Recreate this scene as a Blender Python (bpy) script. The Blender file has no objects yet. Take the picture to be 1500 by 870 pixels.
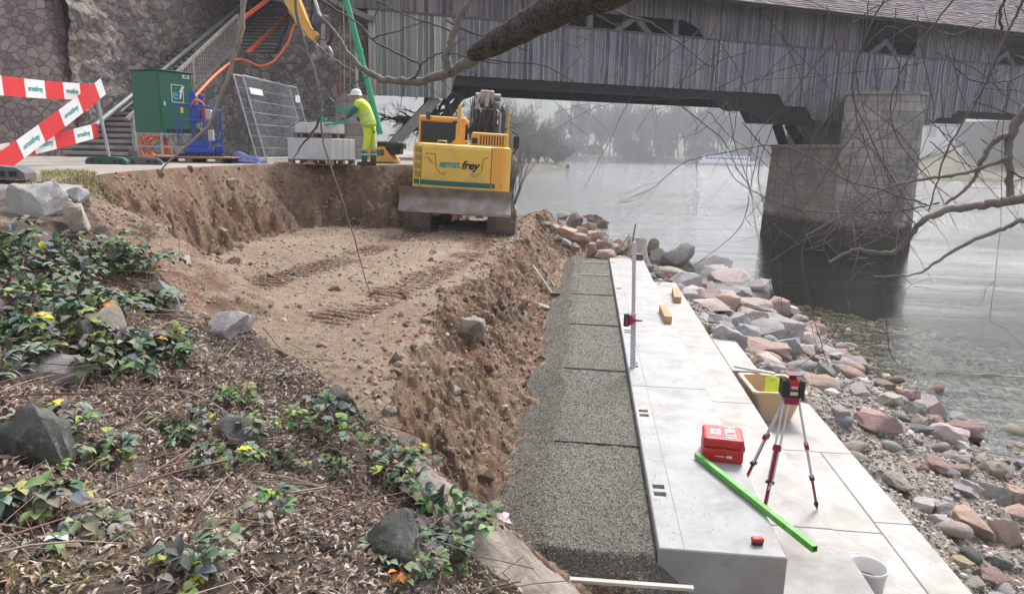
import bpy, bmesh, math, random
import numpy as np
from mathutils import Vector, Matrix, Euler, noise as mnoise
random.seed(7); RNG = np.random.default_rng(11)
C = bpy.context.scene.collection
SC = bpy.context.scene
# ---------------------------------------------------------------- camera
W0, H0, FPX = 1500., 870., 1040.
ROLL, PITCH, YAW = math.radians(1.2), math.radians(11.70), math.radians(5.994)
_h = Vector((-math.sin(YAW), math.cos(YAW), 0)); _z = Vector((0, 0, 1)); _rt = Vector((math.cos(YAW), math.sin(YAW), 0))
CD = _h*math.cos(PITCH) - _z*math.sin(PITCH); _up = _h*math.sin(PITCH) + _z*math.cos(PITCH)
CR = _rt*math.cos(ROLL) + _up*math.sin(ROLL); CU = -_rt*math.sin(ROLL) + _up*math.cos(ROLL)
cam = bpy.data.cameras.new('camera'); camo = bpy.data.objects.new('camera', cam); C.objects.link(camo)
camo.matrix_world = Matrix(((CR.x, CU.x, -CD.x, 0), (CR.y, CU.y, -CD.y, 0), (CR.z, CU.z, -CD.z, 0), (0, 0, 0, 1)))
cam.sensor_width = 36; cam.lens = FPX/W0*36; cam.clip_start = .05; cam.clip_end = 6000
SC.camera = camo
# ---------------------------------------------------------------- sky, sun, exposure
SUN_EL, SUN_AZ = math.radians(48), math.radians(20)      # soft sun, high, ahead and to the right (overcast)
w = bpy.data.worlds.new('World'); SC.world = w; w.use_nodes = True
nt = w.node_tree; bg = nt.nodes['Background']
sky = nt.nodes.new('ShaderNodeTexSky'); sky.sky_type = 'NISHITA'; sky.sun_disc = False
sky.sun_elevation = SUN_EL; sky.sun_rotation = SUN_AZ; sky.air_density = 1.2; sky.dust_density = 4; sky.ozone_density = 1
hs = nt.nodes.new('ShaderNodeHueSaturation'); hs.inputs['Saturation'].default_value = .22; hs.inputs['Value'].default_value = 1.0
nt.links.new(sky.outputs[0], hs.inputs['Color']); mxs = nt.nodes.new('ShaderNodeMix'); mxs.data_type = 'RGBA'; mxs.blend_type = 'MULTIPLY'; mxs.inputs[0].default_value = 1; mxs.inputs[7].default_value = (1.0, .985, 1.06, 1); nt.links.new(hs.outputs[0], mxs.inputs[6]); nt.links.new(mxs.outputs[2], bg.inputs[0]); bg.inputs[1].default_value = .15
sun = bpy.data.lights.new('sun', 'SUN'); sun.energy = 2.0; sun.angle = math.radians(14); sun.color = (1, .96, .9)
suno = bpy.data.objects.new('sun', sun); C.objects.link(suno)
_sd = Vector((math.sin(SUN_AZ)*math.cos(SUN_EL), math.cos(SUN_AZ)*math.cos(SUN_EL), math.sin(SUN_EL)))
suno.rotation_euler = _sd.to_track_quat('Z', 'Y').to_euler()
vs = SC.view_settings; vs.view_transform = 'Standard'; vs.look = 'None'; vs.exposure = 1.05; vs.gamma = 1; vs.use_curve_mapping = False
SC.cycles.max_bounces = 6; SC.cycles.transparent_max_bounces = 12; SC.cycles.volume_bounces = 1
SC.cycles.volume_step_rate = 4
WATER = -4.3
# ---------------------------------------------------------------- helpers
def ray(x, y): return CR*(x - W0/2) + CU*(H0/2 - y) + CD*FPX
def atY(x, y, Y):
    r = ray(x, y); return r*(Y/r.y)
def atZ(x, y, z):
    r = ray(x, y); return r*(z/r.z)
def tag(o, label, cat, group=None, kind=None):
    if label: o['label'] = label
    if cat: o['category'] = cat
    if group: o['group'] = group
    if kind: o['kind'] = kind
    return o
def thing(name, label, cat, loc=(0, 0, 0), rot=(0, 0, 0), group=None):
    o = bpy.data.objects.new(name, None); C.objects.link(o); o.location = loc
    o.rotation_euler = rot if isinstance(rot, tuple) or isinstance(rot, Euler) else (0, 0, rot)
    o.empty_display_size = .2
    return tag(o, label, cat, group)
def copy_tree(o, parent=None):
    c = o.copy(); C.objects.link(c)
    if parent: c.parent = parent
    for ch in o.children: copy_tree(ch, c)
    return c
class MB:
    def __init__(s): s.v = []; s.f = []; s.sm = []
    def add(s, vs_, fs, smooth=False):
        b = len(s.v); s.v.extend([tuple(p) for p in vs_]); s.f.extend([tuple(i+b for i in f) for f in fs]); s.sm.extend([smooth]*len(fs)); return s
    def box(s, a, b, rot=None, at=(0, 0, 0)):
        (x0, y0, z0), (x1, y1, z1) = a, b
        vs_ = [Vector(p) for p in ((x0,y0,z0),(x1,y0,z0),(x1,y1,z0),(x0,y1,z0),(x0,y0,z1),(x1,y0,z1),(x1,y1,z1),(x0,y1,z1))]
        if rot is not None:
            R = Euler(rot).to_matrix() if not isinstance(rot, Matrix) else rot
            vs_ = [R @ p for p in vs_]
        vs_ = [p + Vector(at) for p in vs_]
        return s.add(vs_, [(0,3,2,1),(4,5,6,7),(0,1,5,4),(1,2,6,5),(2,3,7,6),(3,0,4,7)])
    def bbox(s, a, b, r=.02, rot=None, at=(0, 0, 0), seg=2):
        bm = bmesh.new(); bmesh.ops.create_cube(bm, size=1)
        for v in bm.verts: v.co = Vector([(a[i]+b[i])/2 + v.co[i]*(b[i]-a[i]) for i in range(3)])
        bmesh.ops.bevel(bm, geom=list(bm.edges), offset=r, segments=seg, affect='EDGES', profile=.5)
        R = Euler(rot).to_matrix() if rot is not None else Matrix.Identity(3)
        bm.verts.index_update()
        s.add([R @ v.co + Vector(at) for v in bm.verts], [[v.index for v in f.verts] for f in bm.faces], False); bm.free(); return s
    def bar(s, p, q, w_, h_=None, up=(0, 0, 1)):
        p, q = Vector(p), Vector(q); h_ = h_ or w_; d = (q-p); L = d.length; d.normalize()
        u = Vector(up); sx = d.cross(u)
        if sx.length < 1e-4: sx = d.cross(Vector((0, 1, 0)))
        sx.normalize(); sz = sx.cross(d)
        vs_ = [p + sx*a*w_/2 + sz*b*h_/2 for a, b in ((-1,-1),(1,-1),(1,1),(-1,1))] + [q + sx*a*w_/2 + sz*b*h_/2 for a, b in ((-1,-1),(1,-1),(1,1),(-1,1))]
        return s.add(vs_, [(0,1,2,3),(7,6,5,4),(0,4,5,1),(1,5,6,2),(2,6,7,3),(3,7,4,0)])
    def tube(s, pts, r, n=8, cap=True, smooth=True):
        pts = [Vector(p) for p in pts]; m = len(pts)
        rs = r if isinstance(r, (list, tuple)) else [r]*m
        t0 = (pts[1]-pts[0]).normalized(); a = t0.orthogonal().normalized(); vs_ = []
        for i in range(m):
            t = (pts[min(i+1, m-1)] - pts[max(i-1, 0)])
            if t.length < 1e-9: t = t0
            t.normalize(); a = a - t*a.dot(t)
            if a.length < 1e-5: a = t.orthogonal()
            a.normalize(); b = t.cross(a)
            for k in range(n):
                an = 2*math.pi*k/n; vs_.append(pts[i] + (a*math.cos(an) + b*math.sin(an))*rs[i])
        fs = [(i*n+k, i*n+(k+1) % n, (i+1)*n+(k+1) % n, (i+1)*n+k) for i in range(m-1) for k in range(n)]
        s.add(vs_, fs, smooth)
        if cap: s.add(vs_[:n], [tuple(range(n))[::-1]]); s.add(vs_[-n:], [tuple(range(n))])
        return s
    def cyl(s, p, q, r, n=16, r2=None, smooth=True): return s.tube([p, q], [r, r if r2 is None else r2], n, True, smooth)
    def lathe(s, prof, n=24, at=(0, 0, 0), smooth=True, M=None):
        vs_ = []
        for r, z in prof:
            for k in range(n):
                an = 2*math.pi*k/n; p = Vector((r*math.cos(an), r*math.sin(an), z))
                if M: p = M @ p
                vs_.append(p + Vector(at))
        fs = [(i*n+k, i*n+(k+1) % n, (i+1)*n+(k+1) % n, (i+1)*n+k) for i in range(len(prof)-1) for k in range(n)]
        return s.add(vs_, fs, smooth)
    def ball(s, c, r, n=10, m=7):
        r = (r, r, r) if not isinstance(r, (tuple, list)) else r
        vs_ = [(c[0], c[1], c[2]-r[2])]
        for i in range(1, m):
            a = math.pi*i/m - math.pi/2
            for k in range(n):
                b = 2*math.pi*k/n; vs_.append((c[0]+r[0]*math.cos(a)*math.cos(b), c[1]+r[1]*math.cos(a)*math.sin(b), c[2]+r[2]*math.sin(a)))
        vs_.append((c[0], c[1], c[2]+r[2])); e = len(vs_)-1
        fs = [(0, 1+(k+1) % n, 1+k) for k in range(n)]
        for i in range(m-2): fs += [(1+i*n+k, 1+i*n+(k+1) % n, 1+(i+1)*n+(k+1) % n, 1+(i+1)*n+k) for k in range(n)]
        fs += [(e, 1+(m-2)*n+k, 1+(m-2)*n+(k+1) % n) for k in range(n)]
        return s.add(vs_, fs, True)
    def prism(s, poly, ax, a, b):
        """poly: 2D outline; ax: axis of extrusion ('x','y','z') from a to b"""
        def P(u, v, t): return {'x': (t, u, v), 'y': (u, t, v), 'z': (u, v, t)}[ax]
        n = len(poly); vs_ = [P(u, v, a) for u, v in poly] + [P(u, v, b) for u, v in poly]
        return s.add(vs_, [tuple(range(n))[::-1], tuple(range(n, 2*n))] + [(i, (i+1) % n, n+(i+1) % n, n+i) for i in range(n)])
    def build(s, name, m, parent=None, loc=None, fix=True):
        me = bpy.data.meshes.new(name); me.from_pydata([tuple(p) for p in s.v], [], s.f); me.polygons.foreach_set('use_smooth', s.sm)
        if fix:
            bm = bmesh.new(); bm.from_mesh(me); bmesh.ops.recalc_face_normals(bm, faces=bm.faces); bm.to_mesh(me); bm.free()
        ms = m if isinstance(m, (list, tuple)) else [m]
        for q in ms: me.materials.append(q)
        o = bpy.data.objects.new(name, me); C.objects.link(o)
        if parent: o.parent = parent
        if loc: o.location = loc
        return o
def npmesh(name, V, F, m, tint=None, smooth=False, parent=None):
    """fast mesh from numpy: V (n,3), F (k,3|4); tint (n,3)"""
    me = bpy.data.meshes.new(name); n, k = len(V), len(F); c = F.shape[1]
    me.vertices.add(n); me.vertices.foreach_set('co', np.asarray(V, np.float32).ravel())
    me.loops.add(k*c); me.loops.foreach_set('vertex_index', np.asarray(F, np.int32).ravel())
    me.polygons.add(k); me.polygons.foreach_set('loop_start', np.arange(0, k*c, c, dtype=np.int32))
    me.polygons.foreach_set('use_smooth', np.full(k, smooth))
    if tint is not None:
        a = me.color_attributes.new('tint', 'FLOAT_COLOR', 'POINT')
        t4 = np.ones((n, 4), np.float32); t4[:, :3] = tint; a.data.foreach_set('color', t4.ravel())
    me.update(calc_edges=True); me.validate()
    me.materials.append(m); o = bpy.data.objects.new(name, me); C.objects.link(o)
    if parent: o.parent = parent
    return o
# ---- materials
class NT:
    def __init__(s, name):
        s.m = bpy.data.materials.new(name); s.m.use_nodes = True; s.t = s.m.node_tree; s.b = s.t.nodes['Principled BSDF']; s.out = s.t.nodes['Material Output']
        s.co = s.t.nodes.new('ShaderNodeTexCoord'); s.c = s.co.outputs['Object']
    def N(s, t): return s.t.nodes.new('ShaderNode'+t)
    def L(s, a, b): s.t.links.new(a, b)
    def mapping(s, sc=(1, 1, 1), rot=(0, 0, 0), src=None):
        n = s.N('Mapping'); n.inputs['Scale'].default_value = sc; n.inputs['Rotation'].default_value = rot; s.L(src or s.c, n.inputs[0]); return n.outputs[0]
    def noise(s, sc, det=4, rough=.55, dist=0, co=None):
        n = s.N('TexNoise'); n.inputs['Scale'].default_value = sc; n.inputs['Detail'].default_value = det; n.inputs['Roughness'].default_value = rough; n.inputs['Distortion'].default_value = dist
        s.L(co or s.c, n.inputs[0]); return n.outputs['Fac']
    def vor(s, sc, feat='F1', out='Distance', co=None, rnd=1):
        n = s.N('TexVoronoi'); n.feature = feat; n.inputs['Scale'].default_value = sc; n.inputs['Randomness'].default_value = rnd; s.L(co or s.c, n.inputs[0]); return n.outputs[out]
    def ramp(s, fac, stops, interp='LINEAR'):
        n = s.N('ValToRGB'); n.color_ramp.interpolation = interp; e = n.color_ramp.elements
        while len(e) < len(stops): e.new(.5)
        for q, (p, c) in zip(e, stops):
            q.position = p; q.color = (*c, 1) if isinstance(c, (tuple, list)) else (c, c, c, 1)
        s.L(fac, n.inputs[0]); return n.outputs[0]
    def mix(s, a, b, f=.5, mode='MIX'):
        n = s.N('Mix'); n.data_type = 'RGBA'; n.blend_type = mode
        for k, x in ((0, f), (6, a), (7, b)):
            if isinstance(x, bpy.types.NodeSocket): s.L(x, n.inputs[k])
            elif k == 0: n.inputs[0].default_value = x
            else: n.inputs[k].default_value = (*x, 1) if isinstance(x, (tuple, list)) else (x, x, x, 1)
        return n.outputs[2]
    def math(s, op, a, b=0.):
        n = s.N('Math'); n.operation = op
        for k, x in ((0, a), (1, b)):
            if isinstance(x, bpy.types.NodeSocket): s.L(x, n.inputs[k])
            else: n.inputs[k].default_value = x
        return n.outputs[0]
    def attr(s, name='tint'):
        n = s.N('Attribute'); n.attribute_name = name; return n.outputs['Color']
    def bump(s, h, strength=.5, dist=.02, prev=None):
        n = s.N('Bump'); n.inputs['Strength'].default_value = strength; n.inputs['Distance'].default_value = dist; s.L(h, n.inputs['Height'])
        if prev is not None: s.L(prev, n.inputs['Normal'])
        s.L(n.outputs[0], s.b.inputs['Normal']); return n.outputs[0]
    def col(s, c):
        if isinstance(c, bpy.types.NodeSocket): s.L(c, s.b.inputs['Base Color'])
        else: s.b.inputs['Base Color'].default_value = (*c, 1)
    def set(s, rough=.8, metal=0, spec=.5):
        s.b.inputs['Roughness'].default_value = rough; s.b.inputs['Metallic'].default_value = metal; s.b.inputs['Specular IOR Level'].default_value = spec; return s
_PM = {}
def pm(name, c, c2=None, sc=3., rough=.7, metal=0, bump=0, bsc=40, dirt=None, dsc=1.5, spec=.4, lo=.35, hi=.7):
    """painted / plain procedural material: two-tone noise, optional dirt patches and bump"""
    if name in _PM: return _PM[name]
    n = NT(name).set(rough, metal, spec)
    c2 = c2 or tuple(x*.8 for x in c)
    col = n.mix(c2, c, n.ramp(n.noise(sc, 5, .6), [(lo, 0.), (hi, 1.)]))
    if dirt: col = n.mix(col, dirt, n.ramp(n.noise(dsc, 8, .7), [(.52, 0.), (.72, .75)]))
    n.col(col)
    if bump: n.bump(n.noise(bsc, 4), bump, .01)
    _PM[name] = n.m; return n.m
# ---- numpy noise
_perm = RNG.permutation(512).astype(np.int64)
def _hash(ix, iy): return (_perm[(ix + _perm[iy & 511]) & 511])/511.
def vnoise(x, y):
    ix = np.floor(x).astype(np.int64); iy = np.floor(y).astype(np.int64); fx = x-ix; fy = y-iy
    fx = fx*fx*(3-2*fx); fy = fy*fy*(3-2*fy)
    a = _hash(ix, iy); b = _hash(ix+1, iy); c = _hash(ix, iy+1); d = _hash(ix+1, iy+1)
    return (a*(1-fx)+b*fx)*(1-fy)+(c*(1-fx)+d*fx)*fy - .5
def fbm(x, y, o=4, g=.5, l=2.03):
    s = 0; a = 1.
    for i in range(o): s = s + a*vnoise(x+17.3*i, y+9.1*i); a *= g; x = x*l; y = y*l
    return s
def sstep(t): t = np.clip(t, 0, 1); return t*t*(3-2*t)
# ================================================================ TERRAIN
P1 = [(-6.29,7.97),(-6.8,9.4),(-7.3,11.2),(-7.55,13.6),(-7.35,16.0),(-6.4,17.3),(-5.3,17.4),(-4.75,18.2),(-4.5,20),(-4.3,30)]
P2 = [(-6.29,7.97),(-5.78,7.6),(-4.35,6.4),(-3.46,5.7),(-2.94,5.4),(-2.35,5.0),(-1.73,4.5),(-1.41,4.1),(-.82,3.8),(-.41,3.75),(.05,3.85),(.6,3.95)]
_ctrl = [(atY(*q[:2], q[2])) for q in [(0,340,6.2),(120,350,6.4),(200,400,5.8),(260,440,5.7),(0,430,4.3),(150,460,4.6),(400,503,5.0),(300,520,4.4),(100,560,3.2),
   (0,560,2.9),(300,650,3.1),(500,580,4.3),(480,650,3.5),(640,690,3.8),(0,700,2.1),(200,750,2.3),(400,770,2.5),(560,790,2.7),(740,770,3.75),(0,870,1.5),(200,870,1.65),(400,870,1.9),(600,870,2.45),(700,870,3.0),(850,868,3.85)]]
_ctrl += [Vector(q) for q in [(-7,8.3,-.46),(-8,9,-.45),(-9,7,-.46),(-9,4,-.5),(-7,12,-.45),(0,0,-1.9),(-2,0,-1.2),(-4,1,-.8),(1.3,2,-3.1),(1.4,3.6,-3.1),(2,-1,-3.1),(-5,-3,-.6),(0,-3,-1.6)]]
_cp = np.array([(p.x, p.y) for p in _ctrl]); _cz = np.array([p.z for p in _ctrl])
def _tps(r2): return np.where(r2 > 1e-9, .5*r2*np.log(np.maximum(r2, 1e-9)), 0)
_NC = len(_cp); _K = _tps(((_cp[:, None]-_cp[None])**2).sum(-1)) + np.eye(_NC)*.03
_P = np.hstack([np.ones((_NC, 1)), _cp]); _A = np.block([[_K, _P], [_P.T, np.zeros((3, 3))]])
_sol = np.linalg.solve(_A, np.concatenate([_cz, np.zeros(3)]))
def nat(x, y):
    s = _sol[_NC]+_sol[_NC+1]*x+_sol[_NC+2]*y
    for i in range(_NC): s = s + _sol[i]*_tps((x-_cp[i, 0])**2+(y-_cp[i, 1])**2)
    s = np.clip(s, -3.4, -.44)
    pl = -.45 + np.clip((y-12)/8, 0, 1)*.02
    s = s + (pl-s)*sstep((y-7.0)/1.3)
    return np.where(x < -8.5, np.maximum(s, -.5), s)
def dpoly(x, y, P):
    d = np.full(x.shape, 1e9); 
    for (ax, ay), (bx, by) in zip(P[:-1], P[1:]):
        dx, dy = bx-ax, by-ay; t = np.clip(((x-ax)*dx+(y-ay)*dy)/(dx*dx+dy*dy), 0, 1)
        d = np.minimum(d, np.hypot(x-ax-t*dx, y-ay-t*dy))
    return d
def inpoly(x, y, P):
    r = np.zeros(x.shape, bool); n = len(P); j = n-1
    for i in range(n):
        xi, yi = P[i]; xj, yj = P[j]
        c = ((yi > y) != (yj > y)) & (x < (xj-xi)*(y-yi)/(yj-yi+1e-12)+xi); r ^= c; j = i
    return r
DIG = P2[::-1] + P1[1:] + [(.6, 30)]
GROOVES = [14.89, 12.82, 11.3, 10.5, 8.24, 6.02]
def XS(y): return np.interp(y, [2,5,8,10,13,15,19,21,23,25,26.5], [6.5,6.6,6.35,6.2,5.9,5.6,5.5,4.4,2.2,-2,-4.4])
def XO(y): return np.interp(y, [9.55,9.65,11.4,11.5,16.2,16.4], [3.05,2.42,2.42,2.05,2.05,1.35])
def height(x, y):
    """returns z and zone id: 0 path, 1 soil, 2 bank, 3 gravel bed, 4 shore"""
    wob = fbm(x*2.3+4, y*2.3, 4)*.22
    N = nat(x, y); z = N.copy(); zone = np.full(x.shape, 2)
    pathm = (N > -.53) & (y > 3) & ((y > 8.0) | (x < -6.5)); zone[pathm] = 0; zone[(zone == 0) & (N < -.6)] = 2
    z = z + np.where(pathm, fbm(x*3, y*3, 4)*.012, fbm(x*2.2, y*2.2, 5)*.13+fbm(x*14, y*14, 3)*.035)
    ins = inpoly(x, y, DIG)
    d1 = dpoly(x, y, P1) ; d2 = dpoly(x, y, P2)
    zf = np.interp(y, [4,6,12,22,30], [-1.78,-1.86,-2.0,-2.0,-2.1]) + np.clip((-2.2-x)*.03, -.02, .12)
    XL = np.interp(y, [4,5,6.4,8.2,11.1,15.75,20], [-.95,-1.34,-1.65,-1.76,-1.73,-1.6,-1.3])+fbm(y*1.3, x*.4, 4)*.35
    XT = np.interp(y, [3.8,5,5.8,7.5,9.7,13.5,18.4], [-.35,-.66,-.63,-.65,-.62,-.55,-.43])
    t = np.clip((x-XL)/(XT-XL), 0, 1.6)
    wy = y + fbm(x*2.4, y*1.7, 4)*.55; ridge = np.abs(fbm(wy*2.6+x*1.6, x*1.1+3+y*.2, 5, .6)); rid2 = np.abs(fbm(wy*7.5+x*3, x*3.2, 4, .6))
    clod = np.abs(fbm(x*5.5, y*5.5, 4))*.13 + fbm(x*17, y*17, 3)*.05 + fbm(x*1.3, y*1.3, 3)*.10
    slope = sstep(np.clip(t, 0, 1)*.9+.05)
    clod = clod*np.where(t > 0, 1., .34)
    E = zf + (-2.80-zf)*np.where(t > 0, np.clip(t, 0, 1)**.88, 0) + clod*1.1 + (-.24*ridge-.11*rid2+.06+.07*fbm(x*9, y*9, 3))*np.sin(np.clip(t, 0, 1)**.8*math.pi)
    # crawler marks on the pit floor
    for x0, k in ((-4.0, .035), (-2.15, .035)):
        cx = x0 - (17-y)*k - .010*(17-y)**2*.3
        m = sstep(1.35-np.abs(x-cx)/.36)*sstep((y-6.5)/1.5)*(t <= .02)
        E = E - m*clod*.8 - m*.05 + m*.042*np.clip(.85+1.5*fbm(x*1.7, y*1.7, 3), .1, 1)*np.tanh(3*np.sin((y+.15*x)*2*math.pi/.19))
    cut1 = N - .03 - d1*(1.55+fbm(x*3, y*3, 3)*.9) - np.abs(fbm(x*2+y*3, y*3-x, 5))*.45*np.clip(d1*3, 0, 1) + fbm(x*16, y*16, 3)*.05
    cut2 = N - .02 - d2*(.62+fbm(x*2, y*2, 2)*.3) + clod*.6
    cut2 = E + np.maximum(cut2-E, 0)*sstep((2.0-d2)/1.2)
    I = np.maximum(np.maximum(E, cut1), cut2)
    I = np.where(y > 22.5, I-(y-22.5)*.5, I)
    I = I + .55*np.exp(-((x-.1)**2/1.2+(y-19.6)**2/1.0))*(y > 16) + .25*np.exp(-((x+1.2)**2/.8+(y-20)**2/3.))
    I = np.where(y > 17.6, np.maximum(I, -2.72 - np.clip(y-21, 0, 9)*.6), I)
    z = np.where(ins, np.minimum(I, N+.02), z); zone = np.where(ins, 1, zone)
    led = (zone == 2) & (d2 < .42+.2*fbm(x*3, y*3, 3)) & (x > -.95) & (y < 4.4); z = np.where(led, N + fbm(x*4+2, y*4, 4)*.05, z); zone = np.where(led, 5, zone)
    # gravel bed
    XF = np.interp(y, [3.9,4.4,6,12,17.2], [-.1,-.2,-.2,-.24,-.3]) + fbm(y*2, y*0+3, 3)*.10
    G = -2.57 - np.clip(XF-x, 0, 9)*(.52) - np.clip(4.32+.25*fbm(x*3, y*3, 2)-y, 0, 9)*.85 - np.clip(x-.52, 0, 9)*1.0
    G = G + fbm(x*30, y*30, 3)*.012 + fbm(x*6, y*6, 3)*(.008+.07*np.clip(XF-x, 0, .5))
    for gy in []:
        G = G - .03*sstep(1-np.abs(y-gy-.01*vnoise(x*9, y*0+gy))/.035)*((x > -.17) | (gy > 9))*(x > -.25)
    gm = (y > 3.2) & (y < 18.0+fbm(x*4, y*4, 2)*.5) & (x < 1.35) & (G > np.where(ins, z, z-.0)) & (x > XT-.25)
    z = np.where(gm, G, z); zone = np.where(gm, 3, zone)
    # shore
    xs, xo = XS(y), XO(y)
    zo = np.interp(y, [5,9.3,9.7,13,17,22], [-3.40,-3.40,-3.06,-3.02,-2.95,-2.9])
    S = zo + (WATER-zo)*np.clip((x-xo)/(xs-xo), 0, 1)**.8
    dd = x-xs; S = np.where(dd > 0, WATER - .10*np.minimum(dd, 5) - .55*np.clip(dd-5, 0, 9), S)
    S = S + fbm(x*3, y*3, 5)*.13*(1) + fbm(x*12, y*12, 3)*.05
    sh = (x > 1.3) | ((x > .56) & (y > 17.1))
    S = np.where((x < xo-.06) & (y < 17.1), -3.75, S)
    z = np.where(sh & (y < 19.5), S, np.where(sh, np.minimum(S, np.maximum(z, S)), z)); zone = np.where(sh, 4, zone)
    z = np.where(sh & (x < 1.36) & (y < 17.1), -3.7, z)
    z = np.where((x > .57) & (x <= 1.3) & (y < 17.1) & (y > 4.27), -3.2, z)
    # beyond the pit: land left of x=-4.4 runs on to the abutment, right of it river
    fall = np.clip(np.minimum((x+4.6+.1*(y-24)*(y > 24))*.75, 6), 0, 6)
    z = np.where(y > 25.5, np.minimum(z, -.45-fall), z)
    z = np.where((y > 23) & (x > -4.4), np.minimum(z, -2.3-(y-23)*.75), z)
    z = np.where(y > 33, np.minimum(z, -.45-(y-33)*.5*np.clip((x+13)*.5, 0, 1)), z)
    zone = np.where((y > 22.5) & (x > -4.4) & (zone < 4), 4, zone)
    zone = np.where((zone == 0) & (z < -.75), 2, zone)
    z = np.maximum(z, -9)
    return z, zone
def hz(x, y): return float(height(np.array([float(x)]), np.array([float(y)]))[0][0])
def natz(x, y): return hz(x, y)
# polar tessellation
na, nr = 900, 900
az = np.linspace(math.radians(-62), math.radians(58), na)
rr = np.concatenate([np.geomspace(.7, 26, nr-70), np.geomspace(26.3, 90, 70)])
A, R_ = np.meshgrid(az, rr); X = R_*np.sin(A); Y = R_*np.cos(A)
Z, ZN = height(X, Y)
idx = np.arange(na*nr).reshape(nr, na)
quads = np.stack([idx[:-1, :-1], idx[:-1, 1:], idx[1:, 1:], idx[1:, :-1]], -1).reshape(-1, 4)
VV = np.stack([X, Y, Z], -1).reshape(-1, 3); zq = ZN.reshape(-1)[quads].min(1); _zx = ZN.reshape(-1)[quads]; zq[(zq == 0) & (_zx == 1).any(1)] = 1
def stones_col(n, sc, a, b, k=.9):
    """small stones embedded in a matrix: voronoi cells with per-cell colour"""
    v = n.N('TexVoronoi'); v.inputs['Scale'].default_value = sc; n.L(n.c, v.inputs[0])
    return n.ramp(v.outputs['Distance'], [(.0, 1.), (.28, 1.), (.5, 0.)]), v.outputs['Color'], v.outputs['Distance']
def m_soil():
    n = NT('soil').set(.95, 0, .15)
    big = n.noise(.55, 5, .65, .6); red = n.ramp(n.noise(.9, 4, .6, .8), [(.5, 0.), (.66, 1.)])
    c = n.ramp(big, [(.32, (.10,.070,.052)), (.5, (.225,.165,.115)), (.68, (.35,.27,.19))])
    c = n.mix(c, (.24,.125,.095), n.math('MULTIPLY', red, .85))
    c = n.mix(c, (.085,.07,.058), n.ramp(n.noise(2.6, 7, .75), [(.52, 0.), (.68, .8)]))
    f, cc, d = stones_col(n, 34, 0, 0)
    m = n.math('MULTIPLY', f, n.ramp(n.noise(9, 2), [(.5, 0.), (.58, 1.)]))
    g = n.mix((.40,.33,.27), (.52,.48,.42), cc)
    c = n.mix(c, g, n.math('MULTIPLY', m, .6))
    c = n.mix(c, n.mix((.72,.7,.68), (1.25,1.22,1.2), n.noise(24, 6, .75)), 1, 'MULTIPLY')
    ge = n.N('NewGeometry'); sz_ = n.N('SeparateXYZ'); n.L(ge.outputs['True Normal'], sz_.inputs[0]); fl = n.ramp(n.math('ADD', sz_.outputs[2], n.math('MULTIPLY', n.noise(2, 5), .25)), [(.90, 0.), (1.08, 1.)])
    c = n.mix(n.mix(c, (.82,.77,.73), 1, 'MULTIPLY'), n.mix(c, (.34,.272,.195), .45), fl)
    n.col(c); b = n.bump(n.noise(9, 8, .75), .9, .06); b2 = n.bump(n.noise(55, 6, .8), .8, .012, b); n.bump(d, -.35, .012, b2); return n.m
def m_bank():
    n = NT('bank_earth').set(.95, 0, .1)
    c = n.ramp(n.noise(4, 7, .7), [(.35, (.075,.057,.043)), (.55, (.165,.132,.105)), (.75, (.27,.225,.18))])
    c = n.mix(c, (.40,.33,.25), n.ramp(n.noise(.8, 3), [(.56, 0.), (.64, .6)]))
    n.col(c); b = n.bump(n.noise(14, 8, .8), .9, .05); n.bump(n.noise(80, 5, .8), .7, .01, b); return n.m
def m_path():
    n = NT('path_dust').set(.9, 0, .2)
    c = n.ramp(n.noise(1.2, 7, .65), [(.35, (.22,.20,.175)), (.6, (.32,.295,.26))])
    c = n.mix(c, (.40,.38,.345), n.ramp(n.noise(30, 4, .7), [(.55, 0.), (.7, .6)]))
    n.col(c); n.bump(n.noise(40, 6, .75), .5, .015); return n.m
def m_gravel():
    n = NT('gravel_concrete').set(.85, 0, .35)
    v = n.N('TexVoronoi'); v.inputs['Scale'].default_value = 105; n.L(n.c, v.inputs[0])
    c = n.ramp(v.outputs['Color'], [(.15, (.13,.127,.108)), (.5, (.195,.187,.157)), (.85, (.28,.27,.23))])
    c = n.mix(c, n.mix((.6,.63,.62), (1.2,1.12,1.0), n.noise(.9, 4)), 1, 'MULTIPLY')
    c = n.mix(c, (.05,.05,.043), n.ramp(v.outputs['Distance'], [(.42, 0.), (.62, .8)]))
    n.col(c); b = n.bump(v.outputs['Distance'], -1, .012); n.bump(n.noise(26, 5, .8), .7, .02, b); return n.m
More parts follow.
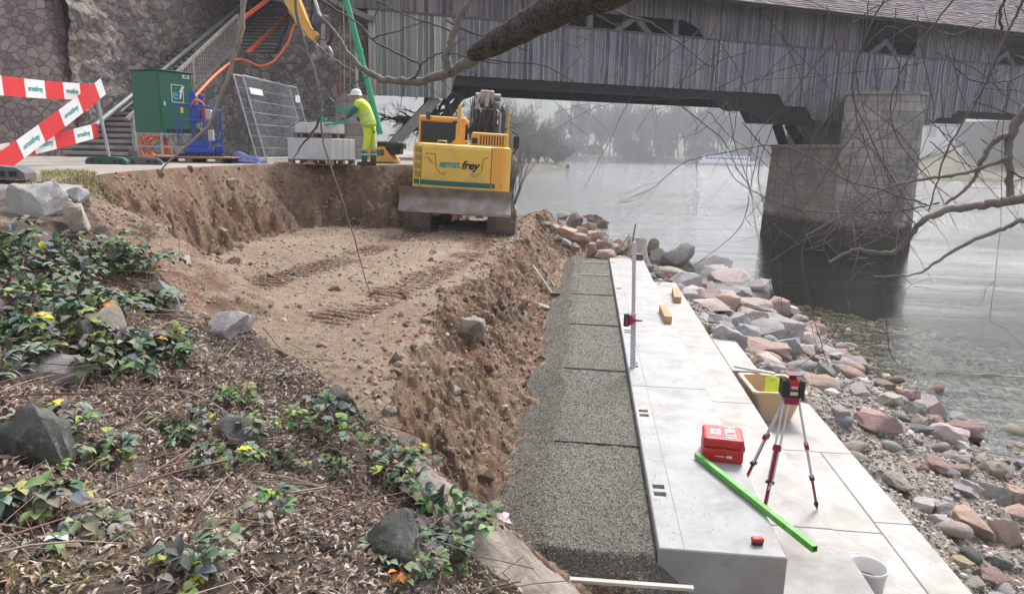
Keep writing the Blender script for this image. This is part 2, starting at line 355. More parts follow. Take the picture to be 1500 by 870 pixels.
def m_shore():
    n = NT('shore_gravel').set(.8, 0, .35)
    c = n.ramp(n.noise(2, 6, .7), [(.35, (.13,.11,.085)), (.65, (.28,.245,.19))])
    f, cc, d = stones_col(n, 22, 0, 0)
    g = n.mix(n.ramp(cc, [(.2, (.16,.14,.12)), (.5, (.34,.29,.25)), (.8, (.42,.40,.36))]), (.8,.8,.75), 0)
    c = n.mix(c, g, n.math('MULTIPLY', f, .85))
    sp = n.N('SeparateXYZ'); n.L(n.c, sp.inputs[0])   # bed painted dark green with depth, standing in for light absorbed by the water
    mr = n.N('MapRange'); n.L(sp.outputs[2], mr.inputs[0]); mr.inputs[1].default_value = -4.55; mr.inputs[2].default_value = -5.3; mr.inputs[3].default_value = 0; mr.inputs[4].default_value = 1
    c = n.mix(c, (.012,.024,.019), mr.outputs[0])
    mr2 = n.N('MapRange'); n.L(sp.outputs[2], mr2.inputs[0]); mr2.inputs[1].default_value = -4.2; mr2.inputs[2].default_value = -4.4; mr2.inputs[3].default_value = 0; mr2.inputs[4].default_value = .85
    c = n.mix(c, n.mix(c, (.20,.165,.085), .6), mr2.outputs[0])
    n.col(c); b = n.bump(d, -.8, .03); n.bump(n.noise(30, 5, .8), .6, .02, b); return n.m
def m_ledge():
    n = NT('sandy_ledge').set(.95, 0, .1); c = n.ramp(n.noise(2.5, 8, .72, .8), [(.35, (.17,.145,.115)), (.5, (.33,.29,.235)), (.7, (.45,.41,.35))]); c = n.mix(c, (.07,.055,.04), n.ramp(n.noise(9, 5, .8, 1), [(.62, 0.), (.68, .8)])); n.col(c)
    b = n.bump(n.noise(7, 8, .75, 1), .8, .05); n.bump(n.noise(60, 5, .8), .5, .008, b); return n.m
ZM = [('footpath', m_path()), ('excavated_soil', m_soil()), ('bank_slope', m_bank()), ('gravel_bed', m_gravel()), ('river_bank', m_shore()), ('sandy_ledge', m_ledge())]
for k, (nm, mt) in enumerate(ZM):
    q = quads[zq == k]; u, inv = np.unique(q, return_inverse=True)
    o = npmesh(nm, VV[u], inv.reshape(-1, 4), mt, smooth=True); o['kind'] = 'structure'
# ================================================================ WATER, FAR BANKS, HILL
def m_water():
    n = NT('river_water'); t = n.t; t.nodes.remove(n.b)
    fr = n.N('Fresnel'); fr.inputs['IOR'].default_value = 1.333
    tr = n.N('BsdfTransparent'); tr.inputs[0].default_value = (.66,.70,.60,1)
    gl = n.N('BsdfGlossy'); gl.inputs['Roughness'].default_value = .04; gl.inputs[0].default_value = (.97,1,1,1)
    mx = n.N('MixShader'); n.L(tr.outputs[0], mx.inputs[1]); n.L(gl.outputs[0], mx.inputs[2]); n.L(mx.outputs[0], n.out.inputs[0])
    geo = n.N('NewGeometry'); P = geo.outputs['Position']
    m1 = n.mapping((1, 2.4, 1), (0, 0, .12), P)
    small = n.noise(6.5, 4, .6, .4, m1); mid = n.noise(1.3, 3, .55, .3, n.mapping((1, 2.0, 1), (0, 0, .1), P))
    streak = n.ramp(n.noise(.16, 5, .6, .9, n.mapping((.22, 2.2, 1), (0, 0, .06), P)), [(.36, .30), (.60, 1.)])
    spw = n.N('SeparateXYZ'); n.L(P, spw.inputs[0]); lee = n.N('MapRange'); n.L(spw.outputs[1], lee.inputs[0]); lee.inputs[1].default_value = 34; lee.inputs[2].default_value = 62; lee.inputs[3].default_value = .30; lee.inputs[4].default_value = 2.2; streak = n.math('MULTIPLY', streak, lee.outputs[0])   # calm in the lee of the bank
    bp = n.N('Bump'); bp.inputs['Distance'].default_value = .05; n.L(n.math('MULTIPLY', small, streak), bp.inputs['Height']); bp.inputs['Strength'].default_value = .8
    b2 = n.N('Bump'); b2.inputs['Distance'].default_value = .25; b2.inputs['Strength'].default_value = .5; n.L(n.math('MULTIPLY', mid, streak), b2.inputs['Height']); n.L(bp.outputs[0], b2.inputs['Normal'])
    n.L(b2.outputs[0], gl.inputs['Normal']); n.L(b2.outputs[0], fr.inputs['Normal'])
    n.L(n.math('MINIMUM', n.math('MULTIPLY', fr.outputs[0], 1.08), 1.), mx.inputs[0]); return n.m
mb = MB(); mb.add([(-600, 4, WATER), (900, 4, WATER), (900, 900, WATER), (-600, 900, WATER)], [(0,1,2,3)])
tag(mb.build('water', m_water(), fix=False), None, None, kind='structure')
m_bed = pm('deep_bed', (.010,.022,.018), (.016,.03,.024), sc=.2, rough=.9)  # near-black green base colour imitates light lost in deep water
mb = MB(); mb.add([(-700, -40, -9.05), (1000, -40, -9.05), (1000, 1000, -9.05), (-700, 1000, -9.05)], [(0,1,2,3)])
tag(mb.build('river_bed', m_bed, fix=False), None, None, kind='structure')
# far land: one sheet per bank
def land(name, fn, x0, x1, y0, y1, nx, ny, m):
    xx, yy = np.meshgrid(np.linspace(x0, x1, nx), np.linspace(y0, y1, ny)); zz = fn(xx, yy)
    ii = np.arange(nx*ny).reshape(ny, nx); q = np.stack([ii[:-1,:-1], ii[:-1,1:], ii[1:,1:], ii[1:,:-1]], -1).reshape(-1, 4)
    o = npmesh(name, np.stack([xx, yy, zz], -1).reshape(-1, 3), q, m, smooth=True); o['kind'] = 'structure'; return o
m_far = NT('far_grass').set(.95, 0, .1); 
m_far.col(m_far.mix(m_far.ramp(m_far.noise(.03, 6, .65), [(.4, (.085,.085,.055)), (.6, (.15,.13,.09))]), (.27,.25,.22), m_far.ramp(m_far.noise(.7, 4, .7), [(.52, 0.), (.66, .6)]))); m_far = m_far.m
m_hill = NT('far_hill').set(.95, 0, .1)
m_hill.col(m_hill.ramp(m_hill.noise(.02, 6, .7), [(.4, (.05,.065,.05)), (.6, (.13,.14,.10))])); m_hill = m_hill.m
def f_farbank(x, y):
    return WATER - 1 + 3.2*sstep((y-(318+8*np.sin(x*.03)) )/14) + 3*sstep((y-360)/80) + fbm(x*.2, y*.2, 3)*.5
land('far_bank', f_farbank, -260, 420, 308, 560, 180, 60, m_far)
def f_hill(x, y):
    base = np.interp(x, [-700,-200,-60,60,170,300,700], [70,85,95,92,84,70,60])
    return -2 + base*sstep((y-430)/320) + fbm(x*.012, y*.012, 4)*16*sstep((y-450)/150)
land('far_hill', f_hill, -800, 900, 420, 900, 120, 50, m_hill)
# right bank (grassy, beyond the pier) and the wooded spit on the left
def f_right(x, y):
    # shore line runs from (62,150) away and right
    s = (y - 152) - .1*(x-80); s2 = (x - (62+ (y-150)*.13))
    d = np.minimum(s, s2*1.2)
    return WATER - 1 + 1.8*sstep((d+2)/4) + 6.5*sstep((d-6)/32) + fbm(x*.3, y*.3, 3)*.35
land('right_bank', f_right, 50, 300, 146, 310, 140, 120, m_far)
def f_spit(x, y):
    d = 22 - np.hypot((x+26)/1.0, (y-190)/1.9)
    d = np.maximum(d, 30-np.hypot(x+70, y-200)*.7)
    return WATER - 1 + 2.2*sstep((d+3)/6) + fbm(x*.4, y*.4, 3)*.3
land('wooded_spit', f_spit, -130, -6, 130, 260, 100, 90, m_far)
# ================================================================ CONCRETE STEPS
def m_concrete(name, a, b, stain=.5):
    n = NT(name).set(.62, 0, .35)
    c = n.mix(a, b, n.ramp(n.noise(1.1, 6, .6, .5), [(.35, 0.), (.65, 1.)]))
    c = n.mix(c, tuple(x*.82 for x in a), n.ramp(n.noise(3.1, 8, .75, .2), [(.45, 0.), (.7, 1.)]))
    c = n.mix(c, tuple(x*.62 for x in a), n.ramp(n.noise(1.1, 9, .75, .3), [(.56, 0.), (.74, .55)]))
    c = n.mix(c, (.33,.26,.18), n.ramp(n.noise(1.7, 3, .5), [(.60, 0.), (.74, stain*.8)]))
    c = n.mix(c, (.16,.15,.14), n.ramp(n.noise(55, 2), [(.76, 0.), (.8, .6)]))
    n.col(c); n.L(n.ramp(n.noise(2.3, 5), [(.3, .42), (.7, .75)]), n.b.inputs['Roughness'])
    b = n.bump(n.noise(60, 6, .7), .12, .004); n.bump(n.noise(3, 4), .15, .01, b); return n.m
MC_TOP = m_concrete('cast_concrete', (.285,.29,.285), (.365,.37,.36)); MC_WARM = m_concrete('cast_concrete_warm', (.305,.295,.265), (.385,.372,.34), .35)
MC_LOW = m_concrete('cast_concrete_pale', (.32,.31,.28), (.395,.385,.355), .3)
M_DARK = pm('dark_recess', (.03,.03,.035), rough=.8)
def block(name, x0, x1, y0, y1, zt, h, m, pockets=(), bev=.008):
    mb = MB(); xs = sorted({x0, x1, *[p[0] for p in pockets], *[p[1] for p in pockets]}); ys = sorted({y0, y1, *[p[2] for p in pockets], *[p[3] for p in pockets]})
    g = .0025; ox, oy, oz = (x0+x1)/2, (y0+y1)/2, zt-h
    for i in range(len(xs)-1):
        for j in range(len(ys)-1):
            a, b, c, d = xs[i]-ox, xs[i+1]-ox, ys[j]-oy, ys[j+1]-oy
            if i == 0: a += g+bev
            if i == len(xs)-2: b -= g+bev
            if j == 0: c += g+bev
            if j == len(ys)-2: d -= g+bev
            hole = any(abs(xs[i]-p[0]) < 1e-6 and abs(ys[j]-p[2]) < 1e-6 for p in pockets)
            if not hole: mb.add([(a,c,h),(b,c,h),(b,d,h),(a,d,h)], [(0,1,2,3)])
            else:
                q = h-.07; mb.add([(a,c,q),(b,c,q),(b,d,q),(a,d,q),(a,c,h),(b,c,h),(b,d,h),(a,d,h)], [(0,1,2,3),(0,4,5,1),(1,5,6,2),(2,6,7,3),(3,7,4,0)])
    X0, X1, Y0, Y1 = x0-ox+g, x1-ox-g, y0-oy+g, y1-oy-g; e = bev
    t = [(X0+e,Y0+e,h),(X1-e,Y0+e,h),(X1-e,Y1-e,h),(X0+e,Y1-e,h)]; s_ = [(X0,Y0,h-e),(X1,Y0,h-e),(X1,Y1,h-e),(X0,Y1,h-e)]; b_ = [(X0,Y0,0),(X1,Y0,0),(X1,Y1,0),(X0,Y1,0)]
    mb.add(t+s_+b_, [(0,4,5,1),(1,5,6,2),(2,6,7,3),(3,7,4,0),(4,8,9,5),(5,9,10,6),(6,10,11,7),(7,11,8,4),(8,11,10,9)])
    o = mb.build(name, m, loc=(ox, oy, oz), fix=False); return o
def pk(yc, dy=.07): return [(.575, .665, yc+.025, yc+.025+dy), (.575, .665, yc-.025-dy, yc-.025)]
GS = 'precast concrete seating steps'
tops = [(4.25, 7.53, pk(5.07)+pk(6.7), 'nearest block of the raised top step, its grey end face showing, red case on it'),
        (7.53, 11.1, pk(8.32)+pk(9.95), 'top step block carrying the upright measuring staff'),
        (11.1, 14.6, pk(13.2, .05), 'top step block beside the far timber offcuts, third from the near end'),
        (14.6, 17.1, pk(16.4, .04), 'farthest block of the raised top step, beside the heap of broken red rock')]
for y0, y1, p, lb in tops:
    o = block('concrete_step_block', .54, 1.35, y0, y1, -2.5, .62, MC_TOP, p); tag(o, lb, 'concrete step', GS)
    mb = MB(); mb.box((.704-.945, y0-(y0+y1)/2+.02, .62), (.709-.945, y1-(y0+y1)/2-.02, .6212)); mb.build('joint_line', pm('joint_line', (.22,.21,.2)), o)
sec = [(3.0, 5.41, 'middle step slab nearest the viewer, green batten overhanging it'), (5.41, 8.3, 'middle step slab with two tripod feet on it'), (8.3, 11.76, 'middle step slab beside the mortar tub and the short flush slab'),
       (11.76, 14.4, 'middle step slab with a timber offcut lying on its near end'), (14.4, 16.3, 'farthest middle step slab, ending against the riprap boulders')]
for y0, y1, lb in sec: tag(block('concrete_step_block', 1.35, 2.05, y0, y1, -2.9, .5, MC_WARM), lb, 'concrete step', GS)
tag(block('concrete_step_block', 2.05, 2.42, 9.62, 11.45, -2.9, .5, MC_LOW), 'short pale slab flush with the middle step, below the grey boulders', 'concrete step', GS)
low = [(2.05,3.05,7.8,9.62,'low pale slab under the mortar tub'),(2.05,2.70,6.05,7.8,'low inner slab with the damp patch and the third tripod foot'),(2.70,3.05,6.25,7.8,'low outer edge slab along the pebbles, beyond the tripod'),
       (2.05,2.70,2.6,6.05,'low inner slab under the white bucket'),(2.70,3.05,2.6,6.25,'low outer edge slab nearest the viewer beside the orange boulders')]
for x0, x1, y0, y1, lb in low: tag(block('concrete_step_block', x0, x1, y0, y1, -3.25, .5, MC_LOW if x0 > 2.5 else MC_WARM), lb, 'concrete step', GS)
# ================================================================ COVERED BRIDGE
BO = Vector((7.49, 36.33, 0)); BU = Vector((.892, .452, 0)).normalized(); BROT = math.atan2(BU.y, BU.x); BN = Vector((-BU.y, BU.x, 0))
def bw(s, off, z): return BO + BU*s + BN*off + Vector((0, 0, z))
bridge = thing('covered_bridge', 'long weathered timber covered bridge with board siding and shingled roof over the river', 'bridge', BO, BROT)
def m_boards(name, cols, streak, white=.0):
    n = NT(name).set(.85, 0, .25); t = n.attr()
    base = n.ramp(n.noise(.35, 4, .6), cols)
    c = n.mix(base, n.mix((.40,.40,.44), (1.75,1.72,1.66), t), 1, 'MULTIPLY')
    g = n.noise(1.2, 8, .75, .3, n.mapping((9, 9, .55)))
    c = n.mix(c, streak, n.ramp(g, [(.5, 0.), (.72, .6)]))
    c = n.mix(c, (.03,.03,.035), n.ramp(n.noise(1.0, 7, .7, 0, n.mapping((14, 14, .9))), [(.56, 0.), (.7, .7)]))
    n.col(c); n.bump(g, .5, .02); return n.m
M_SIDE = m_boards('grey_boards', [(.3, (.125,.13,.155)), (.5, (.19,.195,.215)), (.7, (.235,.23,.22))], (.50,.49,.48))
M_SIDEL = m_boards('greenish_boards', [(.3, (.20,.22,.20)), (.6, (.27,.29,.265))], (.42,.45,.42))
M_UP = m_boards('dark_boards', [(.3, (.10,.088,.105)), (.5, (.155,.14,.15)), (.7, (.20,.18,.18))], (.42,.39,.39))
M_BEAM = pm('tarred_timber', (.010,.009,.009), (.02,.018,.017), sc=2, rough=.85)
def boards(name, s0, s1, zb, zt, off, mat_, wid=.24, split=None, tmul=1.):
    V = []; F = []; T = []; s = s0; k = 0
    def addbox(a, b, o0, o1, z0a, z0b, z1, t):
        i = len(V); V.extend([(a,o0,z0a),(b,o0,z0b),(b,o1,z0b),(a,o1,z0a),(a,o0,z1),(b,o0,z1),(b,o1,z1),(a,o1,z1)]); T.extend([(t, t, t*1.02)]*8)
        F.extend([[i,i+3,i+2,i+1],[i+4,i+5,i+6,i+7],[i,i+1,i+5,i+4],[i+1,i+2,i+6,i+5],[i+2,i+3,i+7,i+6],[i+3,i,i+4,i+7]])
    while s < s1:
        e = min(s+wid, s1); a, b = zb(s+.002), zb(e-.002)
        if a is not None and b is not None and a < zt-.05 and b < zt-.05:
            t = random.random()*.75
            addbox(s, e-.012, off+random.uniform(-.008, .008), off+.05, a-random.uniform(0, .03), b-random.uniform(0, .03), zt, t)
            tb = random.choice([.45, .6, .75, .9]) if random.random() > .07 else 2.6
            addbox(e-.035, e+.022, off-.032, off-.012, b-random.uniform(0, .05), b-random.uniform(0, .05), zt-.01, tb*tmul)
        s = e
    return npmesh(name, np.array(V), np.array(F), mat_, tint=np.array(T), parent=bridge)
def zlow(s): return float(np.interp(s, [-18.2,-14.95,-14.75,1.75,2.02,3.47,3.9,12.0,12.5,13.4,13.85,40], [2.0,2.0,2.93,2.93,2.39,2.39,1.75,1.78,2.2,2.2,2.61,2.6]))
boards('lower_siding', -14.9, 40, zlow, 5.14, 0, M_SIDE); boards('end_siding', -18.2, -14.9, zlow, 5.14, 0.0, M_SIDEL)
def zup(s):
    if -9.6 < s < -2.8: return float(np.interp(s, [-9.6,-9.35,-3.98,-3.15,-2.8], [5.2,5.87,5.9,5.62,5.2]))
    if 6.6 < s < 10.2: return 9.
    if 16.6 < s < 22: return float(np.interp(s, [16.6,17.6], [5.9,6.6]))
    return 5.2
boards('upper_siding', -22, 6.62, zup, 6.95, .10, M_UP); boards('upper_siding', 10.18, 40, zup, 6.95, .10, M_UP)
mb = MB(); mb.box((-18.2, -.06, 5.13), (40, .16, 5.20)); mb.build('cornice_rail', pm('rail_board', (.10,.095,.10)), bridge)
# inside: deck, posts, braces, far siding, ceiling
mb = MB(); mb.box((-22, .3, 2.96), (40, 5.2, 3.12)); mb.build('deck', M_BEAM, bridge)
M_INS = pm('inside_boards', (.055,.05,.048), (.035,.03,.03), sc=2)
mb = MB(); mb.box((-22, 5.3, 2.6), (40, 5.4, 6.9)); mb.build('far_siding', M_INS, bridge)
M_POST = pm('truss_timber', (.17,.165,.185), (.12,.12,.14), sc=4)
for s in (-20, -16, -12.3, -8.53, -4.17, 0, 4.2, 11.2, 15.4, 19.6, 23.8, 28):
    mb = MB(); mb.box((s-.13, .35, 3.1), (s+.13, .6, 6.9)); mb.build('truss_post', M_POST, bridge)
for s in (-6.35, 8.5, 17.5):
    mb = MB(); mb.bar((s-1.3, .5, 4.9), (s+.1, .5, 5.9), .22, .26); mb.bar((s+1.2, .5, 4.9), (s+.1, .52, 5.9), .22, .26); mb.build('truss_brace', M_POST, bridge)
# roof
M_ROOF = NT('shingles').set(.9, 0, .2); _n = M_ROOF; bt = _n.N('TexBrick'); bt.inputs['Scale'].default_value = 1; bt.inputs['Brick Width'].default_value = .28; bt.inputs['Row Height'].default_value = .19; bt.inputs['Mortar Size'].default_value = .018
bt.inputs['Color1'].default_value = (.13,.105,.11,1); bt.inputs['Color2'].default_value = (.24,.19,.195,1); bt.inputs['Mortar'].default_value = (.035,.03,.03,1)
_n.L(_n.mapping((1, 1, 1.0)), bt.inputs[0]); _n.col(_n.mix(bt.outputs[0], (.17,.165,.16), _n.ramp(_n.noise(1.3, 6, .7), [(.5, 0.), (.7, .6)]))); M_ROOF = _n.m
V = []; F = []; T = []
ncr = 26; e0, z0, e1, z1 = -.95, 6.72, 3.1, 10.0
for i in range(ncr):
    a, b = i/ncr, (i+1)/ncr; ya, yb = e0+(e1-e0)*a, e0+(e1-e0)*b; za, zb_ = z0+(z1-z0)*a+.035, z0+(z1-z0)*b+.0
    s = -24.
    while s < 40:
        L = random.uniform(.35, .6); j = random.uniform(-.012, .012); d = random.uniform(-.015, .02); k = len(V)
        V += [(s,ya+d,za+j),(s+L,ya+d,za+j),(s+L,yb,zb_+j),(s,yb,zb_+j),(s,ya+d,za-.045),(s+L,ya+d,za-.045)]; F += [[k,k+1,k+2,k+3],[k+4,k+5,k+1,k]]; t = random.random(); T += [(t,t,t)]*6; s += L
nt_ = NT('roof_shingles').set(.9, 0, .2); nt_.col(nt_.mix(nt_.mix((.115,.10,.105), (.27,.225,.225), nt_.attr()), (.16,.16,.15), nt_.ramp(nt_.noise(1.2, 6, .7), [(.5, 0.), (.7, .6)]))); nt_.bump(nt_.noise(12, 5), .5, .02)
roof = npmesh('roof', np.array(V), np.array(F), nt_.m, tint=np.array(T), parent=bridge)
mb = MB(); mb.add([(-24,e0,z0-.05),(40,e0,z0-.05),(40,e1,z1-.05),(-24,e1,z1-.05),(-24,7.2,z0-.05),(40,7.2,z0-.05)], [(0,3,2,1),(3,4,5,2)]); mb.box((-24, e0+.02, z0-.16), (40, e0+.08, z0-.052)); mb.build('roof_boarding', M_BEAM, bridge)
# bearers under the siding
mb = MB(); mb.prism([(-14.95,2.93),(-14.6,2.93),(3,2.93),(3,2.56),(-15.1,2.52)], 'y', .06, .5); mb.box((-14.9, 4.6, 2.5), (3, 5.1, 2.93)); mb.build('bearer', M_BEAM, bridge)
mb = MB(); mb.prism([(-1.95,2.555),(4.2,2.555),(4.2,2.05),(-1.1,2.05)], 'y', .07, .55); mb.build('bearer', M_BEAM, bridge)
mb = MB(); mb.prism([(-.1,2.045),(4.2,2.045),(4.2,1.5),(.3,1.5)], 'y', .08, .6); mb.build('bearer', M_BEAM, bridge)
mb = MB(); mb.box((13.7, .06, 2.28), (40, .5, 2.61)); mb.prism([(9,2.28),(14.8,2.28),(14.4,1.9),(9,1.9)], 'y', .07, .5); mb.build('bearer', M_BEAM, bridge)
for a, b in (((3.5,2.1,1.6),(4.1,2.1,.5)), ((4.1,1.9,1.6),(5.2,1.9,.5)), ((4.2,.9,1.7),(5.0,.9,.5))):
    mb = MB(); mb.bar(a, b, .34, .36); mb.build('strut', M_BEAM if a[1] > 1 else M_POST, bridge)
mb = MB(); mb.bar((-15.4,.4,2.0), (-17.2,.5,.1), .45, .4); mb.build('strut', pm('strut_grey', (.25,.24,.22)), bridge)
mb = MB(); mb.bar((-13.9,.5,2.75), (-14.9,.5,1.95), .22, .2); mb.build('strut', M_BEAM, bridge)
# far bridge piers further right
# ---- masonry
def m_ashlar(name, w_=.9, h_=.36, c1=(.27,.245,.215), c2=(.38,.35,.31), wet=None, dark=(.16,.15,.14), bw_=True):
    n = NT(name).set(.9, 0, .2)
    sp = n.N('SeparateXYZ'); n.L(n.c, sp.inputs[0]); cb = n.N('CombineXYZ'); n.L(n.math('ADD', sp.outputs[0], n.math('MULTIPLY', sp.outputs[1], -.9)), cb.inputs[0]); n.L(sp.outputs[2], cb.inputs[1])
    bt = n.N('TexBrick'); bt.inputs['Scale'].default_value = 1; bt.inputs['Brick Width'].default_value = w_; bt.inputs['Row Height'].default_value = h_; bt.inputs['Mortar Size'].default_value = .018; bt.inputs['Mortar Smooth'].default_value = .3; bt.squash = 1.3
    bt.inputs['Color1'].default_value = (*c1, 1); bt.inputs['Color2'].default_value = (*c2, 1); bt.inputs['Mortar'].default_value = (.17,.16,.145,1); n.L(cb.outputs[0], bt.inputs[0])
    c = n.mix(n.mix(bt.outputs[0], n.mix((.6,.58,.55), (1.35,1.3,1.25), n.noise(1.6, 6, .7)), 1, 'MULTIPLY'), dark, n.ramp(n.noise(.55, 8, .75, 0, n.mapping((1.6,1.6,.6))), [(.46, 0.), (.64, .9)]))
    c = n.mix(c, (.46,.44,.40), n.ramp(n.noise(2.5, 6, .7), [(.6, 0.), (.72, .5)]))
    if wet is not None:
        f = n.math('ADD', sp.outputs[2], n.math('MULTIPLY', n.noise(.8, 5, .6), 1.1)); mr = n.N('MapRange'); n.L(f, mr.inputs[0]); mr.inputs[1].default_value = wet; mr.inputs[2].default_value = wet+.4; mr.inputs[3].default_value = 1; mr.inputs[4].default_value = 0
        moss = n.mix((.028,.028,.02), (.075,.07,.055), n.noise(9, 5, .7)); c = n.mix(c, moss, mr.outputs[0])
    n.col(c); b = n.bump(bt.outputs[1], -.6, .03); n.bump(n.noise(12, 7, .75), .6, .03, b); return n.m
pier = thing('bridge_pier', 'tall ashlar stone pier with cutwater standing in the river under the covered bridge', 'bridge pier', BO, BROT)
M_PIER = m_ashlar('pier_ashlar', .95, .30, (.23,.205,.175), (.33,.30,.26), wet=-2.8); M_TOW = m_ashlar('tower_ashlar', .8, .42, (.25,.24,.22), (.36,.345,.32), wet=-2.8, dark=(.10,.10,.095))
def taper(poly0, z0, poly1, z1, cap=True):
    mb = MB(); n = len(poly0); vs_ = [(*p, z0) for p in poly0] + [(*p, z1) for p in poly1]
    return mb.add(vs_, [tuple(range(n, 2*n))] + [(i, (i+1) % n, n+(i+1) % n, n+i) for i in range(n)])
taper([(3.7,-2.5),(3.1,2.5),(6.4,6.2),(8.2,6.2),(8.2,-2.5)], -9, [(3.9,-2.2),(3.55,2.35),(6.5,5.8),(7.9,5.8),(7.9,-2.2)], .42).build('shaft', M_PIER, pier)
mb = MB(); mb.prism([(3.8,-2.25),(3.45,2.4),(6.45,5.9),(7.95,5.9),(7.95,-2.25)], 'z', .42, .56); mb.build('coping', pm('coping', (.3,.28,.25), rough=.9), pier)
taper([(5.7,0),(3.45,-2.5),(3.85,-3.1),(5.75,-4.45),(7.2,-3.9),(7.9,-2.5),(7.9,0)], -9, [(5.9,0),(3.8,-2.05),(4.2,-2.6),(6.05,-4.1),(7.0,-3.7),(7.5,-2.2),(7.5,0)], 2.86).build('cutwater', M_TOW, pier)
mb = MB(); mb.prism([(5.85,-.05),(3.7,-2.08),(4.15,-2.68),(6.05,-4.2),(7.08,-3.76),(7.6,-2.2),(7.6,-.05)], 'z', 2.86, 3.02); mb.build('capstone', pm('capstone', (.30,.29,.27), (.2,.2,.18), rough=.9), pier)
mb = MB(); mb.prism([(4.7,.7),(6.6,.7),(6.6,3.6),(5.2,3.2)], 'z', .555, 2.0); mb.build('bearing_block', M_PIER, pier)
# abutment on the left bank
ab = MB(); ab.prism([(-18.2,-.2),(-26,-.2),(-26,5.4),(-18.2,5.4)], 'z', -3, 1.98)
tag(ab.build('bridge_abutment', M_TOW, loc=BO), 'dark stone abutment carrying the left end of the covered bridge', 'abutment').rotation_euler = (0, 0, BROT)
# ================================================================ STONE WALLS AND STAIR
def m_rubble(name, sc, c1, c2, mortar, lichen=0., rust=0., str_=1.):
    n = NT(name).set(.93, 0, .15); co = n.mapping((1, 1, 1.25)); wob = n.N('Mix'); wob.data_type = 'RGBA'; wob.blend_type = 'ADD'; wob.inputs[0].default_value = .12
    nz = n.N('TexNoise'); nz.inputs['Scale'].default_value = 2.2; n.L(co, nz.inputs[0]); n.L(co, wob.inputs[6]); n.L(nz.outputs['Color'], wob.inputs[7]); co = wob.outputs[2]
    d = n.vor(sc, 'DISTANCE_TO_EDGE', 'Distance', co, .9); cc = n.vor(sc, 'F1', 'Color', co, .9)
    c = n.ramp(cc, [(.2, c1), (.8, c2)]); c = n.mix(c, n.mix((.6,.6,.6), (1.3,1.3,1.3), n.noise(5, 7, .75)), 1, 'MULTIPLY')
    c = n.mix(mortar, c, n.math('MAXIMUM', n.ramp(d, [(.0, 0.), (.07, 1.)]), n.ramp(n.noise(3.7, 6, .8), [(.45, 0.), (.62, 1.)])))
    if lichen: c = n.mix(c, (.52,.53,.49), n.math('MULTIPLY', n.ramp(n.noise(6, 6, .8), [(.56, 0.), (.62, 1.)]), n.ramp(n.noise(.5, 3), [(.45, 0.), (.6, lichen)])))
    if rust: c = n.mix(c, (.30,.22,.11), n.ramp(n.noise(.6, 5, .7), [(.55, 0.), (.7, rust)]))
    n.col(c); b = n.bump(n.ramp(d, [(0, 0.), (.12, 1.)]), str_*.7, .05); b2 = n.bump(n.noise(3, 8, .75), .8, .12, b); n.bump(n.noise(22, 6, .8), .7, .02, b2); return n.m
M_W1 = m_rubble('purple_rubble', 3.6, (.27,.20,.18), (.42,.335,.30), (.15,.12,.11))
M_W2 = m_rubble('rough_wall', 2.9, (.20,.175,.16), (.33,.285,.255), (.18,.155,.135), lichen=1., rust=.6)
M_W3 = m_rubble('dark_wall', 3.2, (.12,.11,.10), (.23,.21,.19), (.08,.073,.068), lichen=.35, rust=.25)
mb = MB(); mb.add([(-45,18.9,-.6),(-14.35,18.9,-.6),(-14.35,19.4,-.6),(-45,19.4,-.6),(-45,19.3,9),(-15.85,19.3,9),(-15.85,20.2,9),(-45,20.2,9)], [(0,1,5,4),(1,2,6,5),(4,5,6,7)])
tag(mb.build('stone_wall', M_W1), 'battered wall of purple polygonal stone at the far left behind the red and white tape', 'wall')
# rough left wall with real relief
def relief_wall(name, p, q, zlo, zhi, nx, nz, m, amp=.26, top=None):
    p, q = Vector((*p, 0)), Vector((*q, 0)); d = q-p; L = d.length; d.normalize(); nn = Vector((d.y, -d.x, 0))
    ss, zz = np.meshgrid(np.linspace(0, L, nx), np.linspace(0, 1, nz)); zt = np.full_like(ss, zhi) if top is None else np.interp(ss/L, [a for a, b in top], [b for a, b in top]); Zc = zlo + (zt-zlo)*zz
    D = fbm(ss*1.1+p.x, Zc*1.4, 6, .6)*amp*(1-.0*zz) ; Xc = p.x+d.x*ss+nn.x*D; Yc = p.y+d.y*ss+nn.y*D
    V = np.stack([Xc, Yc, Zc], -1).reshape(-1, 3); ii = np.arange(nx*nz).reshape(nz, nx); F = np.stack([ii[:-1,:-1], ii[:-1,1:], ii[1:,1:], ii[1:,:-1]], -1).reshape(-1, 4)
    # top and back
    k = len(V); back = V[(nz-1)*nx:].copy(); back[:, 0] -= nn.x*.9; back[:, 1] -= nn.y*.9; b0 = back.copy(); b0[:, 2] = zlo
    V = np.vstack([V, back, b0]); F = np.vstack([F, [[(nz-1)*nx+i, (nz-1)*nx+i+1, k+i+1, k+i] for i in range(nx-1)], [[k+i, k+i+1, k+nx+i+1, k+nx+i] for i in range(nx-1)]])
    return npmesh(name, V, F, m, smooth=True)
o = relief_wall('stone_wall', (-14.5, 19.2), (-14.5, 46), -.6, 6.1, 520, 160, M_W2)
tag(o, 'high rough stone wall with pale lichen rising beside the stair', 'wall')
V0 = MB(); y = 19.2
while y < 45:
    L = random.uniform(.9, 1.6); V0.bbox((-14.95, y, 6.08), (-14.32, y+L-.03, 6.36), .04); y += L
V0.build('coping', pm('wall_coping', (.33,.31,.26), (.16,.17,.08), sc=1.5, rough=.95, bump=.6, bsc=12), o)
o = relief_wall('stone_wall', (-12.35, 24.75), (-8.75, 28.5), -.6, 5, 220, 130, M_W3, .14, [(0,3.15),(.30,3.2),(.37,3.9),(.44,4.6),(.53,5.5),(.68,5.1),(1,4.7)])
tag(o, 'dark retaining wall behind the mesh fence and the worker, running to the bridge', 'wall')
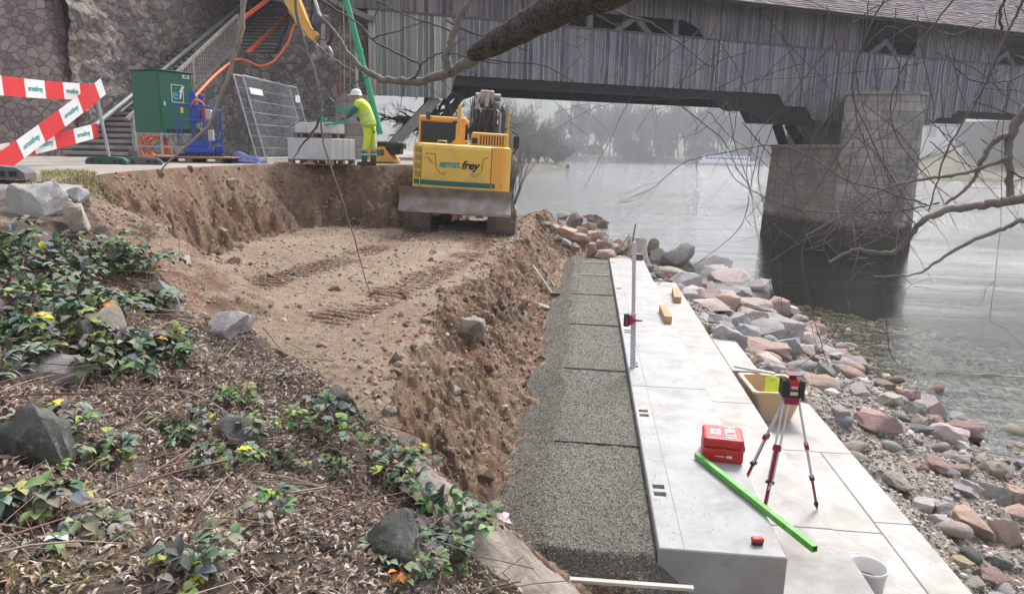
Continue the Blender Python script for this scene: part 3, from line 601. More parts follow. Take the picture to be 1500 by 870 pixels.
mb = MB(); mb.bar((-10.42,26.72,5.55), (-9.85,27.3,5.15), .9, .2); mb.bar((-9.83,27.32,5.14), (-8.8,28.4,4.76), .9, .2); mb.build('coping', pm('wall_coping2', (.2,.19,.17), rough=.95), o)
# stair: two flights and a landing
stair = thing('stone_stair', 'worn stone stair climbing between the walls in two flights', 'stair', (-13.4, 18.5, -.45))
M_STEP = pm('step_stone', (.33,.305,.27), (.20,.185,.165), sc=2.5, rough=.9, bump=.5, bsc=18)
M_RISE = pm('stair_stone_dark', (.13,.12,.11), (.08,.072,.066), sc=2.5, rough=.9)
def flight(name, x0, x1, y0, z0, n, run, rise):
    mb = MB(); 
    for i in range(n):
        mb.bbox((x0+13.4, y0-18.5+i*run-.03, z0+.45+(i+1)*rise-.09), (x1+13.4, y0-18.5+(i+1)*run+.05, z0+.45+(i+1)*rise), .012)
    o = mb.build(name, M_STEP, stair); mb = MB()
    for i in range(n):
        mb.box((x0+13.42, y0-18.5+i*run+.02, -.1), (x1+13.38, y0-18.5+(i+1)*run+.02, z0+.45+(i+1)*rise-.088))
    mb.build('risers', M_RISE, o); return o
flight('lower_flight', -14.45, -12.45, 18.5, -.45, 22, .284, .1645); flight('upper_flight', -14.45, -10.9, 26.8, 3.17, 26, .29, .17)
mb = MB(); mb.prism([(-1.05,6.25),(1.0,6.25),(2.55,8.32),(-1.05,8.32)], 'z', -.1, 3.62); mb.build('landing', M_STEP, stair)
mb = MB(); mb.prism([(18.35-18.5,-.1),(24.76-18.5,-.1),(24.76-18.5,3.75),(24.3-18.5,3.6),(18.35-18.5,.2)], 'x', -12.44+13.4, -12.15+13.4); mb.build('side_wall', M_W3, stair)
# iron railing with balusters along the lower flight
M_RAIL = pm('worn_railing_paint', (.34,.32,.29), (.20,.18,.155), sc=6, rough=.6)
rl = thing('stair_railing', 'weathered iron baluster railing along the open side of the lower stair flight', 'railing', (-12.3, 18.6, -.3))
def rl_z(y): return -.30 + (y-18.5)*.575
P = lambda y, dz: Vector((0, y-18.6, rl_z(y)+dz+.3))
mb = MB(); mb.bar(P(18.2, 1.05), P(24.75, 1.05), .07, .09); mb.build('handrail', M_RAIL, rl); mb = MB(); mb.bar(P(18.6, .12), P(24.75, .12), .05, .06); mb.build('bottom_rail', M_RAIL, rl)
for i in range(46):
    y = 18.7+i*.132; mb = MB(); mb.bar(P(y, .12), P(y, 1.02), .03, .03, (1, 0, 0)); mb.build('baluster', M_RAIL, rl)
for y in (18.45, 21.6, 24.7): mb = MB(); mb.bar(P(y, -.25), P(y, 1.04), .08, .08, (1, 0, 0)); mb.build('post', M_RAIL, rl)
mb = MB(); mb.tube([(-13.9,18.8,.1),(-13.9,19.0,.36),(-13.9,22,1.95),(-13.9,25,3.55),(-13.9,29.2,5.8),(-13.9,31,6.8)], .075, 10); mb.tube([(-13.98,20.4,.86),(-13.98,25,3.3),(-13.98,31,6.5)], .05, 8)
for y in (19.6, 22.5, 25.5, 28.5): mb.cyl((-13.95,y,.36+(y-19)*.533), (-14.45,y,.2+(y-19)*.533), .03, 8)
tag(mb.build('pipe_handrail', pm('galvanised', (.42,.43,.44), (.30,.31,.31), sc=3, rough=.45, metal=.5)), 'thick grey pipe handrail running up the high wall beside the stair', 'handrail')
# ================================================================ HAZE (river mist over the far banks)
hzm = bpy.data.materials.new('haze'); hzm.use_nodes = True; t_ = hzm.node_tree; t_.nodes.remove(t_.nodes['Principled BSDF'])
pv = t_.nodes.new('ShaderNodeVolumePrincipled'); pv.inputs['Color'].default_value = (.93,.96,1,1); pv.inputs['Density'].default_value = .0009; pv.inputs['Anisotropy'].default_value = 0
t_.links.new(pv.outputs[0], t_.nodes['Material Output'].inputs['Volume'])
mb = MB(); mb.box((-1000, -60, -11), (1200, 1050, 150)); o = mb.build('haze', hzm); o['kind'] = 'stuff'
# ================================================================ ROCKS
def hit(px, py, tmax=60.):
    """where the sight line through a photo pixel meets the terrain"""
    r = ray(px, py).normalized(); t = np.concatenate([np.linspace(.8, 26, 2400), np.linspace(26, tmax, 400)]); z, _ = height(r.x*t, r.y*t); z = np.maximum(z, WATER-.3)
    k = np.nonzero(r.z*t < z)[0]; i = k[0] if len(k) else len(t)-1
    return Vector((r.x*t[i], r.y*t[i], z[i]))
def m_rock(name, a, b, c=None, lich=.3):
    n = NT(name).set(.85, 0, .25); oi = n.N('ObjectInfo'); k = n.ramp(n.noise(3.5, 6, .65, .4), [(.32, 0.), (.68, 1.)])
    col = n.mix(a, b, k)
    if c: col = n.mix(col, c, n.ramp(n.noise(1.6, 5, .7), [(.5, 0.), (.62, .8)]))
    col = n.mix(col, n.mix((.78,.78,.78), (1.22,1.2,1.18), oi.outputs['Random']), 1, 'MULTIPLY')
    col = n.mix(col, (.5,.49,.45), n.ramp(n.noise(11, 7, .85), [(.54, 0.), (.68, lich)])); n.col(col)
    b1 = n.bump(n.noise(5, 8, .72), .9, .06); b2 = n.bump(n.noise(16, 7, .8, .6), .8, .02, b1); n.bump(n.noise(60, 6, .8), .6, .006, b2); return n.m
RM = dict(pink=m_rock('rock_pink', (.40,.325,.295), (.50,.43,.40), (.36,.32,.30)), grey=m_rock('rock_grey', (.25,.25,.255), (.40,.40,.395)), mauve=m_rock('rock_mauve', (.30,.275,.27), (.45,.42,.41), (.26,.245,.24)),
     orange=m_rock('rock_orange', (.38,.265,.20), (.46,.36,.29), (.29,.21,.185)), red=m_rock('rock_red', (.27,.17,.15), (.37,.26,.235), (.22,.165,.155)), pale=m_rock('rock_pale', (.42,.405,.38), (.53,.52,.50)),
     beige=m_rock('rock_beige', (.31,.275,.225), (.43,.39,.33), (.24,.205,.165)), dark=m_rock('rock_dark', (.12,.125,.11), (.23,.235,.21), (.085,.09,.075), lich=.5), brown=m_rock('rock_brown', (.25,.185,.145), (.35,.275,.22), (.17,.13,.11)),
     yellow=m_rock('rock_yellow', (.40,.32,.18), (.46,.40,.27)), blue=m_rock('rock_blue', (.265,.275,.285), (.38,.388,.395)))
COLW = dict(pink='pinkish', grey='plain grey', mauve='mauve grey', orange='orange brown', red='dull red sandstone', pale='pale whitish', beige='sandy beige', dark='dark weathered', brown='reddish brown', yellow='yellow ochre', blue='blue grey')
def rock_mesh(seed, dims, round_=False, flat=.0):
    rnd = random.Random(seed); bm = bmesh.new()
    if round_:
        bmesh.ops.create_icosphere(bm, subdivisions=3, radius=1)
        sd = Vector((rnd.random()*9, rnd.random()*9, rnd.random()*9))
        for v in bm.verts: v.co *= 1 + .35*mnoise.noise(v.co*.9 + sd)
    else:
        n = rnd.randint(12, 17)
        for i in range(n):
            p = Vector((rnd.gauss(0, 1), rnd.gauss(0, 1), rnd.gauss(0, 1))).normalized(); p = Vector([math.copysign(min(abs(c)*1.35, 1), c) for c in p]); bm.verts.new(p)
        bmesh.ops.convex_hull(bm, input=list(bm.verts))
        loose = [v for v in bm.verts if not v.link_faces]; bmesh.ops.delete(bm, geom=loose, context='VERTS')
        bmesh.ops.dissolve_limit(bm, angle_limit=.22, verts=list(bm.verts), edges=list(bm.edges))
        bmesh.ops.bevel(bm, geom=list(bm.edges), offset=.045, segments=2, affect='EDGES', profile=.6)
        bmesh.ops.triangulate(bm, faces=[f for f in bm.faces if len(f.verts) > 4])
        bmesh.ops.subdivide_edges(bm, edges=list(bm.edges), cuts=3, use_grid_fill=True)
        sd = Vector((rnd.random()*9, rnd.random()*9, rnd.random()*9))
        for v in bm.verts: v.co += v.co.normalized()*(.16*mnoise.noise(v.co*1.7+sd) + .07*mnoise.noise(v.co*4+sd) + .035*mnoise.noise(v.co*9+sd))
    me = bpy.data.meshes.new('rock'); 
    for v in bm.verts: v.co = Vector((v.co.x*dims[0]/2, v.co.y*dims[1]/2, v.co.z*dims[2]/2))
    bm.to_mesh(me); bm.free()
    for p in me.polygons: p.use_smooth = True
    if not round_: me.set_sharp_from_angle(angle=math.radians(26))
    return me
def rock(px, py, wpx, col, asp=.55, label=None, group=None, name='boulder', round_=False, cat='boulder', sink=.32, rot=None, lift=0):
    p = hit(px, py + wpx*asp*.42); dist = (p - Vector((0, 0, 0))).dot(CD); wd = wpx/FPX*dist; h = max(wd*asp*1.15, .03)
    me = rock_mesh(int(px*7+py*13), (wd, wd*random.uniform(.7, 1.0), h*1.05), round_); me.materials.append(RM[col])
    o = bpy.data.objects.new(name, me); C.objects.link(o); o.location = (p.x, p.y + wd*.25, max(p.z, WATER-.1) + h*(.5-sink) + lift)
    o.rotation_euler = rot or (random.uniform(-.12, .12), random.uniform(-.12, .12), random.uniform(-.35, .35)); tag(o, label, cat, group); return o
BIG = [ # px, py, width, colour, aspect, where
(937,363,32,'pale',1.0,'upright pale whitish boulder at the far end of the top step'),(955,369,14,'beige',1.8,'narrow upright beige boulder beside the pale one at the end of the top step'),
(966,382,22,'beige',1.0,'beige boulder squeezed left of the large blocky grey one'),(992,381,44,'mauve',.75,'large blocky grey boulder standing highest beside the end of the middle step'),
(978,400,36,'beige',.5,'low beige boulder touching the far end of the middle step'),(958,393,18,'blue',.8,'small bluish boulder in the corner where the top step ends'),
(1048,400,56,'mauve',.42,'long mauve grey boulder at the waterline, farthest out of the riprap'),(1027,394,26,'dark',.6,'dark streaked boulder left of the long mauve one at the waterline'),
(1040,407,48,'pale',.36,'white blue boulder lying flat on the riprap behind the brown ones'),(1006,411,38,'blue',.62,'blue grey wedge boulder near the red tipped marker'),
(1023,418,26,'brown',.7,None),(1042,423,30,'beige',.6,None),(1075,416,54,'pink',.34,'wide pinkish boulder at the waterline beside the pier reflection'),(1114,428,34,'mauve',.55,'rounded grey boulder nearest the pier reflection'),
(1014,429,32,'pink',.42,None),(1078,431,46,'mauve',.36,None),(1068,442,32,'orange',.55,None),(1043,449,52,'pink',.32,'flat pink slab boulder beside the bare gravel patch'),
(1101,451,60,'pink',.36,'broad pale pink boulder in the middle of the riprap'),(1131,450,44,'orange',.6,'orange beige tilted boulder near the shallow water'),(1153,456,32,'pale',.6,'whitish boulder at the right edge of the heap by the water'),
(1078,470,36,'blue',.72,'dark blue grey cube shaped boulder above the flush slab'),(1108,464,50,'pink',.42,None),(1048,462,36,'beige',.3,None),(1124,484,42,'mauve',.72,'squarish mauve grey boulder, middle of the three big ones above the pink slab rock'),
(1146,480,50,'mauve',.72,'tallest mauve grey boulder at the right end of the big row'),(1094,490,30,'grey',.8,'grey block boulder with a square corner beside the flush slab'),(1069,492,44,'mauve',.62,'mauve boulder leaning against the far edge of the flush slab'),
(1061,479,22,'grey',.6,None),(1124,512,62,'orange',.42,'long pink beige slab boulder right of the flush slab, behind the tub'),(1128,531,44,'pink',.48,'domed pink boulder just behind the mortar tub'),
(1180,534,30,'orange',.75,'orange block boulder right of the domed pink one'),(1183,500,38,'pink',.55,'pink boulder close to the shallow water, above the orange block'),(1176,514,40,'beige',.35,None),(1208,543,28,'dark',.85,'dark grey pointed boulder right of the orange block'),
(1236,544,30,'mauve',.6,'grey mauve boulder at the water edge, right of the dark pointed one'),(1206,563,48,'orange',.38,'flat orange brown boulder level with the laser head'),(1260,556,30,'pale',.4,None),(1213,575,34,'pale',.36,'long whitish stone just below the flat orange boulder'),
(1230,523,24,'grey',.45,None),(1171,556,18,'pink',1.1,None),(1288,621,66,'red',.40,'long dull red boulder lying among the pebbles right of the tripod'),(1336,583,26,'red',.85,'reddish fractured boulder standing in the shallow water'),
(1309,590,36,'beige',.5,None),(1397,638,50,'pink',.55,'smooth pink boulder at the waterline, left of the red one'),(1414,633,44,'red',.66,'red slanted boulder behind the smooth pink one at the waterline'),(1368,619,28,'red',.7,'small red boulder with a cut face above the pink one'),
(1341,617,34,'beige',.4,None),(1353,631,28,'dark',.4,None),(1414,653,22,'pale',.55,'small white stone in front of the pink waterline boulder'),(1433,638,22,'red',.65,None),(1403,612,26,'blue',.4,'dark blue grey flat stone at the waterline'),
(1416,694,48,'brown',.5,'brown slab boulder with a squared end beside the still pool'),(1380,685,40,'red',.36,None),(1454,688,34,'beige',.6,'sandy grey boulder at the edge of the still pool'),(1414,676,26,'mauve',.65,None),
(1454,725,54,'dark',.48,'dark wet boulder half in the still pool'),(1491,724,34,'orange',.75,'orange brown boulder cut off by the right edge of the photo'),(1362,744,38,'pale',.52,'pale grey boulder near the outer slab edge'),
(1394,750,38,'mauve',.75,'pinkish grey boulder between the pale one and the big red pink one'),(1430,770,56,'orange',.62,'biggest red pink boulder near the lower right corner'),(1476,781,44,'orange',.85,'tilted orange boulder right of the biggest one'),
(1377,763,28,'mauve',.55,None),(1408,827,36,'yellow',.4,'yellow ochre stone beside the outer slab near the bottom'),(1460,851,44,'red',.7,'purple brown boulder at the lower right corner'),(1465,825,38,'dark',.6,'dark grey boulder touching the pale silt puddle'),
(1493,752,32,'orange',.5,None),(1429,856,30,'beige',.45,None),
# broken red rock pile at the end of the gravel bed
(840,326,22,'brown',1.05,'pointed brown rock on top of the broken rock heap'),(824,321,20,'beige',.7,'pale flat topped rock on the left shoulder of the rock heap'),(866,325,30,'red',.42,'red block rock crowning the right of the rock heap'),
(862,334,20,'orange',.8,None),(830,341,28,'orange',.6,None),(850,350,28,'orange',.5,None),(827,355,20,'mauve',.5,None),(868,347,22,'orange',.7,None),(888,355,16,'pink',.9,None),(879,359,22,'brown',.8,None),
(865,367,22,'red',1.0,'red cube like rock at the foot of the rock heap by the gravel bed'),(887,373,26,'orange',.5,None),(898,364,20,'pink',.7,None),(885,345,16,'pink',.7,None),(882,334,18,'brown',.7,None),(850,339,18,'orange',.7,None),
(904,356,16,'orange',.8,None),(914,367,20,'brown',.7,None),(842,362,16,'brown',.6,None),(812,334,14,'beige',.6,None),(800,330,12,'mauve',.6,None),(816,350,14,'beige',.5,None),
# edge of the path and bank
(38,292,88,'pale',.6,'large pale grey block at the path edge under the tape'),(-6,276,50,'mauve',.6,'grey block cut off by the left edge under the tape foot'),(82,276,48,'pale',.45,'flat pale block on the path edge beside the moss'),
(112,318,44,'beige',1.0,'crumbling beige block below the moss at the top of the cut'),(108,285,34,'grey',.7,None),
(500,580,62,'dark',.82,'dark green grey boulder at the border of leaf litter and pit'),(553,778,100,'dark',.8,'large dark angular boulder among the bottom leaves'),(66,540,64,'mauve',.75,'grey angular boulder among brambles at the left'),
(26,625,100,'dark',1.1,'big dark boulder at the left edge under the bramble leaves'),(160,480,110,'beige',.85,'mossy boulder half covered by ivy leaves'),(236,425,44,'grey',1.3,'upright grey boulder under the ivy at the top of the pit edge'),
(322,470,66,'mauve',.55,'flat grey brown boulder at the near rim of the pit'),(342,625,50,'dark',.9,'dark boulder poking out of the leaf litter in the middle of the bank'),(268,378,36,'pink',.6,'pink slab stuck in the face of the cut'),
(335,262,18,'brown',.6,None),(322,335,18,'brown',.6,None),(180,362,26,'beige',.5,None),
(625,467,20,'orange',.7,'small orange flat stone on the pit rim'),(692,472,32,'beige',1.0,'beige stone block stuck in the trench slope'),(795,447,18,'pink',.5,None),(665,570,18,'pale',.6,None)]
for px, py, wp, col, asp, lb in BIG:
    pile = px < 925 and py < 376 and px > 795; bank = px < 800
    if lb is None: 
        lb = ('%s chunk in the heap of broken rock at the end of the gravel bed' if pile else '%s stone half buried in the dug earth bank' if bank else '%s boulder lying among the larger riprap stones') % COLW[col]
    grp = 'broken rocks in the heap' if pile else 'stones in the earth bank' if bank else 'riprap boulders along the river'
    rock(px, py, wp*(1.18 if px > 925 and py < 520 else 1.06), col, asp, lb, grp, lift=(.0 if not pile else .02), sink=(.46 if bank and py > 380 else .62 if bank and px > 150 else .32))
# medium shore stones: individuals sharing meshes
PR = []
for i in range(10):
    me = rock_mesh(900+i, (1, .85, .6), round_=(i % 2 == 0)); PR.append(me)
PRM = {}
cols_ = ['pink','grey','mauve','beige','orange','red','pale','brown','blue','mauve','grey','dark']
cnt = 0; tries = 0
while cnt < 235 and tries < 9000:
    tries += 1; y = random.uniform(5.0, 20.0); xs, xo = float(XS(np.array(y))), float(XO(np.array(y)))
    x = random.uniform(xo+.15, xs+.35); s = random.choice([.10,.13,.16,.2,.26,.32])*(1.0 if y < 11 else 1.45)
    if y > 11: s *= random.uniform(.9, 1.6)
    col = random.choice(cols_); key = (random.randrange(10), col)
    if key not in PRM: me = PR[key[0]].copy(); me.materials.append(RM[col]); PRM[key] = me
    o = bpy.data.objects.new('shore_stone', PRM[key]); C.objects.link(o); o.scale = (s, s*random.uniform(.7, 1.1), s*random.uniform(.6, 1)); o.location = (x, y, hz(x, y)+s*.12); o.rotation_euler = (random.uniform(-.3,.3), random.uniform(-.3,.3), random.uniform(0,6.3))
    tag(o, '%s %s stone among the shore pebbles by the river' % ('small' if s < .2 else 'larger', COLW[col]), 'stone', 'stones on the river shore'); cnt += 1
# ---- merged small stones (too many to count)
def ico():
    bm = bmesh.new(); bmesh.ops.create_icosphere(bm, subdivisions=1, radius=.5); bmesh.ops.subdivide_edges(bm, edges=[], cuts=1)
    v = np.array([x.co[:] for x in bm.verts]); f = np.array([[q.index for q in t.verts] for t in bm.faces]); bm.free(); return v, f
ICV, ICF = ico()
def rotm(n, tilt=.4):
    a = RNG.uniform(0, 2*math.pi, n); b = RNG.normal(0, tilt, n); c = RNG.normal(0, tilt, n)
    ca, sa, cb, sb, cc, sc = np.cos(a), np.sin(a), np.cos(b), np.sin(b), np.cos(c), np.sin(c); z = np.zeros(n); o = np.ones(n)
    Rz = np.stack([ca,-sa,z,sa,ca,z,z,z,o], -1).reshape(n,3,3); Rx = np.stack([o,z,z,z,cb,-sb,z,sb,cb], -1).reshape(n,3,3); Ry = np.stack([cc,z,sc,z,o,z,-sc,z,cc], -1).reshape(n,3,3)
    return Rz @ Rx @ Ry
def scatter(name, bv, bf, pos, scl, R, tint, m, smooth=False, jitter=0.):
    n = len(pos); k = len(bv); V = np.repeat(bv[None], n, 0)
    if jitter: V = V*(1+RNG.uniform(-jitter, jitter, (n, k, 1)))
    V = V*scl[:, None, :]; V = np.einsum('nij,nkj->nki', R, V) + pos[:, None, :]
    F = (bf[None] + (np.arange(n)*k)[:, None, None]).reshape(-1, bf.shape[1]); T = np.repeat(tint, k, 0)
    o = npmesh(name, V.reshape(-1, 3), F, m, tint=T, smooth=smooth); o['kind'] = 'stuff'; return o
def m_tint(name, rough=.85, bump=.4, spec=.25, trans=0):
    n = NT(name).set(rough, 0, spec); n.col(n.mix(n.attr(), n.mix((.75,.75,.75), (1.25,1.25,1.25), n.noise(30, 5, .7)), 1, 'MULTIPLY'))
    if bump: n.bump(n.noise(40, 5, .7), bump, .01)
    if trans: n.b.inputs['Subsurface Weight'].default_value = 0
    return n.m
M_ST = m_tint('small_stones')
PAL = 1.15*np.array([(.33,.27,.24),(.28,.27,.26),(.40,.38,.35),(.24,.20,.19),(.36,.29,.22),(.22,.19,.16),(.30,.22,.19),(.19,.19,.18),(.42,.40,.36)])
def zs(x, y): return height(x, y)[0]
n = 34000; y = 4.2*np.exp(RNG.uniform(0, math.log(21/4.2), n)); xs, xo = XS(y), XO(y); x = RNG.uniform(0, 1, n)*(xs+1.6-xo)+xo+.02
s = np.exp(RNG.normal(math.log(.034), .45, n))*np.clip(y/9, .8, 1.6)
scatter('pebbles', ICV, ICF, np.stack([x, y, zs(x, y)+s*.1], -1), np.stack([s, s*RNG.uniform(.6, 1, n), s*RNG.uniform(.35, .7, n)], -1), rotm(n), PAL[RNG.integers(0, 9, n)]*RNG.uniform(.7, 1.2, (n, 1)), M_ST, True, .12)
n = 9000; y = 6*np.exp(RNG.uniform(0, math.log(30/6), n)); x = XS(y)+RNG.uniform(-.1, 5.2, n); s = np.exp(RNG.normal(math.log(.075), .5, n))*np.clip(y/12, .8, 1.5)
scatter('river_bed_stones', ICV, ICF, np.stack([x, y, zs(x, y)+s*.08], -1), np.stack([s, s*RNG.uniform(.6, 1, n), s*RNG.uniform(.3, .55, n)], -1), rotm(n), PAL[RNG.integers(0, 9, n)]*np.array([[.85,.80,.60]])*RNG.uniform(.5, 1.1, (n, 1)), M_ST, True, .12)
# stones and clods in the dug soil
n = 13000; y = RNG.uniform(3.6, 21, n); x = RNG.uniform(-7.5, -.3, n); z, zn = height(x, y); k = (zn == 1); x, y, z = x[k], y[k], z[k]; n = len(x)
s = np.exp(RNG.normal(math.log(.022), .6, n)); pal = np.array([(.36,.30,.24),(.40,.37,.32),(.30,.24,.19),(.26,.21,.17),(.34,.235,.19),(.24,.2,.16)])
scatter('soil_stones', ICV, ICF, np.stack([x, y, z+s*.08], -1), np.stack([s, s*RNG.uniform(.6, 1, n), s*RNG.uniform(.4, .8, n)], -1), rotm(n), pal[RNG.integers(0, 6, n)]*RNG.uniform(.7, 1.2, (n, 1)), M_ST, False, .2)
# crushed gravel on the margin of the bed
n = 80000; y = 3.5*np.exp(RNG.uniform(0, math.log(18/3.5), n)); x = RNG.uniform(-.8, .9, n); z, zn = height(x, y); k = (zn == 3) & ((x < -.12) | (RNG.random(n) < .5)); x, y, z = x[k], y[k], z[k]; n = len(x); s = RNG.uniform(.007, .016, n)
tt = np.array([(.27,.26,.22),(.16,.155,.135),(.36,.35,.30),(.21,.2,.17)])[RNG.integers(0, 4, n)]*RNG.uniform(.7, 1.15, (n, 1))
scatter('crushed_gravel', ICV, ICF, np.stack([x, y, z+s*.15], -1), np.stack([s, s*RNG.uniform(.6, 1, n), s*RNG.uniform(.5, .9, n)], -1), rotm(n, .8), tt, M_ST, False, .25)
# ================================================================ LEAF LITTER, TWIGS, BRAMBLES
def leaf_grid(L, Wd, fold, curl, nl=5):
    v = []; 
    for i in range(nl):
        t = i/(nl-1); w_ = Wd/2*math.sin(math.pi*min(t*.95+.06, 1))**.8; zc = curl*(t-.5)**2*-1*L
        v += [(-w_, L*t, zc+fold*w_), (0, L*t, zc), (w_, L*t, zc+fold*w_)]
    f = []
    for i in range(nl-1):
        a = i*3; f += [(a, a+1, a+4, a+3), (a+1, a+2, a+5, a+4)]
    return np.array(v), np.array(f)
M_LIT = m_tint('dead_leaves', .8, 0); n = 62000
r = np.sqrt(RNG.uniform(.9**2, 8.2**2, n))*RNG.uniform(.55, 1, n); a = RNG.uniform(-1.0, .45, n)+YAW; x = -r*np.sin(-a); y = r*np.cos(a); x = r*np.sin(a)
z, zn = height(x, y); k = (zn == 2); cover = fbm(x*.9+5, y*.9, 3); k &= (cover > -.32); x, y, z = x[k], y[k], z[k]; n = len(x)
lv, lf = leaf_grid(1, .30, .35, .9, 4); sL = RNG.uniform(.022, .055, n)
pal = np.array([(.30,.26,.22),(.20,.16,.125),(.36,.33,.30),(.13,.10,.08),(.25,.19,.14),(.42,.39,.35),(.17,.135,.115),(.27,.20,.13)])
scatter('leaf_litter', lv-np.array([0,.5,0]), lf, np.stack([x, y, z+RNG.uniform(.002, .018, n)], -1), np.stack([sL, sL, sL*1.2], -1), rotm(n, .55), 1.2*np.array([[1.03,.985,.93]])*pal[RNG.integers(0, 8, n)]*RNG.uniform(.7, 1.2, (n, 1)), M_LIT)
n = 5200; r = np.sqrt(RNG.uniform(.9**2, 8.5**2, n))*RNG.uniform(.5, 1, n); a = RNG.uniform(-1.0, .45, n)+YAW; x = r*np.sin(a); y = r*np.cos(a); z, zn = height(x, y); k = (zn == 2); x, y, z = x[k], y[k], z[k]; n = len(x)
tv = []; 
for i in range(5):
    for q in range(3): an = 2*math.pi*q/3; tv.append((.5*math.cos(an)*(1-i*.15), i/4-.5, .5*math.sin(an)*(1-i*.15)+ 0))
tv = np.array(tv); tf = np.array([(i*3+q, i*3+(q+1) % 3, (i+1)*3+(q+1) % 3, (i+1)*3+q) for i in range(4) for q in range(3)])
tL = RNG.uniform(.08, .38, n); th = RNG.uniform(.0025, .006, n)
o = scatter('dead_twigs', tv, tf, np.stack([x, y, z+.012], -1), np.stack([th, tL, th], -1), rotm(n, .28), np.array([(.24,.19,.15),(.16,.11,.09),(.34,.30,.25),(.22,.14,.11)])[RNG.integers(0, 4, n)], M_LIT, True)
n = 420; r = np.sqrt(RNG.uniform(1.0, 8.0**2, n))*RNG.uniform(.6, 1, n); a = RNG.uniform(-1.0, .45, n)+YAW; x = r*np.sin(a); y = r*np.cos(a); z, zn = height(x, y); k = (zn == 2); x, y, z = x[k], y[k], z[k]; n = len(x); av = tv.copy(); av[:, 2] += (.25-tv[:, 1]**2)*14
tL = RNG.uniform(.3, .95, n); th = RNG.uniform(.003, .0065, n)
scatter('dead_stems', av, tf, np.stack([x, y, z+.015], -1), np.stack([th, tL, th*2], -1), rotm(n, .12), np.array([(.30,.22,.17),(.20,.12,.10),(.40,.34,.27),(.26,.13,.10)])[RNG.integers(0, 4, n)], M_LIT, True)
# clods of earth
n = 9000; y = RNG.uniform(3.7, 21, n); x = RNG.uniform(-7.5, -.3, n); z, zn = height(x, y); k = (zn == 1) & ((fbm(x*1.2, y*1.2, 3) > .22) | (x > -1.9) | (dpoly(x, y, P1) < 1.1)); x, y, z = x[k], y[k], z[k]; n = len(x); s = np.exp(RNG.normal(math.log(.05), .5, n))
CB = ICV*(1+.25*np.sin(ICV[:, :1]*9+ICV[:, 1:2]*13))
scatter('earth_clods', CB, ICF, np.stack([x, y, z], -1), np.stack([s, s*RNG.uniform(.6, 1, n), s*RNG.uniform(.5, .9, n)], -1), rotm(n, .6), np.array([(.22,.165,.115),(.17,.12,.085),(.27,.21,.15),(.21,.125,.095)])[RNG.integers(0, 4, n)]*RNG.uniform(.8, 1.15, (n, 1)), m_tint('clod', .95, 1.0, .1), False, .28)
# crumbs of gravel spilled on the slabs
n = 420; y = 4.3*np.exp(RNG.uniform(0, math.log(16/4.3), n)); x = .56+np.abs(RNG.normal(0, .22, n)); x = np.where(RNG.random(n) < .25, RNG.uniform(.56, 3.0, n), x); zt = np.where(x < 1.34, -2.5, np.where(x < 2.04, -2.9, np.where(y < 9.6, -3.25, -9))); k = (zt > -9) & (x < 3.03); x, y, zt = x[k], y[k], zt[k]; n = len(x); s = RNG.uniform(.003, .008, n)
scatter('gravel_crumbs', ICV, ICF, np.stack([x, y, zt+s*.3], -1), np.stack([s, s, s*.7], -1), rotm(n), np.array([(.2,.19,.17),(.12,.1,.085),(.3,.27,.22)])[RNG.integers(0, 3, n)], M_ST, False, .2)
# roots hanging in the cuts
n = 1500; y = RNG.uniform(4, 17.5, n); x = RNG.uniform(-7.6, -.3, n); z, zn = height(x, y); d = np.minimum(dpoly(x, y, P1), dpoly(x, y, P2)); k = (zn == 1) & (d < .8); x, y, z = x[k], y[k], z[k]; n = len(x); tL = RNG.uniform(.12, .5, n); th = RNG.uniform(.004, .009, n)
scatter('hanging_roots', tv, tf, np.stack([x, y, z+.03], -1), np.stack([th, tL, th], -1), rotm(n, .7), np.array([(.26,.20,.15),(.18,.13,.10)])[RNG.integers(0, 2, n)], M_LIT, True)
M_LEAF = NT('bramble_leaf').set(.8, 0, .15); _n = M_LEAF; _n.col(_n.mix(_n.attr(), _n.mix((.8,.8,.8), (1.2,1.2,1.15), _n.noise(60, 4)), 1, 'MULTIPLY')); _n.bump(_n.noise(90, 3), .25, .003); M_LEAF = _n.m
M_STEM = pm('bramble_stem', (.16,.085,.07), (.20,.14,.10), sc=12, rough=.6)
GREENS = [(.095,.13,.075),(.115,.155,.09),(.075,.10,.07),(.14,.19,.085),(.11,.14,.105),(.19,.225,.17),(.20,.26,.08),(.15,.18,.145),(.13,.15,.12),(.17,.17,.13)]
def leaf_add(V, F, T, p, d, up, L, Wd, tint, nl=5):
    d = d.normalized(); sx = d.cross(up)
    if sx.length < 1e-3: sx = Vector((1, 0, 0))
    sx.normalize(); nz = sx.cross(d); lv, lf = LG; b = len(V)
    for q in lv: V.append(tuple(p + sx*(q[0]*Wd*2) + d*(q[1]*L) + nz*(q[2]*L)))
    F.extend([tuple(i+b for i in f) for f in lf.tolist()]); T.extend([tint]*len(lv))
LG = leaf_grid(1, .5, .35, .55, 6)
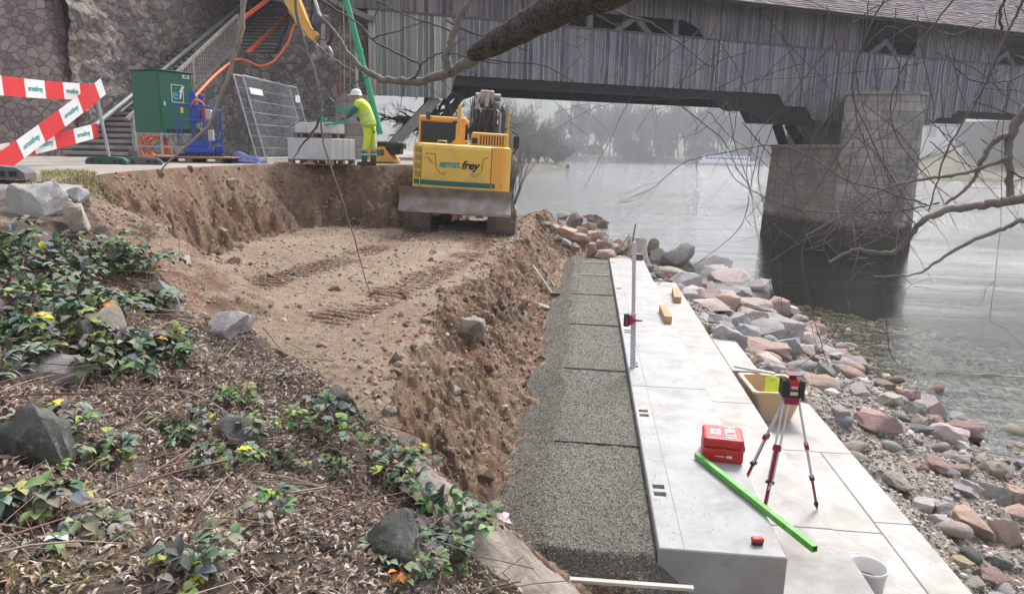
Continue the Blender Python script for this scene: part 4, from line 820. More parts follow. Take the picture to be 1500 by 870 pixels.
def bramble(px, py, size, nst, lab, seed, leaf=.055, cat='bramble plant', name='bramble_plant', gr='bramble plants on the bank', droop=1., tone=None):
    rnd = random.Random(seed); p0 = hit(px, py); root = thing(name, lab, cat, p0, 0, gr); V = []; F = []; T = []; st = MB()
    for i in range(nst):
        a = rnd.uniform(0, 6.28); R0 = size*rnd.uniform(.35, 1); H = size*rnd.uniform(.25, .6)
        base = Vector((rnd.gauss(0, size*.25), rnd.gauss(0, size*.25), 0)); base.z = hz(p0.x+base.x, p0.y+base.y)-p0.z
        pts = []; m = 7
        for k in range(m):
            t = k/(m-1); q = base + Vector((math.cos(a)*R0*t, math.sin(a)*R0*t, 0)) + Vector((rnd.gauss(0, .008), rnd.gauss(0, .008), 0)); gz = hz(p0.x+q.x, p0.y+q.y)-p0.z
            q.z = max(base.z + H*math.sin(math.pi*min(t*.8, 1))*1.0 , gz+.02); pts.append(q)
        st.tube(pts, [.0035*(1-.5*k/(m-1)) for k in range(m)], 5)
        for k in range(1, m):
            d = (pts[k]-pts[k-1]).normalized(); side = d.cross(Vector((0, 0, 1))).normalized()*(1 if k % 2 else -1)
            n3 = 3 if rnd.random() < .75 else 5; pet = pts[k] + side*.03 + Vector((0, 0, .015)); tn = rnd.choice(GREENS) if tone is None else rnd.choice(tone)
            if rnd.random() < .035: tn = rnd.choice([(.42,.36,.05),(.38,.20,.05),(.45,.44,.38),(.26,.12,.07)])
            tn = tuple(c*rnd.uniform(.9, 1.45) for c in tn); st.tube([pts[k], pet], .0015, 3, False)
            for u in range(n3):
                an = (u-(n3-1)/2)*.85; dd = side*math.cos(an) + d*math.sin(an) + Vector((rnd.gauss(0, .15), rnd.gauss(0, .15), rnd.uniform(-.35, .15)*droop))
                leaf_add(V, F, T, pet, dd, Vector((rnd.gauss(0, .25), rnd.gauss(0, .25), 1)), leaf*rnd.uniform(.75, 1.2)*(1.15 if u == n3//2 else 1), leaf*.62, tn)
    npmesh('foliage', np.array(V), np.array(F), M_LEAF, tint=np.array(T), smooth=True, parent=root); st.build('stem', M_STEM, root, fix=False); return root
BR = [(40,395,.5,16,'ivy leaved bramble mat at the left edge below the pale blocks',.055),(120,400,.45,14,'leafy bramble mat below the beige crumbling block',.05),(190,405,.35,12,'bramble leaves on the crest of the pit edge',.055),(225,455,.3,9,'bramble leaves around the upright grey boulder',.055),
 (60,450,.4,12,'dense bramble leaves on the upper left bank',.05),(20,500,.3,8,'brambles above the grey angular boulder at the left',.05),(130,475,.3,10,'bramble tuft trailing over the mossy boulder',.055),(180,540,.28,8,'bright green bramble sprig in the centre of the left bank',.055),
 (255,520,.25,6,'bramble sprig with a yellow leaf near the mossy boulder',.05),(120,520,.25,7,'bramble leaves between the mossy and the grey boulder',.05),(70,640,.2,5,'bramble sprig over the big dark boulder',.05),(20,770,.16,4,'large leaved bramble sprig at the lower left corner',.055),
 (150,690,.18,5,'bramble sprig low in the litter at the left',.045),(140,790,.14,4,'small leafy sprig near the bottom left moss',.04),(270,640,.2,5,'scattered bramble leaves in the litter below the yellow leaf',.04),(320,690,.18,5,'bramble leaves beside the pale bent twig',.04),
 (380,640,.15,3,'pair of leaf sprigs beside the dark boulder in the bank',.04),(300,845,.14,4,'leafy sprig near the bottom edge with a yellowing leaf',.045),(480,625,.24,7,'green bramble tuft just below the dark boulder at the pit rim',.05),(585,690,.25,8,'bramble tuft at the edge of the trench',.05),
 (660,765,.25,8,'bramble spray overhanging the sandy ledge',.055),(640,830,.2,6,'bramble sprigs on the sandy ledge at the bottom',.045),(590,850,.16,5,'bramble leaves below the large dark angular boulder',.045),(420,760,.15,3,'few bramble leaves in open litter at the bottom middle',.04),
 (350,590,.16,4,'leaf sprig between pit rim and dark boulder',.04),(430,680,.14,3,'thin sprig with reddish leaves in the litter',.035),(500,700,.14,3,'sprig of small leaves above the large angular boulder',.035),(10,560,.25,6,'bramble leaves above the big dark boulder',.05)]
for i, (px, py, sz, ns, lb, lf_) in enumerate(BR): bramble(px, py, sz, int(ns*(1.5 if py < 560 and px < 330 else 1.2)), lb, 50+i, lf_*(1.35 if py < 580 else 1.15))
# moss cushions
def cushion(px, py, r, lab, cols, nb=900, h=.03, name='moss_patch', cat='moss'):
    p0 = hit(px, py); n = nb; a = RNG.uniform(0, 6.28, n); q = np.sqrt(RNG.random(n))*r; x = p0.x+q*np.cos(a)*1.5; y = p0.y+q*np.sin(a); z = zs(x, y); L = RNG.uniform(.5, 1, n)*h
    lv, lf = leaf_grid(1, .16, .1, .4, 3); R = rotm(n, .5) @ np.array([[1,0,0],[0,0,-1],[0,1,0]]); o = scatter(name, lv, lf, np.stack([x, y, z-.002], -1), np.stack([L, L, L], -1), R, np.array(cols)[RNG.integers(0, len(cols), n)]*RNG.uniform(.7, 1.2, (n, 1)), M_LIT)
    del o['kind']; tag(o, lab, cat, 'moss and grass patches'); return o
MOSS = [(.26,.27,.04),(.20,.22,.05),(.32,.30,.06)]; DRY = [(.42,.35,.16),(.36,.34,.15),(.30,.30,.10),(.46,.40,.24)]
cushion(135,272,.42,'yellow green moss tuft hanging over the top of the cut',DRY,2600,.10); cushion(70,262,.4,'dry orange grass along the path edge behind the pale blocks',DRY,1500,.06,'dry_grass','grass')
cushion(90,840,.10,'bright moss patch at the bottom left corner',MOSS,900,.02); cushion(730,862,.09,'bright yellow moss on the sandy ledge at the bottom',MOSS,900,.02); cushion(195,790,.08,'small moss patch below the white leaves',MOSS,600,.02); cushion(685,850,.06,'tiny moss patch under the bramble spray on the ledge',MOSS,500,.018)
# ================================================================ TREES
def grow(mb, p, d, L, r, lev, rnd, spread=.6, nch=3, seg=4, wob=.12, up=.05, mins=3, shrink=.68, out=None, mr=0.):
    pts = [p.copy()]; rs = [r]; q = p.copy(); dd = d.normalized()
    for i in range(seg):
        dd = (dd + Vector((rnd.gauss(0, wob), rnd.gauss(0, wob), rnd.gauss(0, wob)+up))).normalized(); q = q + dd*(L/seg); pts.append(q.copy()); rs.append(r*(1-.5*(i+1)/seg) if lev else r*(1-.85*(i+1)/seg))
    rs = [max(q_, mr) for q_ in rs]
    mb.tube(pts, rs, max(mins, min(10, int(4+r*30))) if lev > 1 else mins, False)
    if lev <= 0: return
    for c in range(nch):
        t = rnd.uniform(.35, 1) if c else 1; k = min(int(t*seg), seg); b = pts[k]
        ax = Vector((rnd.gauss(0, 1), rnd.gauss(0, 1), rnd.gauss(0, .6))); nd = (dd + ax.normalized()*spread*rnd.uniform(.5, 1.3)).normalized()
        grow(mb, b, nd, L*shrink*rnd.uniform(.75, 1.15), rs[k]*rnd.uniform(.55, .8), lev-1, rnd, spread, nch, max(3, seg-1), wob, up, mins, shrink, None, mr)
def bare_tree(name, seed, H, r, lab, loc, m1, m2, group=None, spread=.6, lev=5, nch=4, stems=1, up=.06, trunk=.3, cat='tree', mr=0.):
    rnd = random.Random(seed); root = thing(name, lab, cat, loc, 0, group); tk = MB(); cr = MB()
    for s in range(stems):
        b = Vector((rnd.gauss(0, r*2), rnd.gauss(0, r*2), -.3)) if stems > 1 else Vector((0, 0, -.3)); d = Vector((rnd.gauss(0, .1 if stems == 1 else .3), rnd.gauss(0, .1 if stems == 1 else .3), 1)).normalized()
        top = b + d*H*trunk; tk.tube([b, b+d*H*trunk*.5+Vector((rnd.gauss(0, r*.4), 0, 0)), top], [r*1.15, r*.9, r*.75], 9, False)
        for c in range(nch+1):
            nd = (d + Vector((rnd.gauss(0, 1), rnd.gauss(0, 1), 0)).normalized()*spread*rnd.uniform(.2, 1)).normalized()
            grow(cr, top if c < 3 else b+d*H*trunk*rnd.uniform(.6, 1), nd, H*.30*rnd.uniform(.8, 1.2), r*.6, lev-1, rnd, spread, nch, 4, .13, up, 3, .68, None, mr)
    tk.build('trunk', m1, root, fix=False); cr.build('crown', m2, root, fix=False); return root
M_BARK = pm('bark_dark', (.085,.075,.065), (.05,.043,.038), sc=6, rough=.95, bump=.6, bsc=30)
M_TWIG = pm('twigs_far', (.16,.135,.12), (.12,.105,.095), sc=2, rough=.95); M_TWIG2 = pm('twigs_reddish', (.19,.145,.125), (.15,.115,.10), sc=2, rough=.95); M_TWG = pm('twigs_greenish', (.12,.125,.095), (.09,.095,.075), sc=2, rough=.95)
# row on the far bank
prot = [bare_tree('bare_tree', 300+i, 19, .28, None, (0, 0, 0), M_TWIG, [M_TWIG, M_TWIG2][i % 2], 'bare trees on the far bank', .42, 5, 4, 1, .16, .22, 'tree', .045) for i in range(5)]
first = True; rnd = random.Random(5)
FT = [(838,52),(854,66),(870,70),(886,74),(899,70),(912,72),(927,76),(941,70),(955,74),(969,60),(982,64),(995,72),(1009,74),(1023,70),(1038,62),(1053,74),(1066,72),(1081,60),(1095,68),(1109,62),(1124,66),(1141,60),(845,78),(862,62),(878,55),(892,64),(905,58),(918,60),(934,66),(948,58),(962,62),(975,70),(988,76),(1002,66),(1016,60),(1030,72),(1046,70),(1058,60),(1074,64),(1088,56),(1102,52),(1118,60),(1133,56),(832,60),(820,66),(1150,50)]
used = set()
for i, (px, hp) in enumerate(FT):
    k = i % 5; Y = 326+rnd.uniform(0, 26); q = atZ(px, 300, -4.3); p = atY(px, 222, Y); x = p.x; z = float(f_farbank(np.array(x), np.array(Y)))
    if k in used: o = copy_tree(prot[k])
    else: o = prot[k]; used.add(k)
    s = hp/1040*Y/17.; o.location = (x, Y, z); o.scale = (s, s, s); o.rotation_euler = (0, 0, rnd.uniform(0, 6.3)); tag(o, 'hazy leafless tree in the row along the far bank, merging with its neighbours', 'tree')
bush = bare_tree('bare_bush', 350, 8, .16, 'hazy leafless bush at the foot of the tree row on the far bank', (0, 0, 0), M_TWIG, M_TWG, 'bushes on the far bank', .8, 5, 4, 3, .06, .1, 'bush', .05)
for i in range(20):
    px = rnd.uniform(815, 1150); Y = 325+rnd.uniform(0, 20); o = bush if i == 0 else copy_tree(bush); s = rnd.uniform(.7, 1.6); x = atY(px, 222, Y).x; o.location = (x, Y, float(f_farbank(np.array(x), np.array(Y)))); o.scale = (s*1.5, s, s); o.rotation_euler = (0, 0, rnd.uniform(0, 6.3))
for i in range(22):
    px = rnd.uniform(800, 1170); Y = 365+rnd.uniform(0, 50); k = i % 5; o = copy_tree(prot[k]); s = rnd.uniform(.9, 1.5); x = atY(px, 222, Y).x; o.location = (x, Y, float(f_farbank(np.array(x), np.array(Y)))); o.scale = (s, s, s); o.rotation_euler = (0, 0, rnd.uniform(0, 6.3)); o['label'] = 'faint leafless tree in the misty wood behind the bank row'; o['group'] = 'bare trees in the misty wood'
# wooded spit and trees left of it
SP = [(752,165,118,'tall bushy leafless tree rising right of the digger boom',2),(775,185,95,'hazy greenish leafless tree in the middle of the wooded spit',2),(800,190,74,'round reddish leafless tree near the tip of the wooded spit',1),(822,196,46,'low reddish bush at the right end of the wooded spit',1),
      (728,175,120,'leafless tree behind the digger boom',0),(705,170,110,'pale leafless tree seen between digger cab and boom',0),(788,178,50,'greenish scrub at the foot of the wooded spit',2),(815,175,26,'small scrub bush on the stony tip of the spit',2),(764,172,60,'thick scrub on the left part of the spit bank',2)]
for i, (px, Y, hp, lb, mk) in enumerate(SP):
    p = atY(px, 222, Y); z = max(float(f_spit(np.array(p.x), np.array(float(Y)))), WATER); H = hp/1040*Y
    bare_tree('bare_tree', 40+i, H*.95, .02*H, lb, (p.x, Y, z), M_TWIG, [M_TWIG, M_TWIG2, M_TWG][mk], None, .75, 5, 4, 3, .07, .12, 'tree', .028)
# pruned old tree on the near bank between machine and bridge
old = thing('pollard_tree', 'gnarled dark leafless tree on the bank under the bridge, behind the digger', 'tree', (-6.5, 31.2, -1.6)); rnd = random.Random(77)
tk = MB(); tk.tube([(0,0,-.4),(.05,0,.8),(-.1,.1,1.8),(.1,.1,2.6)], [.40,.32,.30,.33], 12, False); cr = MB()
for a, e, L, r in ((2.9,.35,2.0,.15),(2.5,.8,1.9,.15),(.5,.9,2.4,.24),(.2,.45,2.2,.18),(1.4,1.1,2.0,.16),(3.4,.15,1.6,.10),(-.3,.2,1.6,.10),(3.1,1.0,1.8,.12),(0,.05,1.3,.08)):
    grow(cr, Vector((0, 0, rnd.uniform(1.5, 2.6))), Vector((math.cos(a)*math.cos(e), -.15, math.sin(e))), L, r, 4, rnd, .75, 4, 5, .2, -.02, 4, .6)
tk.build('trunk', M_BARK, old, fix=False); cr.build('crown', M_BARK, old, fix=False)
bare_tree('bare_tree', 12, 6.5, .07, 'thin leafless tree with pale upright twigs between the old tree and the digger boom', (-5.6, 40, -4.3), M_TWIG, M_TWIG, None, .5, 4, 3, 4, .1, .15)
bare_tree('bare_tree', 13, 8.5, .08, 'slim leafless tree with upright twigs right of the digger boom', (-5.3, 46, -4.3), M_TWIG, M_TWIG, None, .45, 4, 3, 5, .1, .12)
# ================================================================ FAR BUILDINGS, BOAT
M_WHT = pm('white_render', (.72,.72,.71), (.62,.62,.61), rough=.7); M_RF = pm('grey_roof', (.12,.11,.11), rough=.8); M_GL = pm('window_dark', (.05,.06,.075), rough=.2); M_BLU = pm('blue_cladding', (.10,.20,.42), (.13,.24,.46), rough=.5)
def house(px, py_base, Y, wpx, hpx, lab, wall=M_WHT, roof=True, name='house', cat='house', nwin=3, rows=2, win=M_GL, depth=9, grp=None):
    p = atY(px, py_base, Y); w_ = wpx/1040*Y; h = hpx/1040*Y; r = thing(name, lab, cat, p, 0, grp)
    mb = MB(); mb.box((-w_/2, 0, -8), (w_/2, depth, h)); mb.build('wall', wall, r)
    if roof: mb = MB(); mb.prism([(-.8,h-.1),(depth+.8,h-.1),(depth/2,h+depth*.42)], 'x', -w_/2-.6, w_/2+.6); mb.build('roof', M_RF, r)
    for i in range(nwin):
        for j in range(rows):
            a = -w_/2 + w_*(i+.5)/nwin; ww = w_/nwin*.3; z = h*(j+.3)/rows; mb = MB(); mb.box((a-ww, -.08, z), (a+ww, -.003, z+h/rows*.5)); mb.build('window', win, r)
    return r
house(1362,208,205,64,22,'white river house with three tall windows and grey hipped roof behind the bridge pier',nwin=3,rows=1,win=pm('pale_blinds', (.5,.5,.49)),depth=12)
house(1406,205,250,60,24,'dark green grey shed beside the white river house',wall=pm('dark_shed', (.13,.16,.15), rough=.8),roof=False,nwin=0,name='shed',cat='shed')
house(1475,225,175,62,42,'pale concrete building at the right edge under the bridge',wall=pm('pale_concrete_far', (.20,.185,.165), rough=.8),roof=False,nwin=0,name='building',cat='building')
house(1048,206,520,96,30,'large hazy blue and white hall behind the far trees',wall=M_BLU,roof=False,nwin=0,name='hall',cat='hall',depth=40)
house(1065,206,512,62,44,'tall blue block of the hazy hall with a white top edge',wall=M_BLU,roof=False,nwin=0,name='hall',cat='hall',depth=20)
p = atY(1135,222,352); mb = MB(); mb.box((-20,0,-6),(26,1.2,2.2)); tag(mb.build('river_wall', pm('river_wall', (.3,.29,.26)), loc=p), 'low grey river wall right behind the excursion boat', 'wall')
rnd = random.Random(3)
for i, (px, py) in enumerate([(872,143),(884,150),(896,146),(908,139),(922,147),(935,151),(948,143),(962,150),(976,146),(990,152),(915,153),(1020,150),(1050,152),(1075,148)]):
    Y = 700.; r_ = ray(px, py+4); t = np.linspace(430, 890, 500); zz = f_hill(r_.x/r_.y*t, t); k = np.nonzero(r_.z/r_.y*t < zz)[0]; Y = float(t[k[0]]) if len(k) else 700.
    house(px, py+5, Y, rnd.uniform(7, 12), rnd.uniform(4, 6), 'tiny white house on the misty hillside above the far trees', nwin=2, rows=1, grp='houses on the misty hill')
crane = thing('tower_crane', 'faint yellow tower crane mast above the far trees', 'crane', atY(1007, 215, 430)); My = pm('crane_yellow', (.62,.40,.08), rough=.5)
mb = MB()
for sx in (-1,1):
    for sy in (-1,1): mb.bar((sx*.8,sy*.8,-4),(sx*.8,sy*.8,30),.3)
for i in range(14): mb.bar((-.8,-.8,i*2.4-3),(.8,-.8,i*2.4-.6),.16); mb.bar((.8,-.8,i*2.4-3),(-.8,-.8,i*2.4-.6),.16)
mb.build('mast', My, crane); mb = MB(); mb.bar((-10,0,30),(22,0,30.5),.9); mb.build('jib', My, crane)
# excursion boat
p = atZ(1066, 241.5, WATER); bt_ = thing('excursion_boat', 'white excursion boat with blue window band and red waterline on the far river', 'boat', p); sc_ = 80/1040*p.y/24.
bt_.scale = (sc_, sc_, sc_); Mb = pm('boat_white', (.82,.83,.84), rough=.4)
mb = MB(); n_ = 16; prof = []
def hull(z, k): return [(-12+1.0*k, -2.6*k*0-2.4, z), (9.5, -2.4, z), (12.0-1.2*(1-k)*1, 0, z), (9.5, 2.4, z), (-12+1.0*k, 2.4, z)]
a = [(-11.5,-2.3,0),(9,-2.3,0),(11,0,0),(9,2.3,0),(-11.5,2.3,0)]; b = [(-12,-2.5,1.5),(9.8,-2.5,1.5),(12.4,0,1.7),(9.8,2.5,1.5),(-12,2.5,1.5)]
mb.add(a+b, [(0,1,6,5),(1,2,7,6),(2,3,8,7),(3,4,9,8),(4,0,5,9),(5,6,7,8,9)]); mb.build('hull', Mb, bt_)
mb = MB(); mb.prism([(-11.2,-2.38),(9.1,-2.38),(11.1,0),(9.1,2.38),(-11.2,2.38)], 'z', -.1, .38); mb.build('waterline_stripe', pm('boat_red', (.40,.09,.10), rough=.4), bt_)
mb = MB(); mb.bbox((-10.5,-2.1,1.5),(8.4,2.1,3.5), .15); mb.build('cabin', Mb, bt_); mb = MB(); mb.box((-11,-2.3,3.5),(9.4,2.3,3.65)); mb.build('roof', Mb, bt_)
for i in range(11): mb = MB(); x = -9.6+i*1.6; mb.box((x,-2.14,2.1),(x+1.25,-2.105,3.1)); mb.build('window', M_BLU, bt_)
mb = MB()
for i in range(14): mb.bar((-10+i*1.3,-2.1,3.6),(-10+i*1.3,-2.1,4.5),.08)
mb.bar((-10,-2.1,4.5),(7,-2.1,4.5),.08); mb.build('deck_railing', Mb, bt_)
# ================================================================ EXCAVATOR
def text(name, s, size, m, parent, loc, rot, shear=0., off=0., ext=.002, align='CENTER', width=None):
    cu = bpy.data.curves.new(name, 'FONT'); cu.body = s; cu.size = size; cu.extrude = ext; cu.offset = off; cu.shear = shear; cu.align_x = align; cu.align_y = 'CENTER'; cu.space_character = .95
    tmp = bpy.data.objects.new('tmp', cu); me = bpy.data.meshes.new_from_object(tmp); bpy.data.objects.remove(tmp); bpy.data.curves.remove(cu)
    me.materials.clear(); me.materials.append(m); o = bpy.data.objects.new(name, me); C.objects.link(o)
    if parent: o.parent = parent
    if width:
        xs_ = [v.co.x for v in me.vertices]; k = width/(max(xs_)-min(xs_)); o.scale = (k, k, 1)
    o.location = loc; o.rotation_euler = rot; return o
M_YEL = pm('digger_yellow', (.72,.47,.07), (.66,.43,.065), sc=1.5, rough=.38, dirt=(.38,.28,.14), dsc=2.4, spec=.5); M_ORG = pm('digger_orange', (.74,.36,.045), (.68,.33,.045), sc=2, rough=.4, dirt=(.40,.27,.13), dsc=1.8)
M_GRN = pm('dark_green_paint', (.012,.13,.10), rough=.4); M_BLK = pm('black_rubber', (.018,.018,.02), (.03,.03,.03), rough=.7); M_DSTEEL = pm('dark_steel', (.045,.047,.05), (.10,.10,.10), sc=6, rough=.5, metal=.4)
M_STEEL = pm('worn_steel', (.40,.37,.34), (.22,.185,.155), sc=3, rough=.5, metal=.55, dirt=(.26,.20,.15), dsc=2.2, bump=.2, bsc=15); M_MUD = pm('muddy_steel', (.10,.08,.065), (.20,.16,.125), sc=5, rough=.9, bump=.5, bsc=25)
M_CHR = pm('chrome', (.6,.6,.6), rough=.2, metal=1); M_TEAL = pm('teal_print', (.0,.32,.30), rough=.5); M_INK = pm('black_print', (.01,.01,.012), rough=.5); M_GLASS = pm('cab_glass', (.02,.026,.028), (.03,.035,.036), rough=.08, spec=.8)
M_SEAM = pm('panel_seam', (.12,.075,.015), rough=.8)
ex = thing('excavator', 'yellow crawler excavator with dozer blade seen from behind, working in the dug pit', 'excavator', (-3.22, 17.9, -2.02), Euler((math.radians(.5), math.radians(2.4), math.radians(7))))
# counterweight / house with curved rear
hw = 1.17
def plan(k=0.):
    pts = []
    for i in range(13):
        x = -hw+.02+k + (2*hw-.04-2*k)*i/12; u = x/hw; y = -1.42+k + .20*u*u + .30*max(0, abs(u)-.78)**2*12; pts.append((x, y))
    pts += [(hw-k, .2), (hw-k, 1.75-k), (-hw+k, 1.75-k), (-hw+k, .2)]; return pts
mb = MB(); lv = [(.97,.06),(1.0,.015),(1.12,0),(2.02,0),(2.09,.03),(2.12,.10)]; n_ = len(plan()); V_ = []
for z, k in lv: V_ += [(*p, z) for p in plan(k)]
mb.add(V_, [(l*n_+i, l*n_+(i+1) % n_, (l+1)*n_+(i+1) % n_, (l+1)*n_+i) for l in range(len(lv)-1) for i in range(n_)] + [tuple(range((len(lv)-1)*n_, len(lv)*n_)), tuple(range(n_))[::-1]])
body = mb.build('counterweight', M_YEL, ex)
def strip(z0, z1, x0, x1, off, mat_, nm, par, n=14):
    mb = MB(); vs_ = []; 
    for i in range(n):
        x = x0+(x1-x0)*i/(n-1); u = x/hw; y = -1.42 + .20*u*u + .30*max(0, abs(u)-.78)**2*12
        vs_ += [(x, y-off, z0), (x, y-off, z1)]
    mb.add(vs_, [(2*i, 2*i+2, 2*i+3, 2*i+1) for i in range(n-1)]); return mb.build(nm, mat_, par, fix=False)
strip(1.16, 1.275, -hw+.06, hw-.04, .006, M_GRN, 'stripe', body)
mb = MB(); mb.box((hw+.003, -.9, 1.16), (hw+.006, 1.7, 1.275)); mb.build('stripe', M_GRN, body)
strip(1.04, 2.10, .70, hw-.045, .005, M_ORG, 'side_door', body); strip(1.03, 2.1, .69, .703, .008, M_INK, 'panel_gap', body, 3)
mb = MB(); mb.box((hw+.001,-.8,1.03), (hw+.004,1.7,1.155)); mb.box((hw+.001,-.8,1.28), (hw+.004,1.7,2.02)); mb.build('side_panel', M_ORG, body)
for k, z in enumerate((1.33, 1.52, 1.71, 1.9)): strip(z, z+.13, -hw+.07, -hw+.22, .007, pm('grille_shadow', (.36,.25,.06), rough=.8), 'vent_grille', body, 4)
strip(1.03, 1.06, -1.08, -.95, .005, M_SEAM, 'panel_gap', body, 3); strip(1.06, 2.0, -.945, -.935, .005, M_SEAM, 'panel_gap', body, 3)
for pts in ([(-.85,1.88),(-.62,1.88),(-.58,1.55),(-.45,1.42),(.35,1.42),(.48,1.55),(.5,1.82),(.62,1.88)], [(-.8,1.80),(-.66,1.66)], [(-.44,1.46),(.3,1.46)]):
    mb = MB()
    for a, b in zip(pts[:-1], pts[1:]):
        ya = -1.42+.2*(a[0]/hw)**2-.003; yb = -1.42+.2*(b[0]/hw)**2-.003; mb.bar((a[0],ya,a[1]), (b[0],yb,b[1]), .012, .012)
    mb.build('panel_groove', M_SEAM, body)
text('lettering', 'ernst', .30, M_TEAL, body, (-.26, -1.425, 1.665), (math.pi/2, 0, 0), 0, .006, .004, width=.47); text('lettering', 'frey', .30, M_INK, body, (.20, -1.425, 1.655), (math.pi/2, 0, 0), .28, .008, .004, width=.43)
# cab
mb = MB(); mb.bbox((-1.12, -.35, 2.10), (-.02, 1.35, 2.70), .05); cab = mb.build('cab', M_DSTEEL, ex)
mb = MB(); mb.bbox((-1.14, -.40, 2.62), (.02, 1.40, 2.76), .05); mb.build('roof', M_ORG, cab)
mb = MB(); mb.box((-1.03, -.365, 2.16), (-.12, -.352, 2.60)); mb.build('rear_window', M_GLASS, cab); mb = MB(); mb.box((-.018, -.25, 2.16), (-.012, 1.2, 2.60)); mb.build('side_window', M_GLASS, cab)
mb = MB(); mb.box((-.14,-.40,2.1), (.0,-.36,2.65)); mb.box((-1.13,-.38,2.1),(-1.08,-.34,2.65)); mb.build('pillar', M_ORG, cab)
mb = MB(); mb.bbox((-.75,-.1,2.15),(-.35,.1,2.5), .05); mb.build('seat', M_BLK, cab)
mb = MB(); mb.bbox((-.95,-.5,2.66),(-.85,-.4,2.86), .02); mb.build('work_light', M_DSTEEL, cab); mb = MB(); mb.box((-.30,-.46,2.55),(-.16,-.42,2.66)); mb.build('work_light', M_BLK, cab)
# engine hood
mb = MB(); mb.bbox((.18, -1.02, 2.08), (1.06, .6, 2.43), .05); hood = mb.build('engine_hood', M_ORG, ex)
for i in range(9): x = .40+i*.065; mb = MB(); mb.box((x, -1.025, 2.15), (x+.028, -1.018, 2.37)); mb.build('slot', M_INK, hood)
mb = MB(); mb.bbox((.20,-1.10,2.17),(.33,-1.02,2.30), .015); mb.build('work_light', M_BLK, hood)
# posts
for x, y, w_, z1 in ((-.12,-.95,.13,3.02), (1.04,-.9,.055,2.95)):
    mb = MB(); mb.bbox((x-w_/2, y-w_/2, 2.05), (x+w_/2, y+w_/2, 2.5), .01); mb.bbox((x-w_/3.2, y-w_/3.2, 2.4), (x+w_/3.2, y+w_/3.2, z1), .01)
    if w_ > .1: mb.prism([(x-.2,2.1),(x+.2,2.1),(x+.05,2.25),(x+.05,2.6),(x-.07,2.6),(x-.07,2.25)], 'y', y-.03, y+.03)
    mb.build('post', M_ORG, ex)
mb = MB(); mb.tube([(-.6,-.9,2.1),(-.6,-.9,2.18),(-.4,-.9,2.18),(-.4,-.9,2.1)], .018, 6); mb.tube([(.0,-.95,2.1),(.05,-.95,2.2),(.16,-.95,2.2),(.2,-.95,2.1)], .025, 6); mb.build('grab_handle', M_YEL, ex)
mb = MB(); mb.tube([(1.15,.0,1.9),(1.28,.0,2.1),(1.28,.1,2.45),(1.15,.1,2.5)], .02, 6); mb.bbox((1.2,.05,2.1),(1.34,.09,2.4), .02); mb.build('mirror', M_BLK, ex)
# boom and arm rising behind
mb = MB(); mb.prism([(1.9,1.6),(2.6,1.7),(3.0,2.6),(2.9,3.35),(2.55,3.55),(2.3,3.3),(2.45,2.7),(2.1,2.1)], 'x', .16, .22); mb.prism([(1.9,1.6),(2.6,1.7),(3.0,2.6),(2.9,3.35),(2.55,3.55),(2.3,3.3),(2.45,2.7),(2.1,2.1)], 'x', .60, .66)
mb.prism([(1.95,1.7),(2.05,1.65),(2.42,2.7),(2.28,3.3),(2.22,3.25),(2.35,2.7)], 'x', .22, .60); boom = mb.build('boom', M_DSTEEL, ex)
mb = MB(); mb.bbox((.22,2.3,3.2),(.62,2.9,3.62), .05); mb.cyl((.1,2.5,3.45),(.8,2.5,3.45), .10, 14); mb.cyl((.12,2.45,2.9),(.75,2.45,2.9), .08, 12); mb.build('boom_joint', M_STEEL, boom)
for x in (.10, .74): 
    mb = MB(); mb.cyl((x,1.9,1.7),(x,2.2,2.7), .07, 12); mb.build('ram', M_DSTEEL, boom); mb = MB(); mb.cyl((x,2.2,2.7),(x,2.4,3.3), .035, 10); mb.build('ram_rod', M_CHR, boom)
rnd = random.Random(9); mb = MB()
for i in range(14):
    x = rnd.uniform(.05, .75); x2 = x+rnd.uniform(-.15,.15); b = rnd.uniform(.1,.35); mb.tube([(x,2.0,2.15),(x-.05,1.95-b,2.5),(x2,2.05-b,2.95),(x2+rnd.uniform(-.1,.1),2.3,rnd.uniform(3.1,3.5))], .018, 6)
mb.build('hydraulic_hose', M_BLK, boom)
mb = MB(); mb.tube([(.02,1.9,2.3),(.0,1.8,3.0),(.1,2.1,3.1),(.7,2.1,3.1),(.82,1.85,3.0),(.84,1.9,2.2)], .028, 7); mb.tube([(.25,2.1,3.5),(.15,1.95,3.3),(.3,1.9,3.0)], .03, 7); mb.cyl((.42,2.0,3.15),(.42,2.15,3.55), .06, 10); mb.build('pipework', M_STEEL, boom)
mb = MB(); mb.bbox((.60,2.0,2.2),(.70,2.6,3.3), .02); mb.prism([(.74,2.2),(.95,2.2),(.98,3.0),(.86,3.25),(.76,3.0)], 'y', 2.3, 2.42); mb.build('link_arm', M_DSTEEL, boom)
